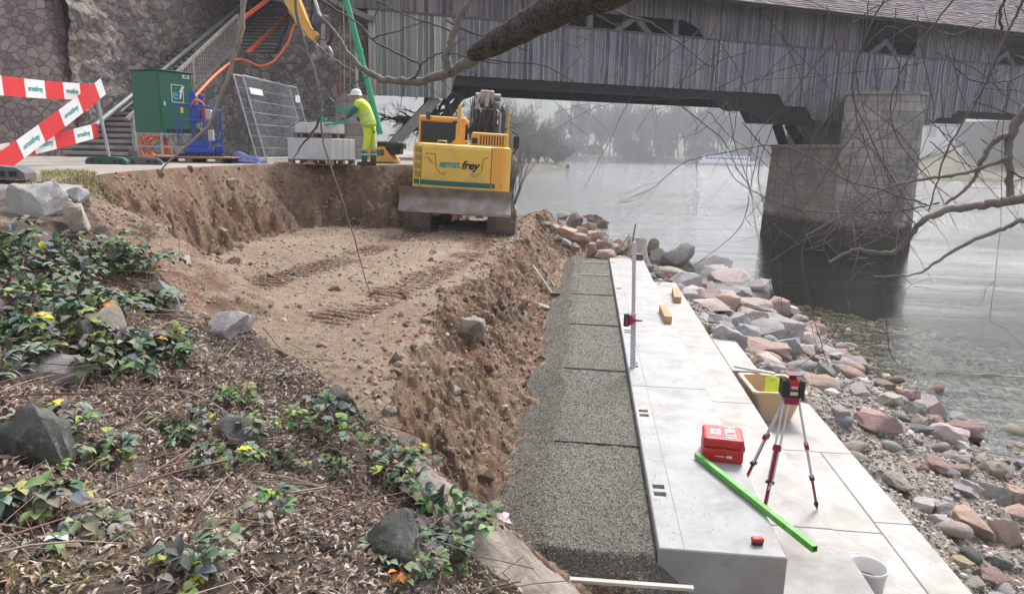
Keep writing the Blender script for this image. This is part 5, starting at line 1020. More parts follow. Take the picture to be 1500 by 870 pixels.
# undercarriage
mb = MB(); mb.bbox((-.75,-.6,.42),(.75,1.9,.75), .04); mb.cyl((0,.4,.7),(0,.4,.99), .6, 24); mb.build('undercarriage', M_MUD, ex)
for sx in (-1, 1):
    x0 = sx*1.0; rt = thing('track', None, None, (x0, .4, 0)); rt.parent = ex; L2 = 1.35; R2 = .33
    mb = MB(); mb.bbox((-.2,-L2+.1,.18),(.2,L2-.1,.5), .05); mb.cyl((-.16,-L2,.33),(.16,-L2,.33), .25, 18); mb.cyl((-.16,L2,.33),(.16,L2,.33), .25, 18); mb.build('track_frame', M_MUD, rt)
    mb = MB(); per = 2*(2*L2)+2*math.pi*R2; ns = 44
    for i in range(ns):
        s_ = per*i/ns
        if s_ < 2*L2: c = (s_-L2, 0, 0.)
        elif s_ < 2*L2+math.pi*R2: a = (s_-2*L2)/R2; c = (L2+R2*math.sin(a), R2-R2*math.cos(a), a)
        elif s_ < 4*L2+math.pi*R2: c = (L2-(s_-2*L2-math.pi*R2), 2*R2, math.pi)
        else: a = (s_-4*L2-math.pi*R2)/R2; c = (-L2-R2*math.sin(a), R2+R2*math.cos(a), math.pi+a)
        R = Euler((c[2],0,0)).to_matrix(); mb.box((-.33,-.075,0),(.33,.075,.03), R, (0,c[0],c[1])); mb.box((-.33,-.06,-.025),(.33,-.045,0), R, (0,c[0],c[1])); mb.box((-.33,.0,-.03),(.33,.015,0), R, (0,c[0],c[1]))
    mb.build('track_shoes', M_MUD, rt)
mb = MB(); mb.prism([(-1.2,.05),(-.6,.0),(.9,.05),(1.0,.62),(-.9,.66)], 'x', 1.345, 1.37)
mb.build('track_guard', M_STEEL, ex)
bl = MB(); V_ = []; n_ = 10
for i in range(n_):
    t = i/(n_-1); z = .63+.52*t; y = -2.05+.16*math.sin(math.pi*t); V_ += [(-1.34,y,z),(1.20,y,z),(-1.34,y+.05,z),(1.20,y+.05,z)]
for i in range(n_-1):
    a = i*4; bl.f += [(a,a+1,a+5,a+4),(a+2,a+6,a+7,a+3),(a,a+4,a+6,a+2),(a+1,a+3,a+7,a+5)]; bl.sm += [True,True,False,False]
bl.v = V_; bl.add([V_[0],V_[1],V_[3],V_[2]], [(0,1,2,3)]); bl.add(V_[-4:], [(0,1,3,2)]); blade = bl.build('dozer_blade', M_STEEL, ex)
mb = MB(); mb.box((-1.34,-2.075,.59),(1.20,-2.03,.65)); mb.build('cutting_edge', M_STEEL, blade); mb = MB(); mb.bar((-.5,-2.0,.6),(-.45,-.4,.55), .16); mb.bar((.5,-2.0,.6),(.45,-.4,.55), .16); mb.build('push_arm', M_MUD, blade)
# ================================================================ SITE EQUIPMENT ON THE PATH
GZ = -.45
def skinfig(name, pts, edges, rad, m, parent, sub=2, root=0):
    me = bpy.data.meshes.new(name); me.from_pydata(pts, edges, []); o = bpy.data.objects.new(name, me); C.objects.link(o); me.materials.append(m)
    md = o.modifiers.new('skin', 'SKIN'); md.use_smooth_shade = True; sv = me.skin_vertices[0].data
    for i, r in enumerate(rad): sv[i].radius = (r, r) if not isinstance(r, tuple) else r; sv[i].use_root = (i == root)
    s_ = o.modifiers.new('sub', 'SUBSURF'); s_.levels = sub; s_.render_levels = sub; o.parent = parent; return o
M_SKIN = pm('skin', (.45,.27,.20), (.40,.23,.17), rough=.6); M_HV = pm('hi_vis_yellow', (.55,.72,.06), (.48,.64,.05), sc=5, rough=.7, bump=.3, bsc=12); M_TEALC = pm('teal_cloth', (.01,.12,.10), (.012,.15,.125), sc=5, rough=.8, bump=.3, bsc=12)
M_REFL = pm('reflective_tape', (.5,.52,.52), rough=.4); M_HELM = pm('white_plastic', (.75,.75,.74), rough=.35); M_BOOT = pm('boot', (.05,.045,.045), rough=.8); M_REDP = pm('red_plastic', (.50,.018,.02), (.42,.02,.02), rough=.42, dirt=(.42,.14,.12), dsc=14); M_WOOD = pm('raw_timber', (.45,.30,.155), (.36,.23,.11), sc=8, rough=.8); M_PAL = pm('pallet_wood', (.22,.17,.13), (.14,.105,.08), sc=6, rough=.9)
wk = thing('person', 'person in yellow and teal work clothes and white helmet bending over the stacked kerb stones', 'person', (-5.33, 16.95, GZ))
def fig(parent):
    # joints: pelvis0 chest1 neck2 head3 headtop4 | shL5 elL6 haL7 | shR8 elR9 haR10 | hipL11 knL12 anL13 toL14 | hipR15 knR16 anR17 toR18
    J = [(.03,0,1.0),(-.08,0,1.30),(-.19,0,1.53),(-.25,0,1.60),(-.26,0,1.67),(-.15,-.19,1.44),(-.30,-.24,1.22),(-.50,-.17,1.10),(-.15,.19,1.44),(-.34,.24,1.30),(-.52,.16,1.33),
         (.04,-.10,.93),(-.02,-.13,.50),(-.06,-.14,.09),(-.20,-.15,.04),(.04,.10,.93),(.06,.13,.50),(.08,.15,.09),(-.05,.17,.04)]
    E_ = [(0,1),(1,2),(2,3),(3,4),(1,5),(5,6),(6,7),(1,8),(8,9),(9,10),(0,11),(11,12),(12,13),(13,14),(0,15),(15,16),(16,17),(17,18)]
    skinfig('body', J, E_, [.10,.10,.062,.105,.085,.055,.045,.032,.055,.045,.032,.08,.06,.042,.035,.08,.06,.042,.035], M_SKIN, parent)
    j = skinfig('jacket', [(.06,0,.86),(.02,0,1.02),(-.07,0,1.26),(-.14,0,1.42),(-.19,0,1.52),(-.15,-.20,1.43),(-.22,-.22,1.33),(-.15,.20,1.43),(-.24,.22,1.36)], [(0,1),(1,2),(2,3),(3,4),(3,5),(5,6),(3,7),(7,8)], [(.19,.20),(.18,.19),(.18,.20),(.17,.17),(.10,.11),.10,.085,.10,.085], M_HV, parent)
    for s in (-1, 1):
        a, b, c = (J[5], J[6], J[7]) if s < 0 else (J[8], J[9], J[10]); sh = (a[0]+.02, a[1]*.8, a[2])
        skinfig('sleeve', [((a[0]*.7+b[0]*.3), a[1]*.6+b[1]*.4, a[2]*.7+b[2]*.3), b, (c[0]*.85+b[0]*.15, c[1]*.85+b[1]*.15, c[2]*.85+b[2]*.15)], [(0,1),(1,2)], [.082,.072,.055], M_TEALC, j)
    skinfig('jacket_panel', [(-.10,-.0,1.02),(-.15,0,1.2)], [(0,1)], [(.12,.17),(.13,.18)], M_TEALC, j)
    tr = skinfig('trousers', [(.04,0,.98),(.04,-.09,.88),(.0,-.13,.52),(-.04,-.14,.34),(.04,.09,.88),(.065,.13,.52),(.08,.15,.34)], [(0,1),(1,2),(2,3),(0,4),(4,5),(5,6)], [.15,.115,.085,.08,.115,.085,.08], M_HV, parent)
    for (a, b) in (((-.04,-.14,.36),(-.06,-.14,.12)), ((.08,.15,.36),(.08,.15,.12))):
        skinfig('trouser_leg', [a, b], [(0,1)], [.083,.075], M_TEALC, tr)
        for z in (.40,.27): mb = MB(); mb.lathe([(.088,z-.02),(.09,z+.02)], 14, (a[0]-.005, a[1], 0)); mb.build('reflective_band', M_REFL, tr, fix=False)
    for z, x, rx in ((1.03,.02,.19),(1.2,-.05,.2)):
        mb = MB(); mb.lathe([(rx*.98,-.022),(rx*.98,.022)], 18); o = mb.build('reflective_band', M_REFL, j, (x, 0, z), fix=False); o.scale = (.93,1.03,1); o.rotation_euler = (0, -.4, 0)
    for a in ((-.09,-.14,0),(.04,.15,0)): mb = MB(); mb.bbox((a[0]-.14,a[1]-.055,0),(a[0]+.10,a[1]+.055,.10), .03); mb.cyl((a[0]+.04,a[1],.05),(a[0]+.04,a[1],.20), .065, 10); mb.build('boot', M_BOOT, parent)
    mb = MB(); mb.lathe([(.155,-.01),(.135,.0),(.13,.04),(.115,.09),(.08,.125),(.03,.14),(0,.142)], 20, (-.265,0,1.645)); mb.bbox((-.46,-.08,1.635),(-.36,.08,1.65), .005); mb.build('helmet', M_HELM, parent)
    # face and hands
    mb = MB(); mb.ball((-.365,0,1.60), (.02,.014,.025)); mb.build('nose', M_SKIN, parent)
    for q, d in ((J[7], (-1,.1,-.3)), (J[10], (-1,0,-.2))):
        mb = MB(); d = Vector(d).normalized(); q = Vector(q); mb.ball(q+d*.03, (.045,.035,.022))
        for k in range(4): b = q+d*.06+Vector((0,(k-1.5)*.018,0)); mb.tube([b, b+d*.035, b+d*.05+Vector((0,0,-.03))], [.009,.008,.007], 6)
        b = q+Vector((-.02,.035,.0)); mb.tube([b, b+Vector((-.03,.02,-.02)), b+Vector((-.06,.01,-.03))], [.010,.009,.008], 6); mb.build('glove', M_TEALC, parent)
fig(wk)
# pedestrian leaning in the bridge window
pd = thing('person', 'grey clothed person standing at the opening of the covered bridge, seen to the waist', 'person', bw(-7.62, 1.0, 3.12), BROT)
J = [(0,0,1.0),(0,0,1.32),(0,0,1.55),(0,-.01,1.65),(0,-.01,1.76),(-.22,0,1.42),(-.30,-.05,1.16),(-.22,-.25,1.12),(.22,0,1.42),(.30,-.05,1.16),(.22,-.25,1.12),(-.1,0,.9),(-.1,0,.5),(-.1,0,.08),(.1,0,.9),(.1,0,.5),(.1,0,.08)]
pd.location = bw(-7.62, .75, 3.9-.35)
skinfig('body', J, [(0,1),(1,2),(2,3),(3,4),(1,5),(5,6),(6,7),(1,8),(8,9),(9,10),(0,11),(11,12),(12,13),(0,14),(14,15),(15,16)], [.12,.13,.055,.09,.07,.06,.045,.035,.06,.045,.035,.08,.06,.05,.08,.06,.05], M_SKIN, pd)
M_GC = pm('grey_jacket', (.22,.27,.29), (.18,.22,.24), sc=5, rough=.9)
skinfig('jacket', [(0,0,.85),(0,0,1.3),(0,0,1.47),(-.24,0,1.40),(-.31,-.05,1.16),(-.23,-.22,1.13),(.24,0,1.40),(.31,-.05,1.16),(.23,-.22,1.13)], [(0,1),(1,2),(1,3),(3,4),(4,5),(1,6),(6,7),(7,8)], [.17,.19,.07,.09,.075,.055,.09,.075,.055], M_GC, pd)
mb = MB(); mb.lathe([(.10,-.05),(.112,.0),(.10,.06),(.05,.10),(0,.11)], 14, (0,.01,1.71)); mb.build('hair', pm('grey_hair', (.2,.19,.18)), pd)
# ---- kerb stones on pallets
M_KERB = m_concrete('kerb_granite', (.46,.47,.475), (.54,.55,.55), .0); M_KERB2 = m_concrete('kerb_light', (.50,.51,.51), (.56,.57,.57), .0)
def pallet(name, lab, loc, rz, L=1.2, Wd=.9, grp=None, top=True):
    r = thing(name, lab, 'pallet', loc, rz, grp)
    for j in range(3):
        mb = MB(); y = -Wd/2+.05+j*(Wd-.1)/2; 
        for i in range(3): x = -L/2+.07+i*(L-.14)/2; mb.box((x-.07,y-.05,.022),(x+.07,y+.05,.10))
        mb.box((-L/2,y-.05,0),(L/2,y+.05,.022)); mb.build('runner', M_PAL, r)
    for i in range(6): y = -Wd/2+i*(Wd-.1)/5; mb = MB(); mb.box((-L/2,y,.10),(L/2,y+.1,.122)); mb.build('deck_board', M_PAL, r)
    return r
al = math.radians(-11); ca, sa = math.cos(al), math.sin(al)
cor = atY(486, 236, 16.55); cor.z = GZ
def fr(u, v, z): return Vector((cor.x - u*math.cos(al) + v*math.sin(-al), cor.y + u*math.sin(-al) + v*math.cos(al), z))
def kerb(u0, u1, v0, v1, z0, z1, lab, grp, m=M_KERB):
    mb = MB(); hu, hv, hh = (u1-u0)/2, (v1-v0)/2, (z1-z0); mb.bbox((-hu+.003,-hv+.003,0),(hu-.003,hv-.003,hh), .008, seg=1); c = fr((u0+u1)/2, (v0+v1)/2, z0)
    o = mb.build('kerb_stone', m, loc=c); o.rotation_euler = (0, 0, al); tag(o, lab, 'kerb stone', grp); return o
pallet('pallet', 'lower pallet on the path under the long pale kerb stones', fr(.6,.55,GZ), al, 1.2, 1.1)
for i in range(4): kerb(0, 1.2, i*.28, (i+1)*.28, GZ+.125, GZ+.62, ['front long pale stone of the lower stack facing the viewer','second long stone of the lower stack','third long stone of the lower stack','rear long stone of the lower stack beside the worker'][i], 'long kerb stones of the lower stack')
pallet('pallet', 'upper pallet between the two layers of kerb stones', fr(.55,.42,GZ+.62), al, 1.0, .8)
for i in range(3):
    for j in range(2): kerb(.08+i*.31, .08+(i+1)*.31, .05+j*.36, .05+(j+1)*.36, GZ+.745, GZ+.99, 'short pale kerb stone of the upper stack, %s %s' % (['right','middle','left'][i], ['front','back'][j]), 'short kerb stones of the upper stack', M_KERB2)
# green stone clamp held by the worker
M_GREEN = pm('bright_green_paint', (.03,.33,.17), (.025,.28,.14), sc=3, rough=.45)
cl = thing('stone_clamp', 'bright green lifting clamp lying on the upper kerb stones by the worker', 'lifting clamp', fr(.45,.3,GZ+.99))
def W(px, py, Y): return atY(px, py, Y)
mb = MB(); a = cl.location
def Lc(px, py, Y=16.9): return atY(px, py, Y)-a
mb.bar(Lc(460,178), Lc(509,181), .07, .05); mb.bar(Lc(475,183,16.6), Lc(508,180,16.6), .05, .04); mb.build('clamp_bar', M_GREEN, cl)
mb = MB(); mb.bar(Lc(472,178), Lc(482,160), .14, .10); mb.bar(Lc(480,158), Lc(514,163), .07, .09); mb.build('clamp_arm', M_GREEN, cl); mb = MB(); mb.bbox(tuple(Lc(483,164)-Vector((.14,.1,.12))), tuple(Lc(483,164)+Vector((.14,.1,.14))), .03); mb.tube([Lc(476,150),Lc(483,144),Lc(490,152),Lc(491,162)], .03, 7); mb.build('hydraulic_head', M_DSTEEL, cl)
# ---- mesh fence panels leaning on the wall
M_GALV = pm('galvanised', (.42,.43,.44)); M_WIRE = pm('galv_wire', (.36,.38,.40), (.30,.31,.33), rough=.45, metal=.5)
for k, (dx, dy, lab) in enumerate(((0,0,'front mesh fence panel leaning on the dark wall, white tags in its corners'),(-.13,-.22,'second mesh fence panel leaning just behind the front one'))):
    fp = thing('mesh_fence_panel', lab, 'fence panel', (-8.27+dx, 17.75+dy, GZ), 0, 'mesh fence panels leaning on the wall'); ux = Vector((-.10, 3.6, 0)); uz = Vector((-.52, 0, 2.12)); pt = lambda a, b: ux*a + uz*b + Vector((0, 0, .02))
    mb = MB(); mb.tube([pt(0,0),pt(0,1)], .021, 8); mb.tube([pt(1,0),pt(1,1)], .021, 8); mb.tube([pt(0,1),pt(1,1)], .018, 8); mb.tube([pt(0,.04),pt(1,.04)], .018, 8); mb.build('frame', M_GALV, fp)
    mb = MB(); 
    for i in range(1, 46): mb.tube([pt(i/46,.04),pt(i/46,1)], .0035, 3, False)
    for b in (.16,.3,.44,.58,.72,.86): mb.tube([pt(0,b),pt(1,b)], .006, 4, False)
    mb.build('wire_mesh', M_WIRE, fp, fix=False)
    if k == 0: mb = MB(); mb.box((-.01,.05,-.08),(.01,.75,.08)); o = mb.build('tag_plate', M_HELM, fp, pt(.02,.83)+Vector((.03,0,0))); o.rotation_euler = (0, math.radians(-14), 0); mb = MB(); mb.box((.0,-.16,-.1),(.01,.16,.1)); o = mb.build('tag_plate', M_HELM, fp, pt(.93,.84)+Vector((.03,0,0)))
# ---- green switch cabinet
cabp = atY(239, 238, 16.3); cabp.z = GZ; be = math.radians(70)
cb = thing('switch_cabinet', 'tall dark green site power cabinet with white logo square on its door', 'power cabinet', cabp, be)
M_CAB = pm('cabinet_green', (.012,.115,.062), (.010,.095,.052), sc=1.5, rough=.45, spec=.4); M_CAB2 = pm('cabinet_green_dark', (.008,.06,.035), rough=.5)
Wc, Dc, z0, z1 = .98, .90, .68, 2.10
mb = MB(); mb.bbox((0,0,z0),(Wc,Dc,z1), .012); hb = mb.build('housing', M_CAB, cb)
mb = MB(); mb.bbox((-.03,-.04,z1),(Wc+.03,Dc+.03,z1+.03), .008); mb.build('roof', M_CAB2, hb)
mb = MB(); mb.box((.05,-.012,z0+.1),(Wc-.04,-.002,z1-.06)); dr = mb.build('door', M_CAB, hb); mb = MB(); mb.box((.18,-.016,z0+.02),(Wc-.08,-.003,z0+.085)); mb.build('cable_slot', M_INK, hb)
mb = MB()
for a, b in (((.36,.02),(.70,.02)),((.36,.42),(.70,.42))): mb.box((a[0],-.018,1.38+a[1]),(b[0],-.013,1.38+a[1]+.015))
mb.box((.36,-.018,1.38+.035),(.375,-.013,1.80)); mb.box((.685,-.018,1.38+.035),(.70,-.013,1.80)); mb.build('logo_frame', M_HELM, dr)
text('logo', 'e', .36, pm('logo_cyan', (.05,.42,.55)), dr, (.47,-.018,1.58), (math.pi/2,0,0), 0, .004); text('logo', 'f', .42, M_HELM, dr, (.60,-.02,1.62), (math.pi/2,0,0), .2, .004)
mb = MB(); mb.box((.70,-.018,1.98),(.90,-.013,2.06)); mb.build('number_plate', M_HELM, dr); text('number', '4500', .07, M_INK, dr, (.80,-.021,2.02), (math.pi/2,0,0), 0, .001)
mb = MB(); mb.box((.58,-.018,1.16),(.66,-.013,1.30)); mb.build('warning_label', pm('label_yellow', (.7,.5,.03)), dr); mb = MB(); mb.bbox((.10,-.05,1.30),(.16,-.012,1.38), .01); mb.tube([(.115,-.03,1.38),(.115,-.03,1.42),(.145,-.03,1.42),(.145,-.03,1.38)], .006, 5); mb.build('padlock', M_CHR, dr)
mb = MB()
for x, y in ((.03,.03),(Wc-.03,.03),(.03,Dc-.03),(Wc-.03,Dc-.03)): mb.bar((x,y,0),(x,y,z0), .045)
for z in (.35,z0-.03): mb.bar((.03,.03,z),(Wc-.03,.03,z), .03); mb.bar((.03,.03,z),(.03,Dc-.03,z), .03); mb.bar((.03,Dc-.03,z),(Wc-.03,Dc-.03,z), .03)
mb.build('stand', M_GALV, cb)
# orange hose: coil below the cabinet
M_HOSE = pm('orange_hose', (.80,.17,.04), (.72,.14,.035), rough=.5)
hc = atY(228, 214, 17.1); mb = MB(); rnd = random.Random(4)
for k in range(6):
    R0 = .30+rnd.uniform(-.07,.08); ox, oz = rnd.uniform(-.1,.12), rnd.uniform(-.05,.05); mb.tube([(ox+R0*1.2*math.cos(a)*.9, rnd.uniform(-.05,.05)+k*.03, oz+R0*math.sin(a)) for a in [i*2*math.pi/20 for i in range(21)]], .022, 6)
tag(mb.build('hose_coil', M_HOSE, loc=(hc.x, hc.y, GZ+.34)), 'coil of orange hose hanging below the green cabinet', 'hose')
hp = [W(272,158,17.6), W(290,137,18.4), W(318,108,21), W(345,88,23.9), W(362,90,24.2), W(380,97,24.4), W(398,92,24.6), W(410,80,24.8), W(422,62,25.0), W(430,40,25.1), W(436,35,25.1), W(447,42,25.2), W(462,55,25.3)]
def smooth(pts, n=5):
    out = []; P_ = [pts[0]]+list(pts)+[pts[-1]]
    for i in range(1, len(P_)-2):
        for k in range(n):
            t = k/n; a, b, c, d = P_[i-1], P_[i], P_[i+1], P_[i+2]; out.append(.5*((2*b)+(c-a)*t+(2*a-5*b+4*c-d)*t*t+(3*b-a-3*c+d)*t**3))
    return out+[pts[-1]]
mb = MB(); mb.tube(smooth(hp), [.035]*5*12+[.035], 7) if False else mb.tube(smooth(hp), .04, 7); tag(mb.build('hose', M_HOSE), 'orange hose climbing beside the stair and sagging below the landing', 'hose')
M_ORB = pm('orange_board', (.85,.16,.06), (.75,.13,.05), rough=.5)
for a, b, lab in ((W(361,79,25.2), W(423,22,29.0), 'straight orange red barrier board slanting across the upper stair flight'), (W(356,27,24.9), W(430,-28,28.5), 'upper orange red barrier board at the top of the stair railing')):
    mb = MB(); mb.bar(a, b, .05, .13); mb.bar(a+Vector((0,-.03,0)), b+Vector((0,-.03,0)), .012, .06); tag(mb.build('barrier_board', M_ORB), lab, 'barrier board')
# hanging ropes / drain pipe on the dark wall
for i, (px, y0, y1, c_, lab) in enumerate(((497,40,175,(.40,.17,.13),'red rope hanging on the dark wall behind the worker'),(503,10,175,(.38,.34,.28),'pale rope hanging on the dark wall behind the worker'),(512,20,150,(.3,.28,.25),'thin grey cable on the dark wall near the green pole'),(545,60,140,(.55,.2,.12),'thin orange cable at the end of the bridge siding'))):
    mb = MB(); Yr = 26.4 if i < 3 else 27.6; pts = [atY(px+1.5*math.sin(t*3), y0+(y1-y0)*t, Yr) for t in [k/8 for k in range(9)]]; mb.tube(pts, .022, 5); tag(mb.build('rope', pm('rope%d' % i, c_, rough=.9)), lab, 'rope')
mb = MB(); mb.tube([atY(521,60,27.2), atY(522,105,27.2), atY(523,137,27.2)], .07, 10); mb.tube([atY(523,128,27.2), atY(523,137,27.2)], .13, 10); tag(mb.build('drain_pipe', M_GALV), 'grey drain pipe on the dark wall above the helmet', 'pipe')
# ---- pallet with board, vacuum lifter
pp = atY(288, 237, 15.9); pp.z = GZ
pallet('pallet', 'pallet with a reddish board on the path, carrying the blue vacuum lifter', pp, .12, 1.5, .9)
mb = MB(); mb.bbox((-1.05,-.48,.125),(1.0,.45,.155), .004); o = mb.build('formwork_board', pm('red_ply', (.40,.21,.15), (.30,.17,.12), sc=4, rough=.7), loc=pp); o.rotation_euler = (0,0,.12); tag(o, 'thin reddish plywood board lying on the pallet under the blue lifter', 'board')
vl = thing('vacuum_lifter', 'blue vacuum slab lifter with round topped mast and tube frame on the reddish board', 'vacuum lifter', (pp.x+.05, pp.y, GZ+.155), .3)
vl.scale = (.74,.85,1.0); M_BLUE = pm('blue_paint', (.025,.07,.36), (.02,.06,.30), sc=4, rough=.4)
mb = MB(); mb.prism([(-.14,.15),(-.0,.15),(.0,1.22),(.04,1.30),(.03,1.40),(-.02,1.46),(-.08,1.47),(-.14,1.42),(-.16,1.30)], 'y', -.04, .04); mb.prism([(.08,1.12),(.22,1.12),(.24,1.25),(.22,1.35),(.15,1.40),(.09,1.35)], 'y', .1, .14); mb.build('mast', M_BLUE, vl)
mb = MB(); 
for y in (-.22,.24): mb.tube(smooth([Vector(p) for p in ((-.45,y,.45),(-.52,y,.6),(-.52,y,1.0),(-.48,y,1.12),(-.2,y,1.14),(.4,y,1.1),(.62,y,1.05),(.68,y,.95),(.68,y,.5),(.6,y,.35),(.45,y,.33))], 4), .022, 6)
mb.tube([(-.52,-.22,.8),(.3,-.22,.8)], .018, 6); mb.tube([(.25,-.22,.3),(.28,-.22,1.05)], .03, 6); mb.build('tube_frame', M_BLUE, vl)
mb = MB(); mb.bbox((-.35,-.25,.06),(.55,.3,.2), .03); mb.bbox((-.25,-.2,.18),(.35,.25,.36), .04); mb.bbox((.5,-.15,.05),(.75,.1,.25), .04); mb.cyl((.78,-.2,.0),(.78,-.2,.40), .035, 10); mb.build('base', M_BLUE, vl)
mb = MB(); mb.cyl((.03,-.08,.75),(.03,-.08,1.08), .10, 14); mb.build('air_tank', M_BLUE, vl); mb = MB(); mb.cyl((.17,.1,.8),(.17,.1,1.05), .09, 12); mb.build('filter', M_REDP, vl); mb = MB(); mb.bbox((.30,-.12,.82),(.50,.1,1.05), .04); mb.build('control_box', pm('grey_box', (.5,.5,.48)), vl); mb = MB(); mb.bbox((.35,-.1,.36),(.5,.08,.6), .01); mb.build('control_box', pm('grey_box', (.5,.5,.48)), vl)
mb = MB(); mb.cyl((.05,-.14,.5),(.05,.1,.5), .14, 16); mb.build('pump', M_DSTEEL, vl); mb = MB(); mb.tube(smooth([Vector(p) for p in ((-.1,-.1,1.1),(.05,-.15,1.25),(.25,-.1,1.2),(.35,-.1,1.0))], 5), .022, 6); mb.build('air_hose', M_HOSE, vl)
for i in range(4): mb = MB(); mb.bbox((-.55+i*.36,-.36,.0),(-.27+i*.36,-.06,.06), .015); mb.build('suction_pad', M_BLK, vl)
# blue tarpaulin heap
p = atY(362, 236, 16.2); xx, yy = np.meshgrid(np.linspace(-.42,.42,40), np.linspace(-.3,.3,26)); zz = (.26*np.exp(-((xx+.22)/.22)**2)+.16*np.exp(-((xx-.2)/.3)**2))*np.exp(-(yy/.22)**2)+fbm(xx*7,yy*7,3)*.06*np.exp(-(xx/.5)**4-(yy/.3)**4); zz[:, 0] = zz[:, -1] = -.02; zz[0] = zz[-1] = -.02
ii = np.arange(40*26).reshape(26, 40); o = npmesh('tarpaulin', np.stack([xx,yy,zz],-1).reshape(-1,3), np.stack([ii[:-1,:-1],ii[:-1,1:],ii[1:,1:],ii[1:,:-1]],-1).reshape(-1,4), pm('blue_tarp', (.04,.065,.19), (.03,.05,.14), rough=.6), smooth=True); o.location = (p.x, p.y, GZ+.01); tag(o, 'crumpled blue tarpaulin on the path right of the pallet', 'tarpaulin')
p = atY(432, 235, 16.4); mb = MB(); rnd = random.Random(6)
for i in range(9): x = rnd.uniform(-.5,.5); mb.bar((x,rnd.uniform(-.1,.1),.02),(x+rnd.uniform(-.25,.25),rnd.uniform(-.15,.15),.05), .06, .03)
tag(mb.build('wood_scraps', M_WOOD, loc=(p.x,p.y,GZ)), 'small heap of orange brown wood scraps in front of the kerb stacks', 'wood scraps')
# ---- barrier with red and white boards
M_RED = pm('barrier_red', (.62,.03,.035), (.55,.03,.03), rough=.5); M_BW = pm('barrier_white', (.72,.72,.70), (.64,.64,.62), rough=.5)
base = atZ(162, 241, GZ); topp = atY(137, 122, base.y)
mb = MB(); mb.cyl((0,0,.05), tuple(topp-Vector((base.x,base.y,GZ))), .032, 10); tag(mb.build('barrier_post', M_GALV, loc=(base.x,base.y,GZ)), 'grey barrier post standing in the green foot near the pit edge', 'post')
def foot(loc, rz, m, lab):
    r = thing('weighted_base', lab, 'barrier foot', loc, rz, 'barrier feet'); mb = MB(); pr = [(-.42,0),(.42,0),(.42,.07),(.34,.13),(.12,.15),(-.12,.15),(-.36,.13),(-.42,.07)]; mb.prism(pr, 'y', -.15, .15); o = mb.build('foot_body', m, r)
    mb = MB(); 
    for x in (-.3,-.16,.14,.26): mb.box((x,-.155,.03),(x+.08,-.151,.09))
    mb.box((-.06,-.05,.151),(.06,.05,.155)); mb.build('recess', M_BLK, r)
foot((base.x,base.y,GZ), .06, pm('green_rubber', (.02,.10,.065), (.03,.08,.055), rough=.8), 'dark green plastic barrier foot on the path near the pit edge'); foot((base.x+.45,base.y+.25,GZ), .5, pm('grey_rubber', (.09,.09,.09), (.12,.12,.115), rough=.9), 'grey barrier foot right behind the green one')
lf_ = atZ(4, 262, GZ); foot((lf_.x-.15,lf_.y,GZ), .3, pm('grey_rubber2', (.13,.13,.13), rough=.9), 'grey barrier foot cut off by the left edge below the tape')
def bboard(A, B, h, lab, n, ph, seglen=.5):
    r = thing('barrier_tape', lab, 'barrier tape', A, 0, 'red and white barrier tapes'); D = B-A; u = D.normalized(); side = Vector((u.y, -u.x, 0)).normalized(); upv = side.cross(u).normalized(); upv = upv if upv.z > 0 else -upv
    if side.dot(A+D*.5) > 0: side = -side
    L = D.length; k = 0; s = -ph*seglen
    while s < L:
        a, b = max(s, 0), min(s+seglen, L)
        if b > a+.01:
            mb = MB(); q = lambda t, w_, o_: u*t + upv*(w_*h/2) + side*o_
            sag = lambda t: Vector((0, 0, -.03*math.sin(math.pi*t/L)))
            pts = [q(a,-1,0)+sag(a), q(b,-1,0)+sag(b), q(b,1,0)+sag(b), q(a,1,0)+sag(a), q(a,-1,.006)+sag(a), q(b,-1,.006)+sag(b), q(b,1,.006)+sag(b), q(a,1,.006)+sag(a)]
            mb.add(pts, [(0,3,2,1),(4,5,6,7),(0,1,5,4),(1,2,6,5),(2,3,7,6),(3,0,4,7)]); o = mb.build('white_field' if k % 2 else 'red_field', M_BW if k % 2 else M_RED, r)
            if k % 2 and b-a > seglen*.8:
                M3 = Matrix((u, upv, u.cross(upv))).transposed(); c = (q((a+b)/2,0,.010)+sag((a+b)/2))
                if u.cross(upv).dot(side) < 0: M3 = Matrix((-u, upv, (-u).cross(upv))).transposed()
                t1 = text('lettering', 'ernstfrey', .12, M_TEAL, r, c, (0,0,0), 0, .001, .001, width=seglen*.72); t1.rotation_euler = M3.to_euler(); c.z
        s += seglen; k += 1
Yp = base.y-.06; Yl = 9.6
bboard(W(-60,118,Yl), W(131,135,Yp), .30, 'upper red and white barrier tape running level to the post', 0, .35, .62); bboard(W(-60,236,Yl), W(143,191,Yp), .27, 'lower red and white barrier tape near the path surface', 0, .1, .62); bboard(W(-60,282,Yl-.1), W(151,127,Yp-.12), .31, 'diagonal red and white barrier tape crossing in front of the other two', 0, .6, .62)
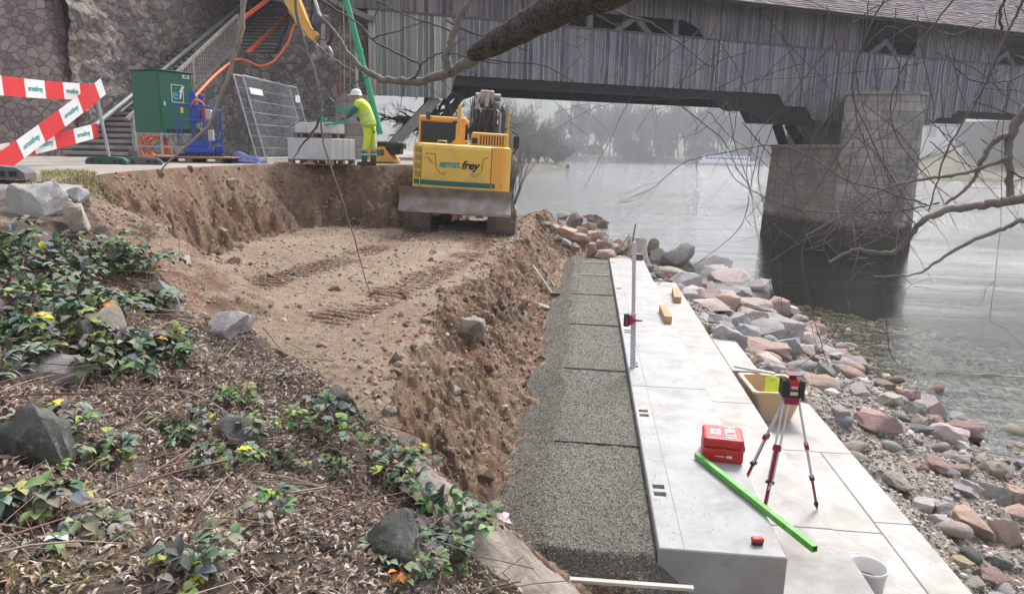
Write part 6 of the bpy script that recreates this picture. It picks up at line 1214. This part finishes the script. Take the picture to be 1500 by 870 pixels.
# ---- grapple hanging from an orange crane arm
gr = thing('crane_grapple', 'orange crane arm tip with black rotator and steel grapple hanging over the stair', 'crane grapple', W(460, 40, 21.5)); g0 = gr.location.copy()
G = lambda px, py, d=0.: W(px, py, 21.5+d)-g0
mb = MB(); P4 = [G(408,-40),G(424,-40),G(455,40),G(467,52),G(460,62),G(446,50),G(425,18)]; mb.add([p+Vector((0,-.12,0)) for p in P4]+[p+Vector((0,.12,0)) for p in P4], [tuple(range(7)),tuple(range(7,14))[::-1]]+[(i,(i+1)%7,7+(i+1)%7,7+i) for i in range(7)]); mb.build('arm', M_ORG, gr)
mb = MB(); mb.cyl(G(448,-40,-.1), G(470,27,-.1), .045, 10); mb.build('ram_rod', pm('silver', (.7,.7,.7), rough=.3, metal=.3), gr)
mb = MB(); mb.cyl(G(462,27), G(482,31), .14, 12); mb.ball(G(467,36), (.22,.2,.2)); mb.cyl(G(473,34), G(474,60), .16, 12, .1); mb.build('rotator', M_DSTEEL, gr)
mb = MB(); mb.bbox(tuple(G(470,36,-.2)), tuple(G(477,52,-.15)+Vector((0,.1,0))), .01) if False else mb.bar(G(474,36,-.2), G(473,58,-.2), .18, .06); mb.build('tool_plate', M_STEEL, gr)
mb = MB(); mb.tube(smooth([G(477,34),G(485,42),G(486,55),G(480,66),G(472,68)], 5), .05, 8); mb.tube(smooth([G(452,-20),G(458,10),G(455,30),G(462,45)], 5), .035, 6); mb.tube(smooth([G(440,-30),G(462,5),G(466,20),G(458,32)], 5), .03, 6); mb.build('hydraulic_hose', M_BLK, gr)
mb = MB(); mb.tube(smooth([G(463,66),G(468,76),G(466,84),G(459,86),G(456,80)], 5), [.07]*20+[.03], 8) if False else mb.tube(smooth([G(463,66),G(468,76),G(466,84),G(459,86),G(456,80)], 5), .07, 8); mb.tube(smooth([G(476,66),G(482,72),G(486,80),G(484,88)], 5), .06, 8); mb.cyl(G(474,60), G(474,72), .12, 10); mb.build('claw', M_STEEL, gr)
# ---- green pole and small orange machine
gp = thing('green_pole', 'long bright green steel pole leaning up to the left in front of the bridge end', 'pole', W(557,197,19.6)); q = gp.location.copy()
mb = MB(); mb.tube([W(500,-25,19.6)-q, W(531,92,19.6)-q, Vector((0,0,0))], .082, 14); mb.build('pole_tube', M_GREEN, gp); mb = MB(); mb.cyl(W(526,72,19.6)-q, W(527,77,19.6)-q, .10, 14); mb.build('collar', M_GREEN, gp)
mc = thing('mini_crawler', 'small orange crawler machine with black engine and lever at the foot of the green pole', 'small machine', W(563,243,19.2)); q = mc.location.copy(); Q = lambda px, py, d=0.: W(px, py, 19.2+d)-q
mb = MB(); mb.prism([(Q(544,217).x,Q(544,217).z),(Q(566,215).x,Q(566,215).z),(Q(576,228).x,Q(576,228).z),(Q(582,236).x,Q(582,236).z),(Q(580,243).x,.0),(Q(546,240).x,.03)], 'y', -.3, .35); mb.build('body', M_ORG, mc)
mb = MB(); mb.bbox((Q(556,218).x,-.32,Q(556,228).z),(Q(567,218).x,-.28,Q(556,219).z), .02); mb.build('window', M_GLASS, mc); mb = MB(); mb.bbox((Q(551,0).x,-.2,Q(0,214).z),(Q(585,0).x,.3,Q(0,196).z), .05); mb.bbox((Q(566,0).x,-.25,Q(0,206).z),(Q(592,0).x,.1,Q(0,198).z), .02); mb.build('engine', M_BLK, mc)
mb = MB(); mb.tube([Q(570,236),Q(584,214),Q(590,212)], .035, 6); mb.tube([Q(562,216),Q(566,210),Q(572,214),Q(575,236)], .03, 6); mb.bbox(tuple(Q(546,243)+Vector((0,-.35,-.08))), tuple(Q(582,243)+Vector((0,.1,.1))), .04); mb.build('track', M_BLK, mc)
# ================================================================ THINGS ON THE STEPS
cs = thing('instrument_case', 'red plastic instrument case with white lettering on the nearest top step block', 'case', (1.205, 5.80, -2.5), math.radians(-7))
mb = MB(); mb.bbox((-.165,-.16,.0),(.165,.17,.119), .02, seg=3); ba = mb.build('case_base', M_REDP, cs); mb = MB(); mb.bbox((-.165,-.16,.120),(.165,.17,.205), .026, seg=3); ld = mb.build('lid', M_REDP, cs)
mb = MB(); mb.bbox((.14,-.05,.06),(.185,.06,.11), .012); mb.build('latch', M_BLK, cs); mb = MB(); mb.bbox((.02,-.175,.07),(.13,-.158,.1), .006); mb.build('handle', M_REDP, cs)
text('lettering', 'HILTI', .12, M_HELM, ld, (.055,.01,.207), (0,0,math.radians(-90)), 0, .001, .001, width=.25); mb = MB(); mb.box((-.10,-.05,.2052),(-.02,.06,.2065)); mb.build('logo_patch', M_HELM, ld); mb = MB(); mb.box((-.075,-.02,.2065),(-.045,.03,.2072)); mb.build('logo_mark', M_REDP, ld)
mb = MB(); mb.box((.03,-.1625,.045),(.075,-.1605,.075)); mb.build('type_label', M_HELM, ba); mb = MB(); mb.box((-.06,-.1622,.052),(.015,-.1605,.058)); mb.build('print_line', M_HELM, ba)
A_, B_ = Vector((.985,5.70,-2.47)), Vector((1.535,4.33,-2.468)); d = (B_-A_).normalized()
gb = thing('green_batten', 'bright green hollow straightedge lying across the top step and jutting over its edge', 'straightedge', A_)
mb = MB(); L = (B_-A_).length; sx = Vector((d.y,-d.x,0)); V_ = []
M_LIME = pm('lime_paint', (.06,.33,.03), (.12,.42,.055), sc=14, rough=.5, dirt=(.33,.42,.24), dsc=9)
for t in (0, L):
    for r_ in (.020, .017): V_ += [d*t+sx*a*r_+Vector((0,0,b*r_*1.1)) for a, b in ((-1,-1),(1,-1),(1,1),(-1,1))]
F_ = []
for i in range(4):
    j = (i+1) % 4; F_ += [(i,j,8+j,8+i),(4+i,12+i,12+j,4+j),(i,4+i,4+j,j),(8+i,8+j,12+j,12+i)]
mb.add(V_, F_); mb.build('batten_tube', M_LIME, gb)
tmz = thing('tape_measure', 'small red tape measure near the front edge of the top step', 'tape measure', (1.19,4.39,-2.5), .2); mb = MB(); mb.bbox((-.035,-.022,.0),(.035,.022,.03), .008); mb.build('case_bottom', M_BLK, tmz); mb = MB(); mb.bbox((-.04,-.024,.02),(.04,.024,.052), .012); mb.build('case_shell', M_REDP, tmz)
def offcut(loc, dims, rz, lab): mb = MB(); mb.bbox((-dims[0]/2,-dims[1]/2,0),(dims[0]/2,dims[1]/2,dims[2]), .004, seg=1); o = mb.build('timber_offcut', M_WOOD, loc=loc); o.rotation_euler = (0,0,rz); tag(o, lab, 'timber block', 'timber offcuts on the steps')
offcut((1.86,14.55,-2.9),(.14,1.05,.12),-.07,'timber offcut lying along the middle step near its far end'); offcut((1.25,10.95,-2.5),(.11,.85,.11),.0,'timber offcut lying on the top step right of the measuring staff')
mb = MB(); mb.tube([(1.60,15.9,-2.88),(1.84,16.0,-2.72)], .012, 5); mk = tag(mb.build('marker_pin', pm('pin', (.5,.42,.38))), 'thin marker pin with red tip at the far end of the middle step', 'marker'); mb = MB(); mb.ball((1.86,16.01,-2.71), .045, 8, 5); mb.build('pin_head', M_REDP, mk)
mb = MB(); mb.bbox((-.13,-.1,0),(.13,.12,.14), .01); tag(mb.build('plastic_crate', pm('dark_grey_plastic', (.09,.09,.095), rough=.6), loc=(1.2,17.0,-2.5)), 'small dark grey box on the far end of the top step', 'box')
# wooden lath at the bottom of the gravel
mb = MB(); mb.bar((-.02,3.98,-2.60),(.73,3.97,-2.585), .035, .02); tag(mb.build('wooden_lath', pm('pale_lath', (.52,.49,.42), rough=.8)), 'pale lath lying across the near end of the gravel bed', 'lath')
for y in (14.89, 16.6): mb = MB(); mb.bar((-.15,y,-2.553),(.5,y,-2.553), .03, .02); tag(mb.build('wooden_lath', pm('pale_lath2', (.46,.44,.38), rough=.8)), 'pale screed lath set across the %s part of the gravel bed' % ('far' if y < 16 else 'farthest'), 'lath')
for k, y in enumerate((12.82, 10.5, 8.24, 6.02)):
    mb = MB(); mb.bar((-.22,y+.008,-2.559),(.535,y-.008,-2.559), .020 if y < 9 else .03, .010); tag(mb.build('joint_strip', M_DARK), 'dark joint strip across the gravel bed, %s from the viewer' % ['farthest','third','second','first'][k], 'joint strip', 'dark joint strips in the gravel bed')
# tripod with rotating laser
tp = thing('laser_tripod', 'red and silver tripod standing on the middle step under the laser level', 'tripod', (1.72, 5.78, -2.9)); M_WINE = pm('wine_red', (.30,.012,.05), (.26,.01,.04), rough=.4); M_ALU = pm('aluminium', (.62,.62,.61), (.54,.54,.53), rough=.35, metal=.5)
hd = Vector((0,0,.93)); mb = MB(); mb.bbox((-.06,-.05,.90),(.06,.05,.97), .015); mb.build('tripod_head', M_WINE, tp)
for (fx, fy, ex_) in ((.29,-.06,.06),(-.20,-.26,-.035),(-.27,.24,-.04)):
    hp_ = Vector((ex_, (-.02 if fy < 0 else .03), .93)); ft = Vector((fx, fy, .0)); dl = ft-hp_; m1 = hp_+dl*.50; m2 = hp_+dl*.70; sd = dl.cross(Vector((0,0,1))).normalized()*.022
    mb = MB(); mb.cyl(hp_+sd, m2+sd*.8, .0085, 8); mb.cyl(hp_-sd, m2-sd*.8, .0085, 8); lg = mb.build('leg', M_ALU, tp)
    mb = MB(); mb.bar(hp_+dl*.40, hp_+dl*.93, .026, .02); mb.build('leg_extension', M_WINE, lg); mb = MB(); mb.bar(hp_+dl*.39, hp_+dl*.43, .062, .035); mb.build('leg_clamp', M_WINE, lg)
    mb = MB(); mb.bar(m2-dl*.012, m2+dl*.012, .06, .04); mb.bar(hp_+dl*.38, hp_+dl*.39, .05, .03); mb.build('clamp_lever', M_BLK, lg); mb = MB(); mb.tube([hp_+dl*.92, hp_+dl*.94, ft], [.014,.02,.002], 8); mb.build('spike', M_BLK, lg)
text('lettering', 'HILTI', .03, M_HELM, tp, (-.155,-.222,.26), (math.radians(90),math.radians(-70),0), 0, .001, .001)
ls = thing('laser_level', 'red and black rotating laser level mounted on the tripod', 'laser level', (1.72, 5.78, -1.935)); mb = MB(); mb.bbox((-.055,-.06,.0),(.055,.06,.15), .02, seg=3); mb.build('housing', M_REDP, ls)
mb = MB(); 
for sx in (-1, 1): mb.bbox((sx*.062-.028,-.07,.0),(sx*.062+.028,.07,.15), .02, seg=3)
mb.bbox((-.06,-.068,.0),(.06,.068,.075), .02); mb.build('bumper', M_BLK, ls); mb = MB(); mb.cyl((0,0,.15),(0,0,.185), .03, 14); mb.bbox((-.06,-.06,.185),(.06,.06,.197), .006); mb.build('rotor_head', pm('dark_red', (.16,.02,.03), rough=.4), ls)
mb = MB(); mb.box((-.025,-.0735,.085),(.025,-.070,.105)); mb.build('display', pm('pale_label', (.55,.56,.58)), ls); mb = MB(); mb.box((-.03,-.0735,.03),(.03,-.070,.058)); mb.build('warning_label', pm('label_paper', (.6,.55,.4)), ls)
# levelling staff with receiver
sf = thing('measuring_staff', 'upright telescopic measuring staff with red and blue graduation on the top step', 'measuring staff', (.60, 8.22, -2.5), Euler((0, math.radians(-2.5), 0))); M_STW = pm('staff_white', (.70,.70,.69), rough=.4); M_STR = pm('staff_red', (.60,.04,.12), rough=.5); M_STB = pm('staff_blue', (.06,.09,.30), rough=.5)
mb = MB(); mb.bbox((-.03,-.02,.0),(.03,.02,.66), .004, seg=1); s1 = mb.build('lower_section', M_STW, sf); mb = MB(); mb.bbox((-.022,-.016,.66),(.022,.016,1.50), .004, seg=1); s2 = mb.build('upper_section', M_STW, sf)
mb = MB(); 
for i in range(31): z = .03+i*.02; a = -.026 if i % 2 else 0; mb.box((a,-.0225,z),(a+.022,-.0205,z+.008))
mb.build('graduation', M_STB, s1); mb = MB()
for i in range(40): z = .68+i*.02; a = -.018 if i % 2 else 0; mb.box((a,-.0185,z),(a+.016,-.0165,z+.008))
mb.build('graduation', M_STR, s2); mb = MB(); mb.tube([(-.02,0,1.48),(.0,0,1.62),(.015,0,1.70)], .008, 5); mb.build('tip', pm('rusty_pin', (.16,.10,.08)), sf)
rc = thing('laser_receiver', 'black and red laser receiver clamped to the measuring staff', 'laser receiver', (.505, 8.17, -1.92)); mb = MB(); mb.bbox((-.045,-.02,-.075),(.02,.02,.075), .01); mb.build('housing', M_BLK, rc); mb = MB(); mb.box((-.028,-.0225,-.055),(.002,-.0205,.055)); mb.build('window', pm('receiver_window', (.22,.06,.08), rough=.2), rc)
mb = MB(); mb.prism([(.02,-.06),(.05,-.05),(.085,-.01),(.17,-.005),(.17,.01),(.07,.015),(.05,.06),(.02,.06)], 'y', -.015, .015); mb.build('clamp', pm('clamp_red', (.45,.02,.08), rough=.4), rc)
# mortar tub
tb = thing('mortar_tub', 'stained orange plastic mortar tub with rim standing on the low slab', 'tub', (2.42, 8.98, -3.25), .05); M_TUB = pm('tub_plastic', (.60,.33,.15), (.55,.42,.28), sc=3.5, rough=.55, dirt=(.52,.48,.40), dsc=4)
mb = MB(); lv = [(0,.20,.27,0),(.40,.30,.36,0),(.40,.335,.395,1),(.375,.335,.395,1),(.375,.31,.37,1)]; 
def rr_(a, b, z, r=.05, n=4):
    o_ = []
    for cx, cy, s0 in ((a-r,b-r,0),(-a+r,b-r,1),(-a+r,-b+r,2),(a-r,-b+r,3)):
        for i in range(n+1): an = math.pi/2*(s0+i/n); o_.append((cx+r*math.cos(an), cy+r*math.sin(an), z))
    return o_
rings = [rr_(.20,.27,0),rr_(.30,.36,.40),rr_(.335,.395,.405),rr_(.335,.395,.375),rr_(.31,.37,.37)]; inn = [rr_(.285,.345,.40),rr_(.20,.26,.05)]; n_ = len(rings[0])
allr = [rr_(.19,.26,.02)]+[rings[0],rings[1]]; V_ = [v for r_ in [rings[3],rings[2],inn[0],inn[1]] for v in r_]; mb.add(V_, [(k*n_+i,k*n_+(i+1)%n_,(k+1)*n_+(i+1)%n_,(k+1)*n_+i) for k in range(3) for i in range(n_)]+[tuple(3*n_+i for i in range(n_))])
V_ = [v for r_ in [rings[0],rings[1]] for v in r_]; mb.add(V_, [(i,(i+1)%n_,n_+(i+1)%n_,n_+i) for i in range(n_)]+[tuple(range(n_))[::-1]]); V_ = rings[1]+rings[3]; mb.add(V_, [(i,(i+1)%n_,n_+(i+1)%n_,n_+i) for i in range(n_)]); mb.build('tub_shell', M_TUB, tb)
rnd = random.Random(8)
for i in range(7): o = bpy.data.objects.new('stone_chip', rock_mesh(600+i, (.14,.11,.08))); o.data.materials.append(RM['beige' if i % 2 else 'brown']); C.objects.link(o); o.location = (2.42+rnd.uniform(-.18,.18), 8.98+rnd.uniform(-.24,.2), -3.25+.12+rnd.uniform(0,.1)); tag(o, 'broken beige stone chip inside the mortar tub', 'stone', 'stone chips in the tub')
vv = MB(); xx = np.linspace(0,1,8); V_ = [(2.33+.16*u+.01*math.sin(7*v), 9.0-.10*v, -2.80-.24*v+.05*math.sin(3.1*u)) for v in np.linspace(0,1,8) for u in xx]; vv.add(V_, [(j*8+i,j*8+i+1,(j+1)*8+i+1,(j+1)*8+i) for j in range(7) for i in range(7)], True); o = vv.build('safety_vest', M_HV); m_ = o.modifiers.new('s','SOLIDIFY'); m_.thickness = .025; tag(o, 'crumpled yellow safety vest hanging in the mortar tub behind the laser', 'vest')
mb = MB(); mb.bar((2.08,9.62,-2.84),(2.50,9.20,-2.79), .05, .03); tag(mb.build('alu_lath', M_ALU), 'pale straight lath lying from the middle step onto the tub rim', 'lath')
# bucket
bp_ = atZ(1272, 829, -2.975); bk = thing('bucket', 'white plastic bucket with brown muddy water on the low inner slab', 'bucket', (bp_.x, bp_.y, -3.25)); mb = MB(); mb.lathe([(0,.005),(.105,.005),(.108,0),(.13,.255),(.137,.258),(.137,.28),(.130,.28),(.124,.255),(.102,.015),(0,.015)], 30); mb.build('bucket_shell', M_HELM, bk, fix=False)
mb = MB(); mb.lathe([(0,.165),(.10,.165),(.117,.160)], 24); mb.build('muddy_water', pm('muddy_water', (.20,.11,.05), (.32,.22,.13), sc=14, rough=.3), bk, fix=False); mb = MB(); mb.tube(smooth([Vector(p) for p in ((-.137,.0,.26),(-.17,.09,.27),(-.11,.17,.27),(.02,.19,.265),(.12,.12,.26),(.137,0,.26))], 5), .003, 5); mb.cyl((-.16,.08,.265),(-.13,.14,.268), .008, 6); mb.build('handle', M_ALU, bk)
# rake and iron bars on the trench slope
def onslope(px, py, up=.04): p = hit(px, py); p.z += up; return p
a, b = onslope(780,396,.10), onslope(809,434,.05); rk = thing('hoe', 'hoe with pale wooden handle lying on the trench slope beside the gravel', 'hoe', b); mb = MB(); mb.cyl(a-b, (0,0,0), .018, 8); mb.build('handle', pm('pale_handle', (.52,.47,.38), rough=.6), rk); mb = MB(); mb.bbox((-.12,-.03,-.05),(.16,.03,.02), .01); mb.build('hoe_blade', M_DSTEEL, rk)
for i, (p0, p1, lab) in enumerate((((757,333),(812,424),'long thin iron bar leaning on the trench slope right of the excavator'),((768,345),(806,412),'second shorter iron bar beside the long one on the trench slope'))):
    a, b = onslope(*p0,.12), onslope(*p1,.05); mb = MB(); mb.cyl(a, b, .016 if i == 0 else .011, 7); tag(mb.build('iron_bar', pm('rusty_bar', (.30,.26,.23), (.2,.15,.12), rough=.8)), lab, 'iron bar', 'iron bars on the slope')
for i, (p0, p1, lab) in enumerate((((897,378),(921,345),'rusty rod sticking out of the broken rock heap toward the staff'),((913,374),(935,349),'thin curved root rising beside the pale upright boulder'))):
    a, b = atY(*p0,17.8), atY(*p1,17.9); mb = MB(); mb.tube([a,(a+b)/2+Vector((.03,0,.02)),b], .02, 6); tag(mb.build('rusty_rod' if i == 0 else 'root', pm('rusty_bar', (.3,.26,.23))), lab, 'rod' if i == 0 else 'root')
# ================================================================ BRANCHES HANGING INTO THE VIEW
M_LIMB = NT('limb_bark').set(.95, 0, .15); _q = M_LIMB; cr_ = _q.ramp(_q.noise(7, 8, .75, 1.2, _q.mapping((2.2,2.2,2.2))), [(.38,(.05,.043,.037)),(.6,(.19,.165,.14))]); _q.col(_q.mix(cr_, (.10,.11,.05), _q.ramp(_q.noise(2, 4), [(.6,0.),(.75,.4)]))); _b = _q.bump(_q.noise(16, 8, .8, 1.5), 1, .05); M_LIMB = _q.m
M_BR = pm('branch_bark', (.22,.195,.165), (.14,.12,.10), sc=9, rough=.8, bump=.4, bsc=60); M_BR2 = pm('branch_pale', (.33,.295,.235), (.25,.215,.17), sc=6, rough=.75, bump=.3, bsc=60); M_TW = pm('twig_bark', (.13,.105,.09), (.085,.07,.06), sc=10, rough=.85)
def branch(pts, Y, r0, r1, mb, n=6, dY=0.):
    """pts: course of the branch as sighted points, Y its distance (may drift by dY to the tip)"""
    m = len(pts); P_ = [atY(x, y, Y + dY*i/(m-1)) for i, (x, y) in enumerate(pts)]; q = smooth(P_, 6); k = len(q); rj = random.Random(int(pts[0][0]*3+pts[-1][1])); q = [p+Vector((rj.gauss(0, 1), rj.gauss(0, 1), rj.gauss(0, 1)))*(.003+.09*(r0+(r1-r0)*i/k)) for i, p in enumerate(q)]; mb.tube(q, [(r0+(r1-r0)*i/(k-1))*rj.uniform(.86, 1.16) for i in range(k)], n); return q
def twigs(mb, q, rnd, n, L, r, drop=0.3):
    for i in range(n):
        p = q[rnd.randrange(len(q)//5, len(q))]; d = Vector((rnd.gauss(0, 1), rnd.gauss(0, .5), rnd.gauss(-drop, .8))).normalized(); pts = [p]; 
        for k in range(5): d = (d+Vector((rnd.gauss(0,.25), rnd.gauss(0,.15), rnd.gauss(-.03,.25)))).normalized(); pts.append(pts[-1]+d*L*rnd.uniform(.12,.26))
        mb.tube(pts, [r*(1-.15*k) for k in range(6)], 4, False)
rnd = random.Random(21)
# the tree stands behind the photographer, its thick limb reaches over the pit
tr = thing('overhanging_tree', 'dark barked tree whose thick broken limb crosses the top of the view before the bridge', 'tree', (2.0, -2.2, -2.9)); o0 = tr.location.copy()
def local(mb): mb.v = [(a-o0.x, b-o0.y, c-o0.z) for a, b, c in mb.v]; return mb
mb = MB(); lim = [atY(690,82,6.3), atY(735,58,6.1), atY(785,30,5.8), atY(845,-3,5.4), atY(960,-75,4.6), Vector((2.0,1.2,2.2)), Vector((2.1,-.8,1.9)), Vector((2.0,-2.2,1.2))]
q = smooth(lim, 8); k = len(q); mb.tube(q, [.050+.035*min(i/5, 1)+.09*min(i/40, 1)+.004*math.sin(i*1.1) for i in range(k)], 18); ob = local(mb).build('limb', M_LIMB, tr)
mb = MB(); mb.tube([Vector((2,-2.2,-3.1)),Vector((2.05,-2.25,-1)),Vector((2,-2.2,1.2)),Vector((1.9,-2.3,4.5)),Vector((1.7,-2.2,8))], [.34,.28,.24,.18,.08], 18); local(mb).build('trunk', M_LIMB, tr)
mb = MB(); a = branch([(705,78),(680,95),(655,108),(620,118),(575,119),(545,110),(515,85),(500,62),(485,40),(462,18)], 6.3, .052, .008, mb, 9, .3)
b = branch([(657,106),(655,85),(663,55),(672,30),(690,0),(700,-20)], 6.3, .034, .03, mb, 8); local(mb).build('side_branch', M_BR, tr)
mb = MB()
for pts, r0, r1 in (([(600,118),(612,110),(617,95),(635,82),(655,78),(700,88),(735,95)],.013,.004),([(617,95),(590,82),(562,68),(545,58),(530,40),(505,22),(470,0)],.011,.007),([(545,58),(555,54),(600,40),(622,33)],.008,.003),([(545,110),(515,125),(480,150),(420,190)],.006,.003),([(663,52),(652,42),(600,25),(560,5),(520,-15)],.008,.006),
   ([(653,30),(690,48),(735,62),(775,75)],.009,.004),([(700,88),(760,92),(800,98),(840,120)],.006,.003),([(530,40),(545,28),(560,5)],.006,.004),([(655,78),(680,55)],.005,.003)):
    branch(pts, 6.3, r0, r1, mb, 5)
twigs(mb, a, rnd, 7, .5, .004); local(mb).build('twigs', M_TW, tr)
# long hanging shoots at the left
for i, (pts, Y, r0, r1, m, lab) in enumerate((([(425,-20),(445,60),(462,110),(470,150),(472,200),(500,290),(525,370),(545,440)],4.5,.012,.003,M_BR,'long thin shoot hanging from the top down over the pit floor, left of the digger'),
   ([(360,-20),(352,50),(345,75),(332,120),(312,165),(300,190),(240,243),(232,262)],5.5,.022,.005,M_BR2,'pale thick shoot hanging across the stair railing and the pallet'),
   ([(472,160),(460,190),(440,215),(432,232)],4.6,.010,.003,M_TW,'short dark twig crossing the kerb stone stack'),([(410,-10),(440,40),(480,80),(520,105)],5.5,.008,.005,M_BR2,'pale twig passing behind the orange crane arm'))):
    mb = MB(); q = branch(pts, Y, r0, r1, mb, 6); tag(mb.build('hanging_shoot', m), lab, 'branch', 'shoots hanging from above')
# right hand tree: pale branching shoots in front of the pier
t2 = thing('overhanging_tree', 'pale barked leafless tree at the right edge with shoots spreading before the pier', 'tree', (7.0, 2.5, -3.9)); o0 = t2.location.copy()
mb = MB(); top = atY(1500,150,7.5)+Vector((.4,0,.1)); mb.tube(smooth([Vector((7.0,2.5,-4.2)),Vector((7.1,3.6,-2.2)),Vector((6.9,5.5,-.4)),Vector((6.6,7.0,.9)),Vector((6.4,7.5,2.6)),Vector((6.0,7.0,4.5))], 5), [.17-.003*i for i in range(26)], 12); local(mb).build('trunk', M_LIMB, t2)
mb = MB(); A1 = branch([(1540,120),(1510,150),(1484,190),(1478,215),(1479,250),(1480,292)], 6.8, .045, .03, mb, 8)
A2 = branch([(1530,300),(1500,292),(1470,297),(1440,300),(1405,305),(1375,312),(1345,330),(1325,355),(1305,370),(1275,368),(1250,367),(1215,384)], 6.6, .045, .010, mb, 9)
A3 = branch([(1480,197),(1460,205),(1445,222),(1435,245),(1425,265),(1405,285),(1385,298)], 6.8, .028, .012, mb, 7); A4 = branch([(1475,232),(1440,245),(1400,257),(1350,263),(1300,275),(1260,300),(1220,325),(1180,345)], 6.6, .020, .006, mb, 6)
A5 = branch([(1530,330),(1500,322),(1470,335),(1420,355),(1370,385),(1340,402),(1280,405)], 6.4, .026, .005, mb, 7); local(mb).build('branch', M_BR, t2)
mb = MB(); sh = [([(1360,300),(1300,280),(1240,262),(1180,225),(1130,215),(1060,225),(1000,240),(960,272),(905,300)],.010,.003),([(1375,300),(1300,310),(1200,312),(1130,295),(1080,265),(1060,230)],.010,.004),([(980,140),(1010,165),(1060,205),(1080,245),(1100,275)],.006,.004),([(1215,384),(1190,330),(1175,380),(1186,430),(1195,480),(1215,535)],.008,.004),
   ([(1300,-10),(1280,30),(1255,90),(1250,140),(1262,175),(1290,230),(1330,300),(1370,330)],.011,.005),([(1405,-10),(1350,60),(1315,120),(1305,180),(1340,240),(1400,300)],.010,.005),([(1500,-5),(1480,40),(1460,90),(1430,150),(1390,220),(1370,280),(1360,310)],.014,.008),([(1310,-5),(1260,25),(1200,90),(1150,150),(1110,195),(1092,260),(1130,340)],.008,.003),
   ([(1240,140),(1200,190),(1170,240),(1150,262),(1090,320)],.008,.003),([(1262,175),(1220,240),(1180,300),(1130,330)],.007,.003),([(1340,60),(1300,40),(1250,90),(1190,130),(1130,180)],.006,.003),([(1440,30),(1400,50),(1340,40),(1300,60)],.006,.004),([(1500,110),(1470,120),(1420,115),(1390,85),(1380,40)],.009,.005),
   ([(1480,250),(1500,262),(1530,250)],.012,.01),([(1480,-10),(1465,20),(1470,60),(1490,85),(1520,95)],.018,.014),([(1230,320),(1260,290),(1290,250)],.006,.003),([(1325,355),(1300,330),(1280,300),(1240,260),(1200,170)],.009,.004),([(1345,330),(1320,300),(1300,250),(1290,210)],.008,.003),([(1215,384),(1240,420),(1230,470),(1215,500),(1180,530),(1130,560)],.006,.003),
   ([(1280,405),(1297,440),(1298,490),(1310,530),(1340,545)],.007,.004),([(1470,-10),(1480,100),(1470,200),(1465,330),(1450,470)],.005,.003),([(1130,380),(1180,350),(1240,330),(1310,300)],.006,.003),([(1160,300),(1220,350),(1290,380),(1340,420)],.006,.002),([(1090,180),(1140,240),(1210,300),(1290,330),(1330,355)],.006,.003),
   ([(880,-10),(905,20),(950,30),(985,55),(1040,95),(1060,85),(1110,70),(1180,20)],.009,.004),([(840,-10),(870,18),(900,35),(915,30),(935,-5)],.012,.008),([(1045,96),(1055,130),(1075,165)],.004,.002),([(945,30),(960,80),(955,130),(958,185)],.004,.002),([(845,20),(848,70),(870,95),(905,115)],.004,.002),([(840,120),(838,160),(836,190)],.003,.002)]
for pts, r0, r1 in sh: q = branch([(x+rnd.uniform(-2,2), y+rnd.uniform(-2,2)) for x, y in pts], 6.6+rnd.uniform(-.25,.25), r0*.85, r1*.7, mb, 5); twigs(mb, q, rnd, 6, .5, .0026, .2)
for i in range(52):
    x, y = rnd.uniform(1020, 1490), rnd.uniform(-15, 230); a = rnd.gauss(1.35, .75); pts = []; L = rnd.uniform(60, 190)
    for k in range(5): pts.append((x, y)); a += rnd.gauss(0, .28); x += math.cos(a)*L/2.5*(1 if i % 2 else -1); y += abs(math.sin(a))*L/2.5
    branch(pts, 6.9+rnd.uniform(-.5, .6), .0052, .0018, mb, 4)
local(mb).build('shoots', M_TW, t2)
mb = MB()
for i in range(90):
    p = atY(rnd.gauss(1265,32), rnd.gauss(318,22), 6.6+rnd.uniform(-.3,.3)); d = Vector((rnd.gauss(0,1), rnd.gauss(0,.4), rnd.gauss(.1,.7))).normalized(); mb.tube([p, p+d*.12+Vector((0,0,rnd.gauss(0,.03))), p+d*rnd.uniform(.22,.45)], [.005,.004,.002], 4, False)
local(mb).build('twig_tangle', M_BR, t2)
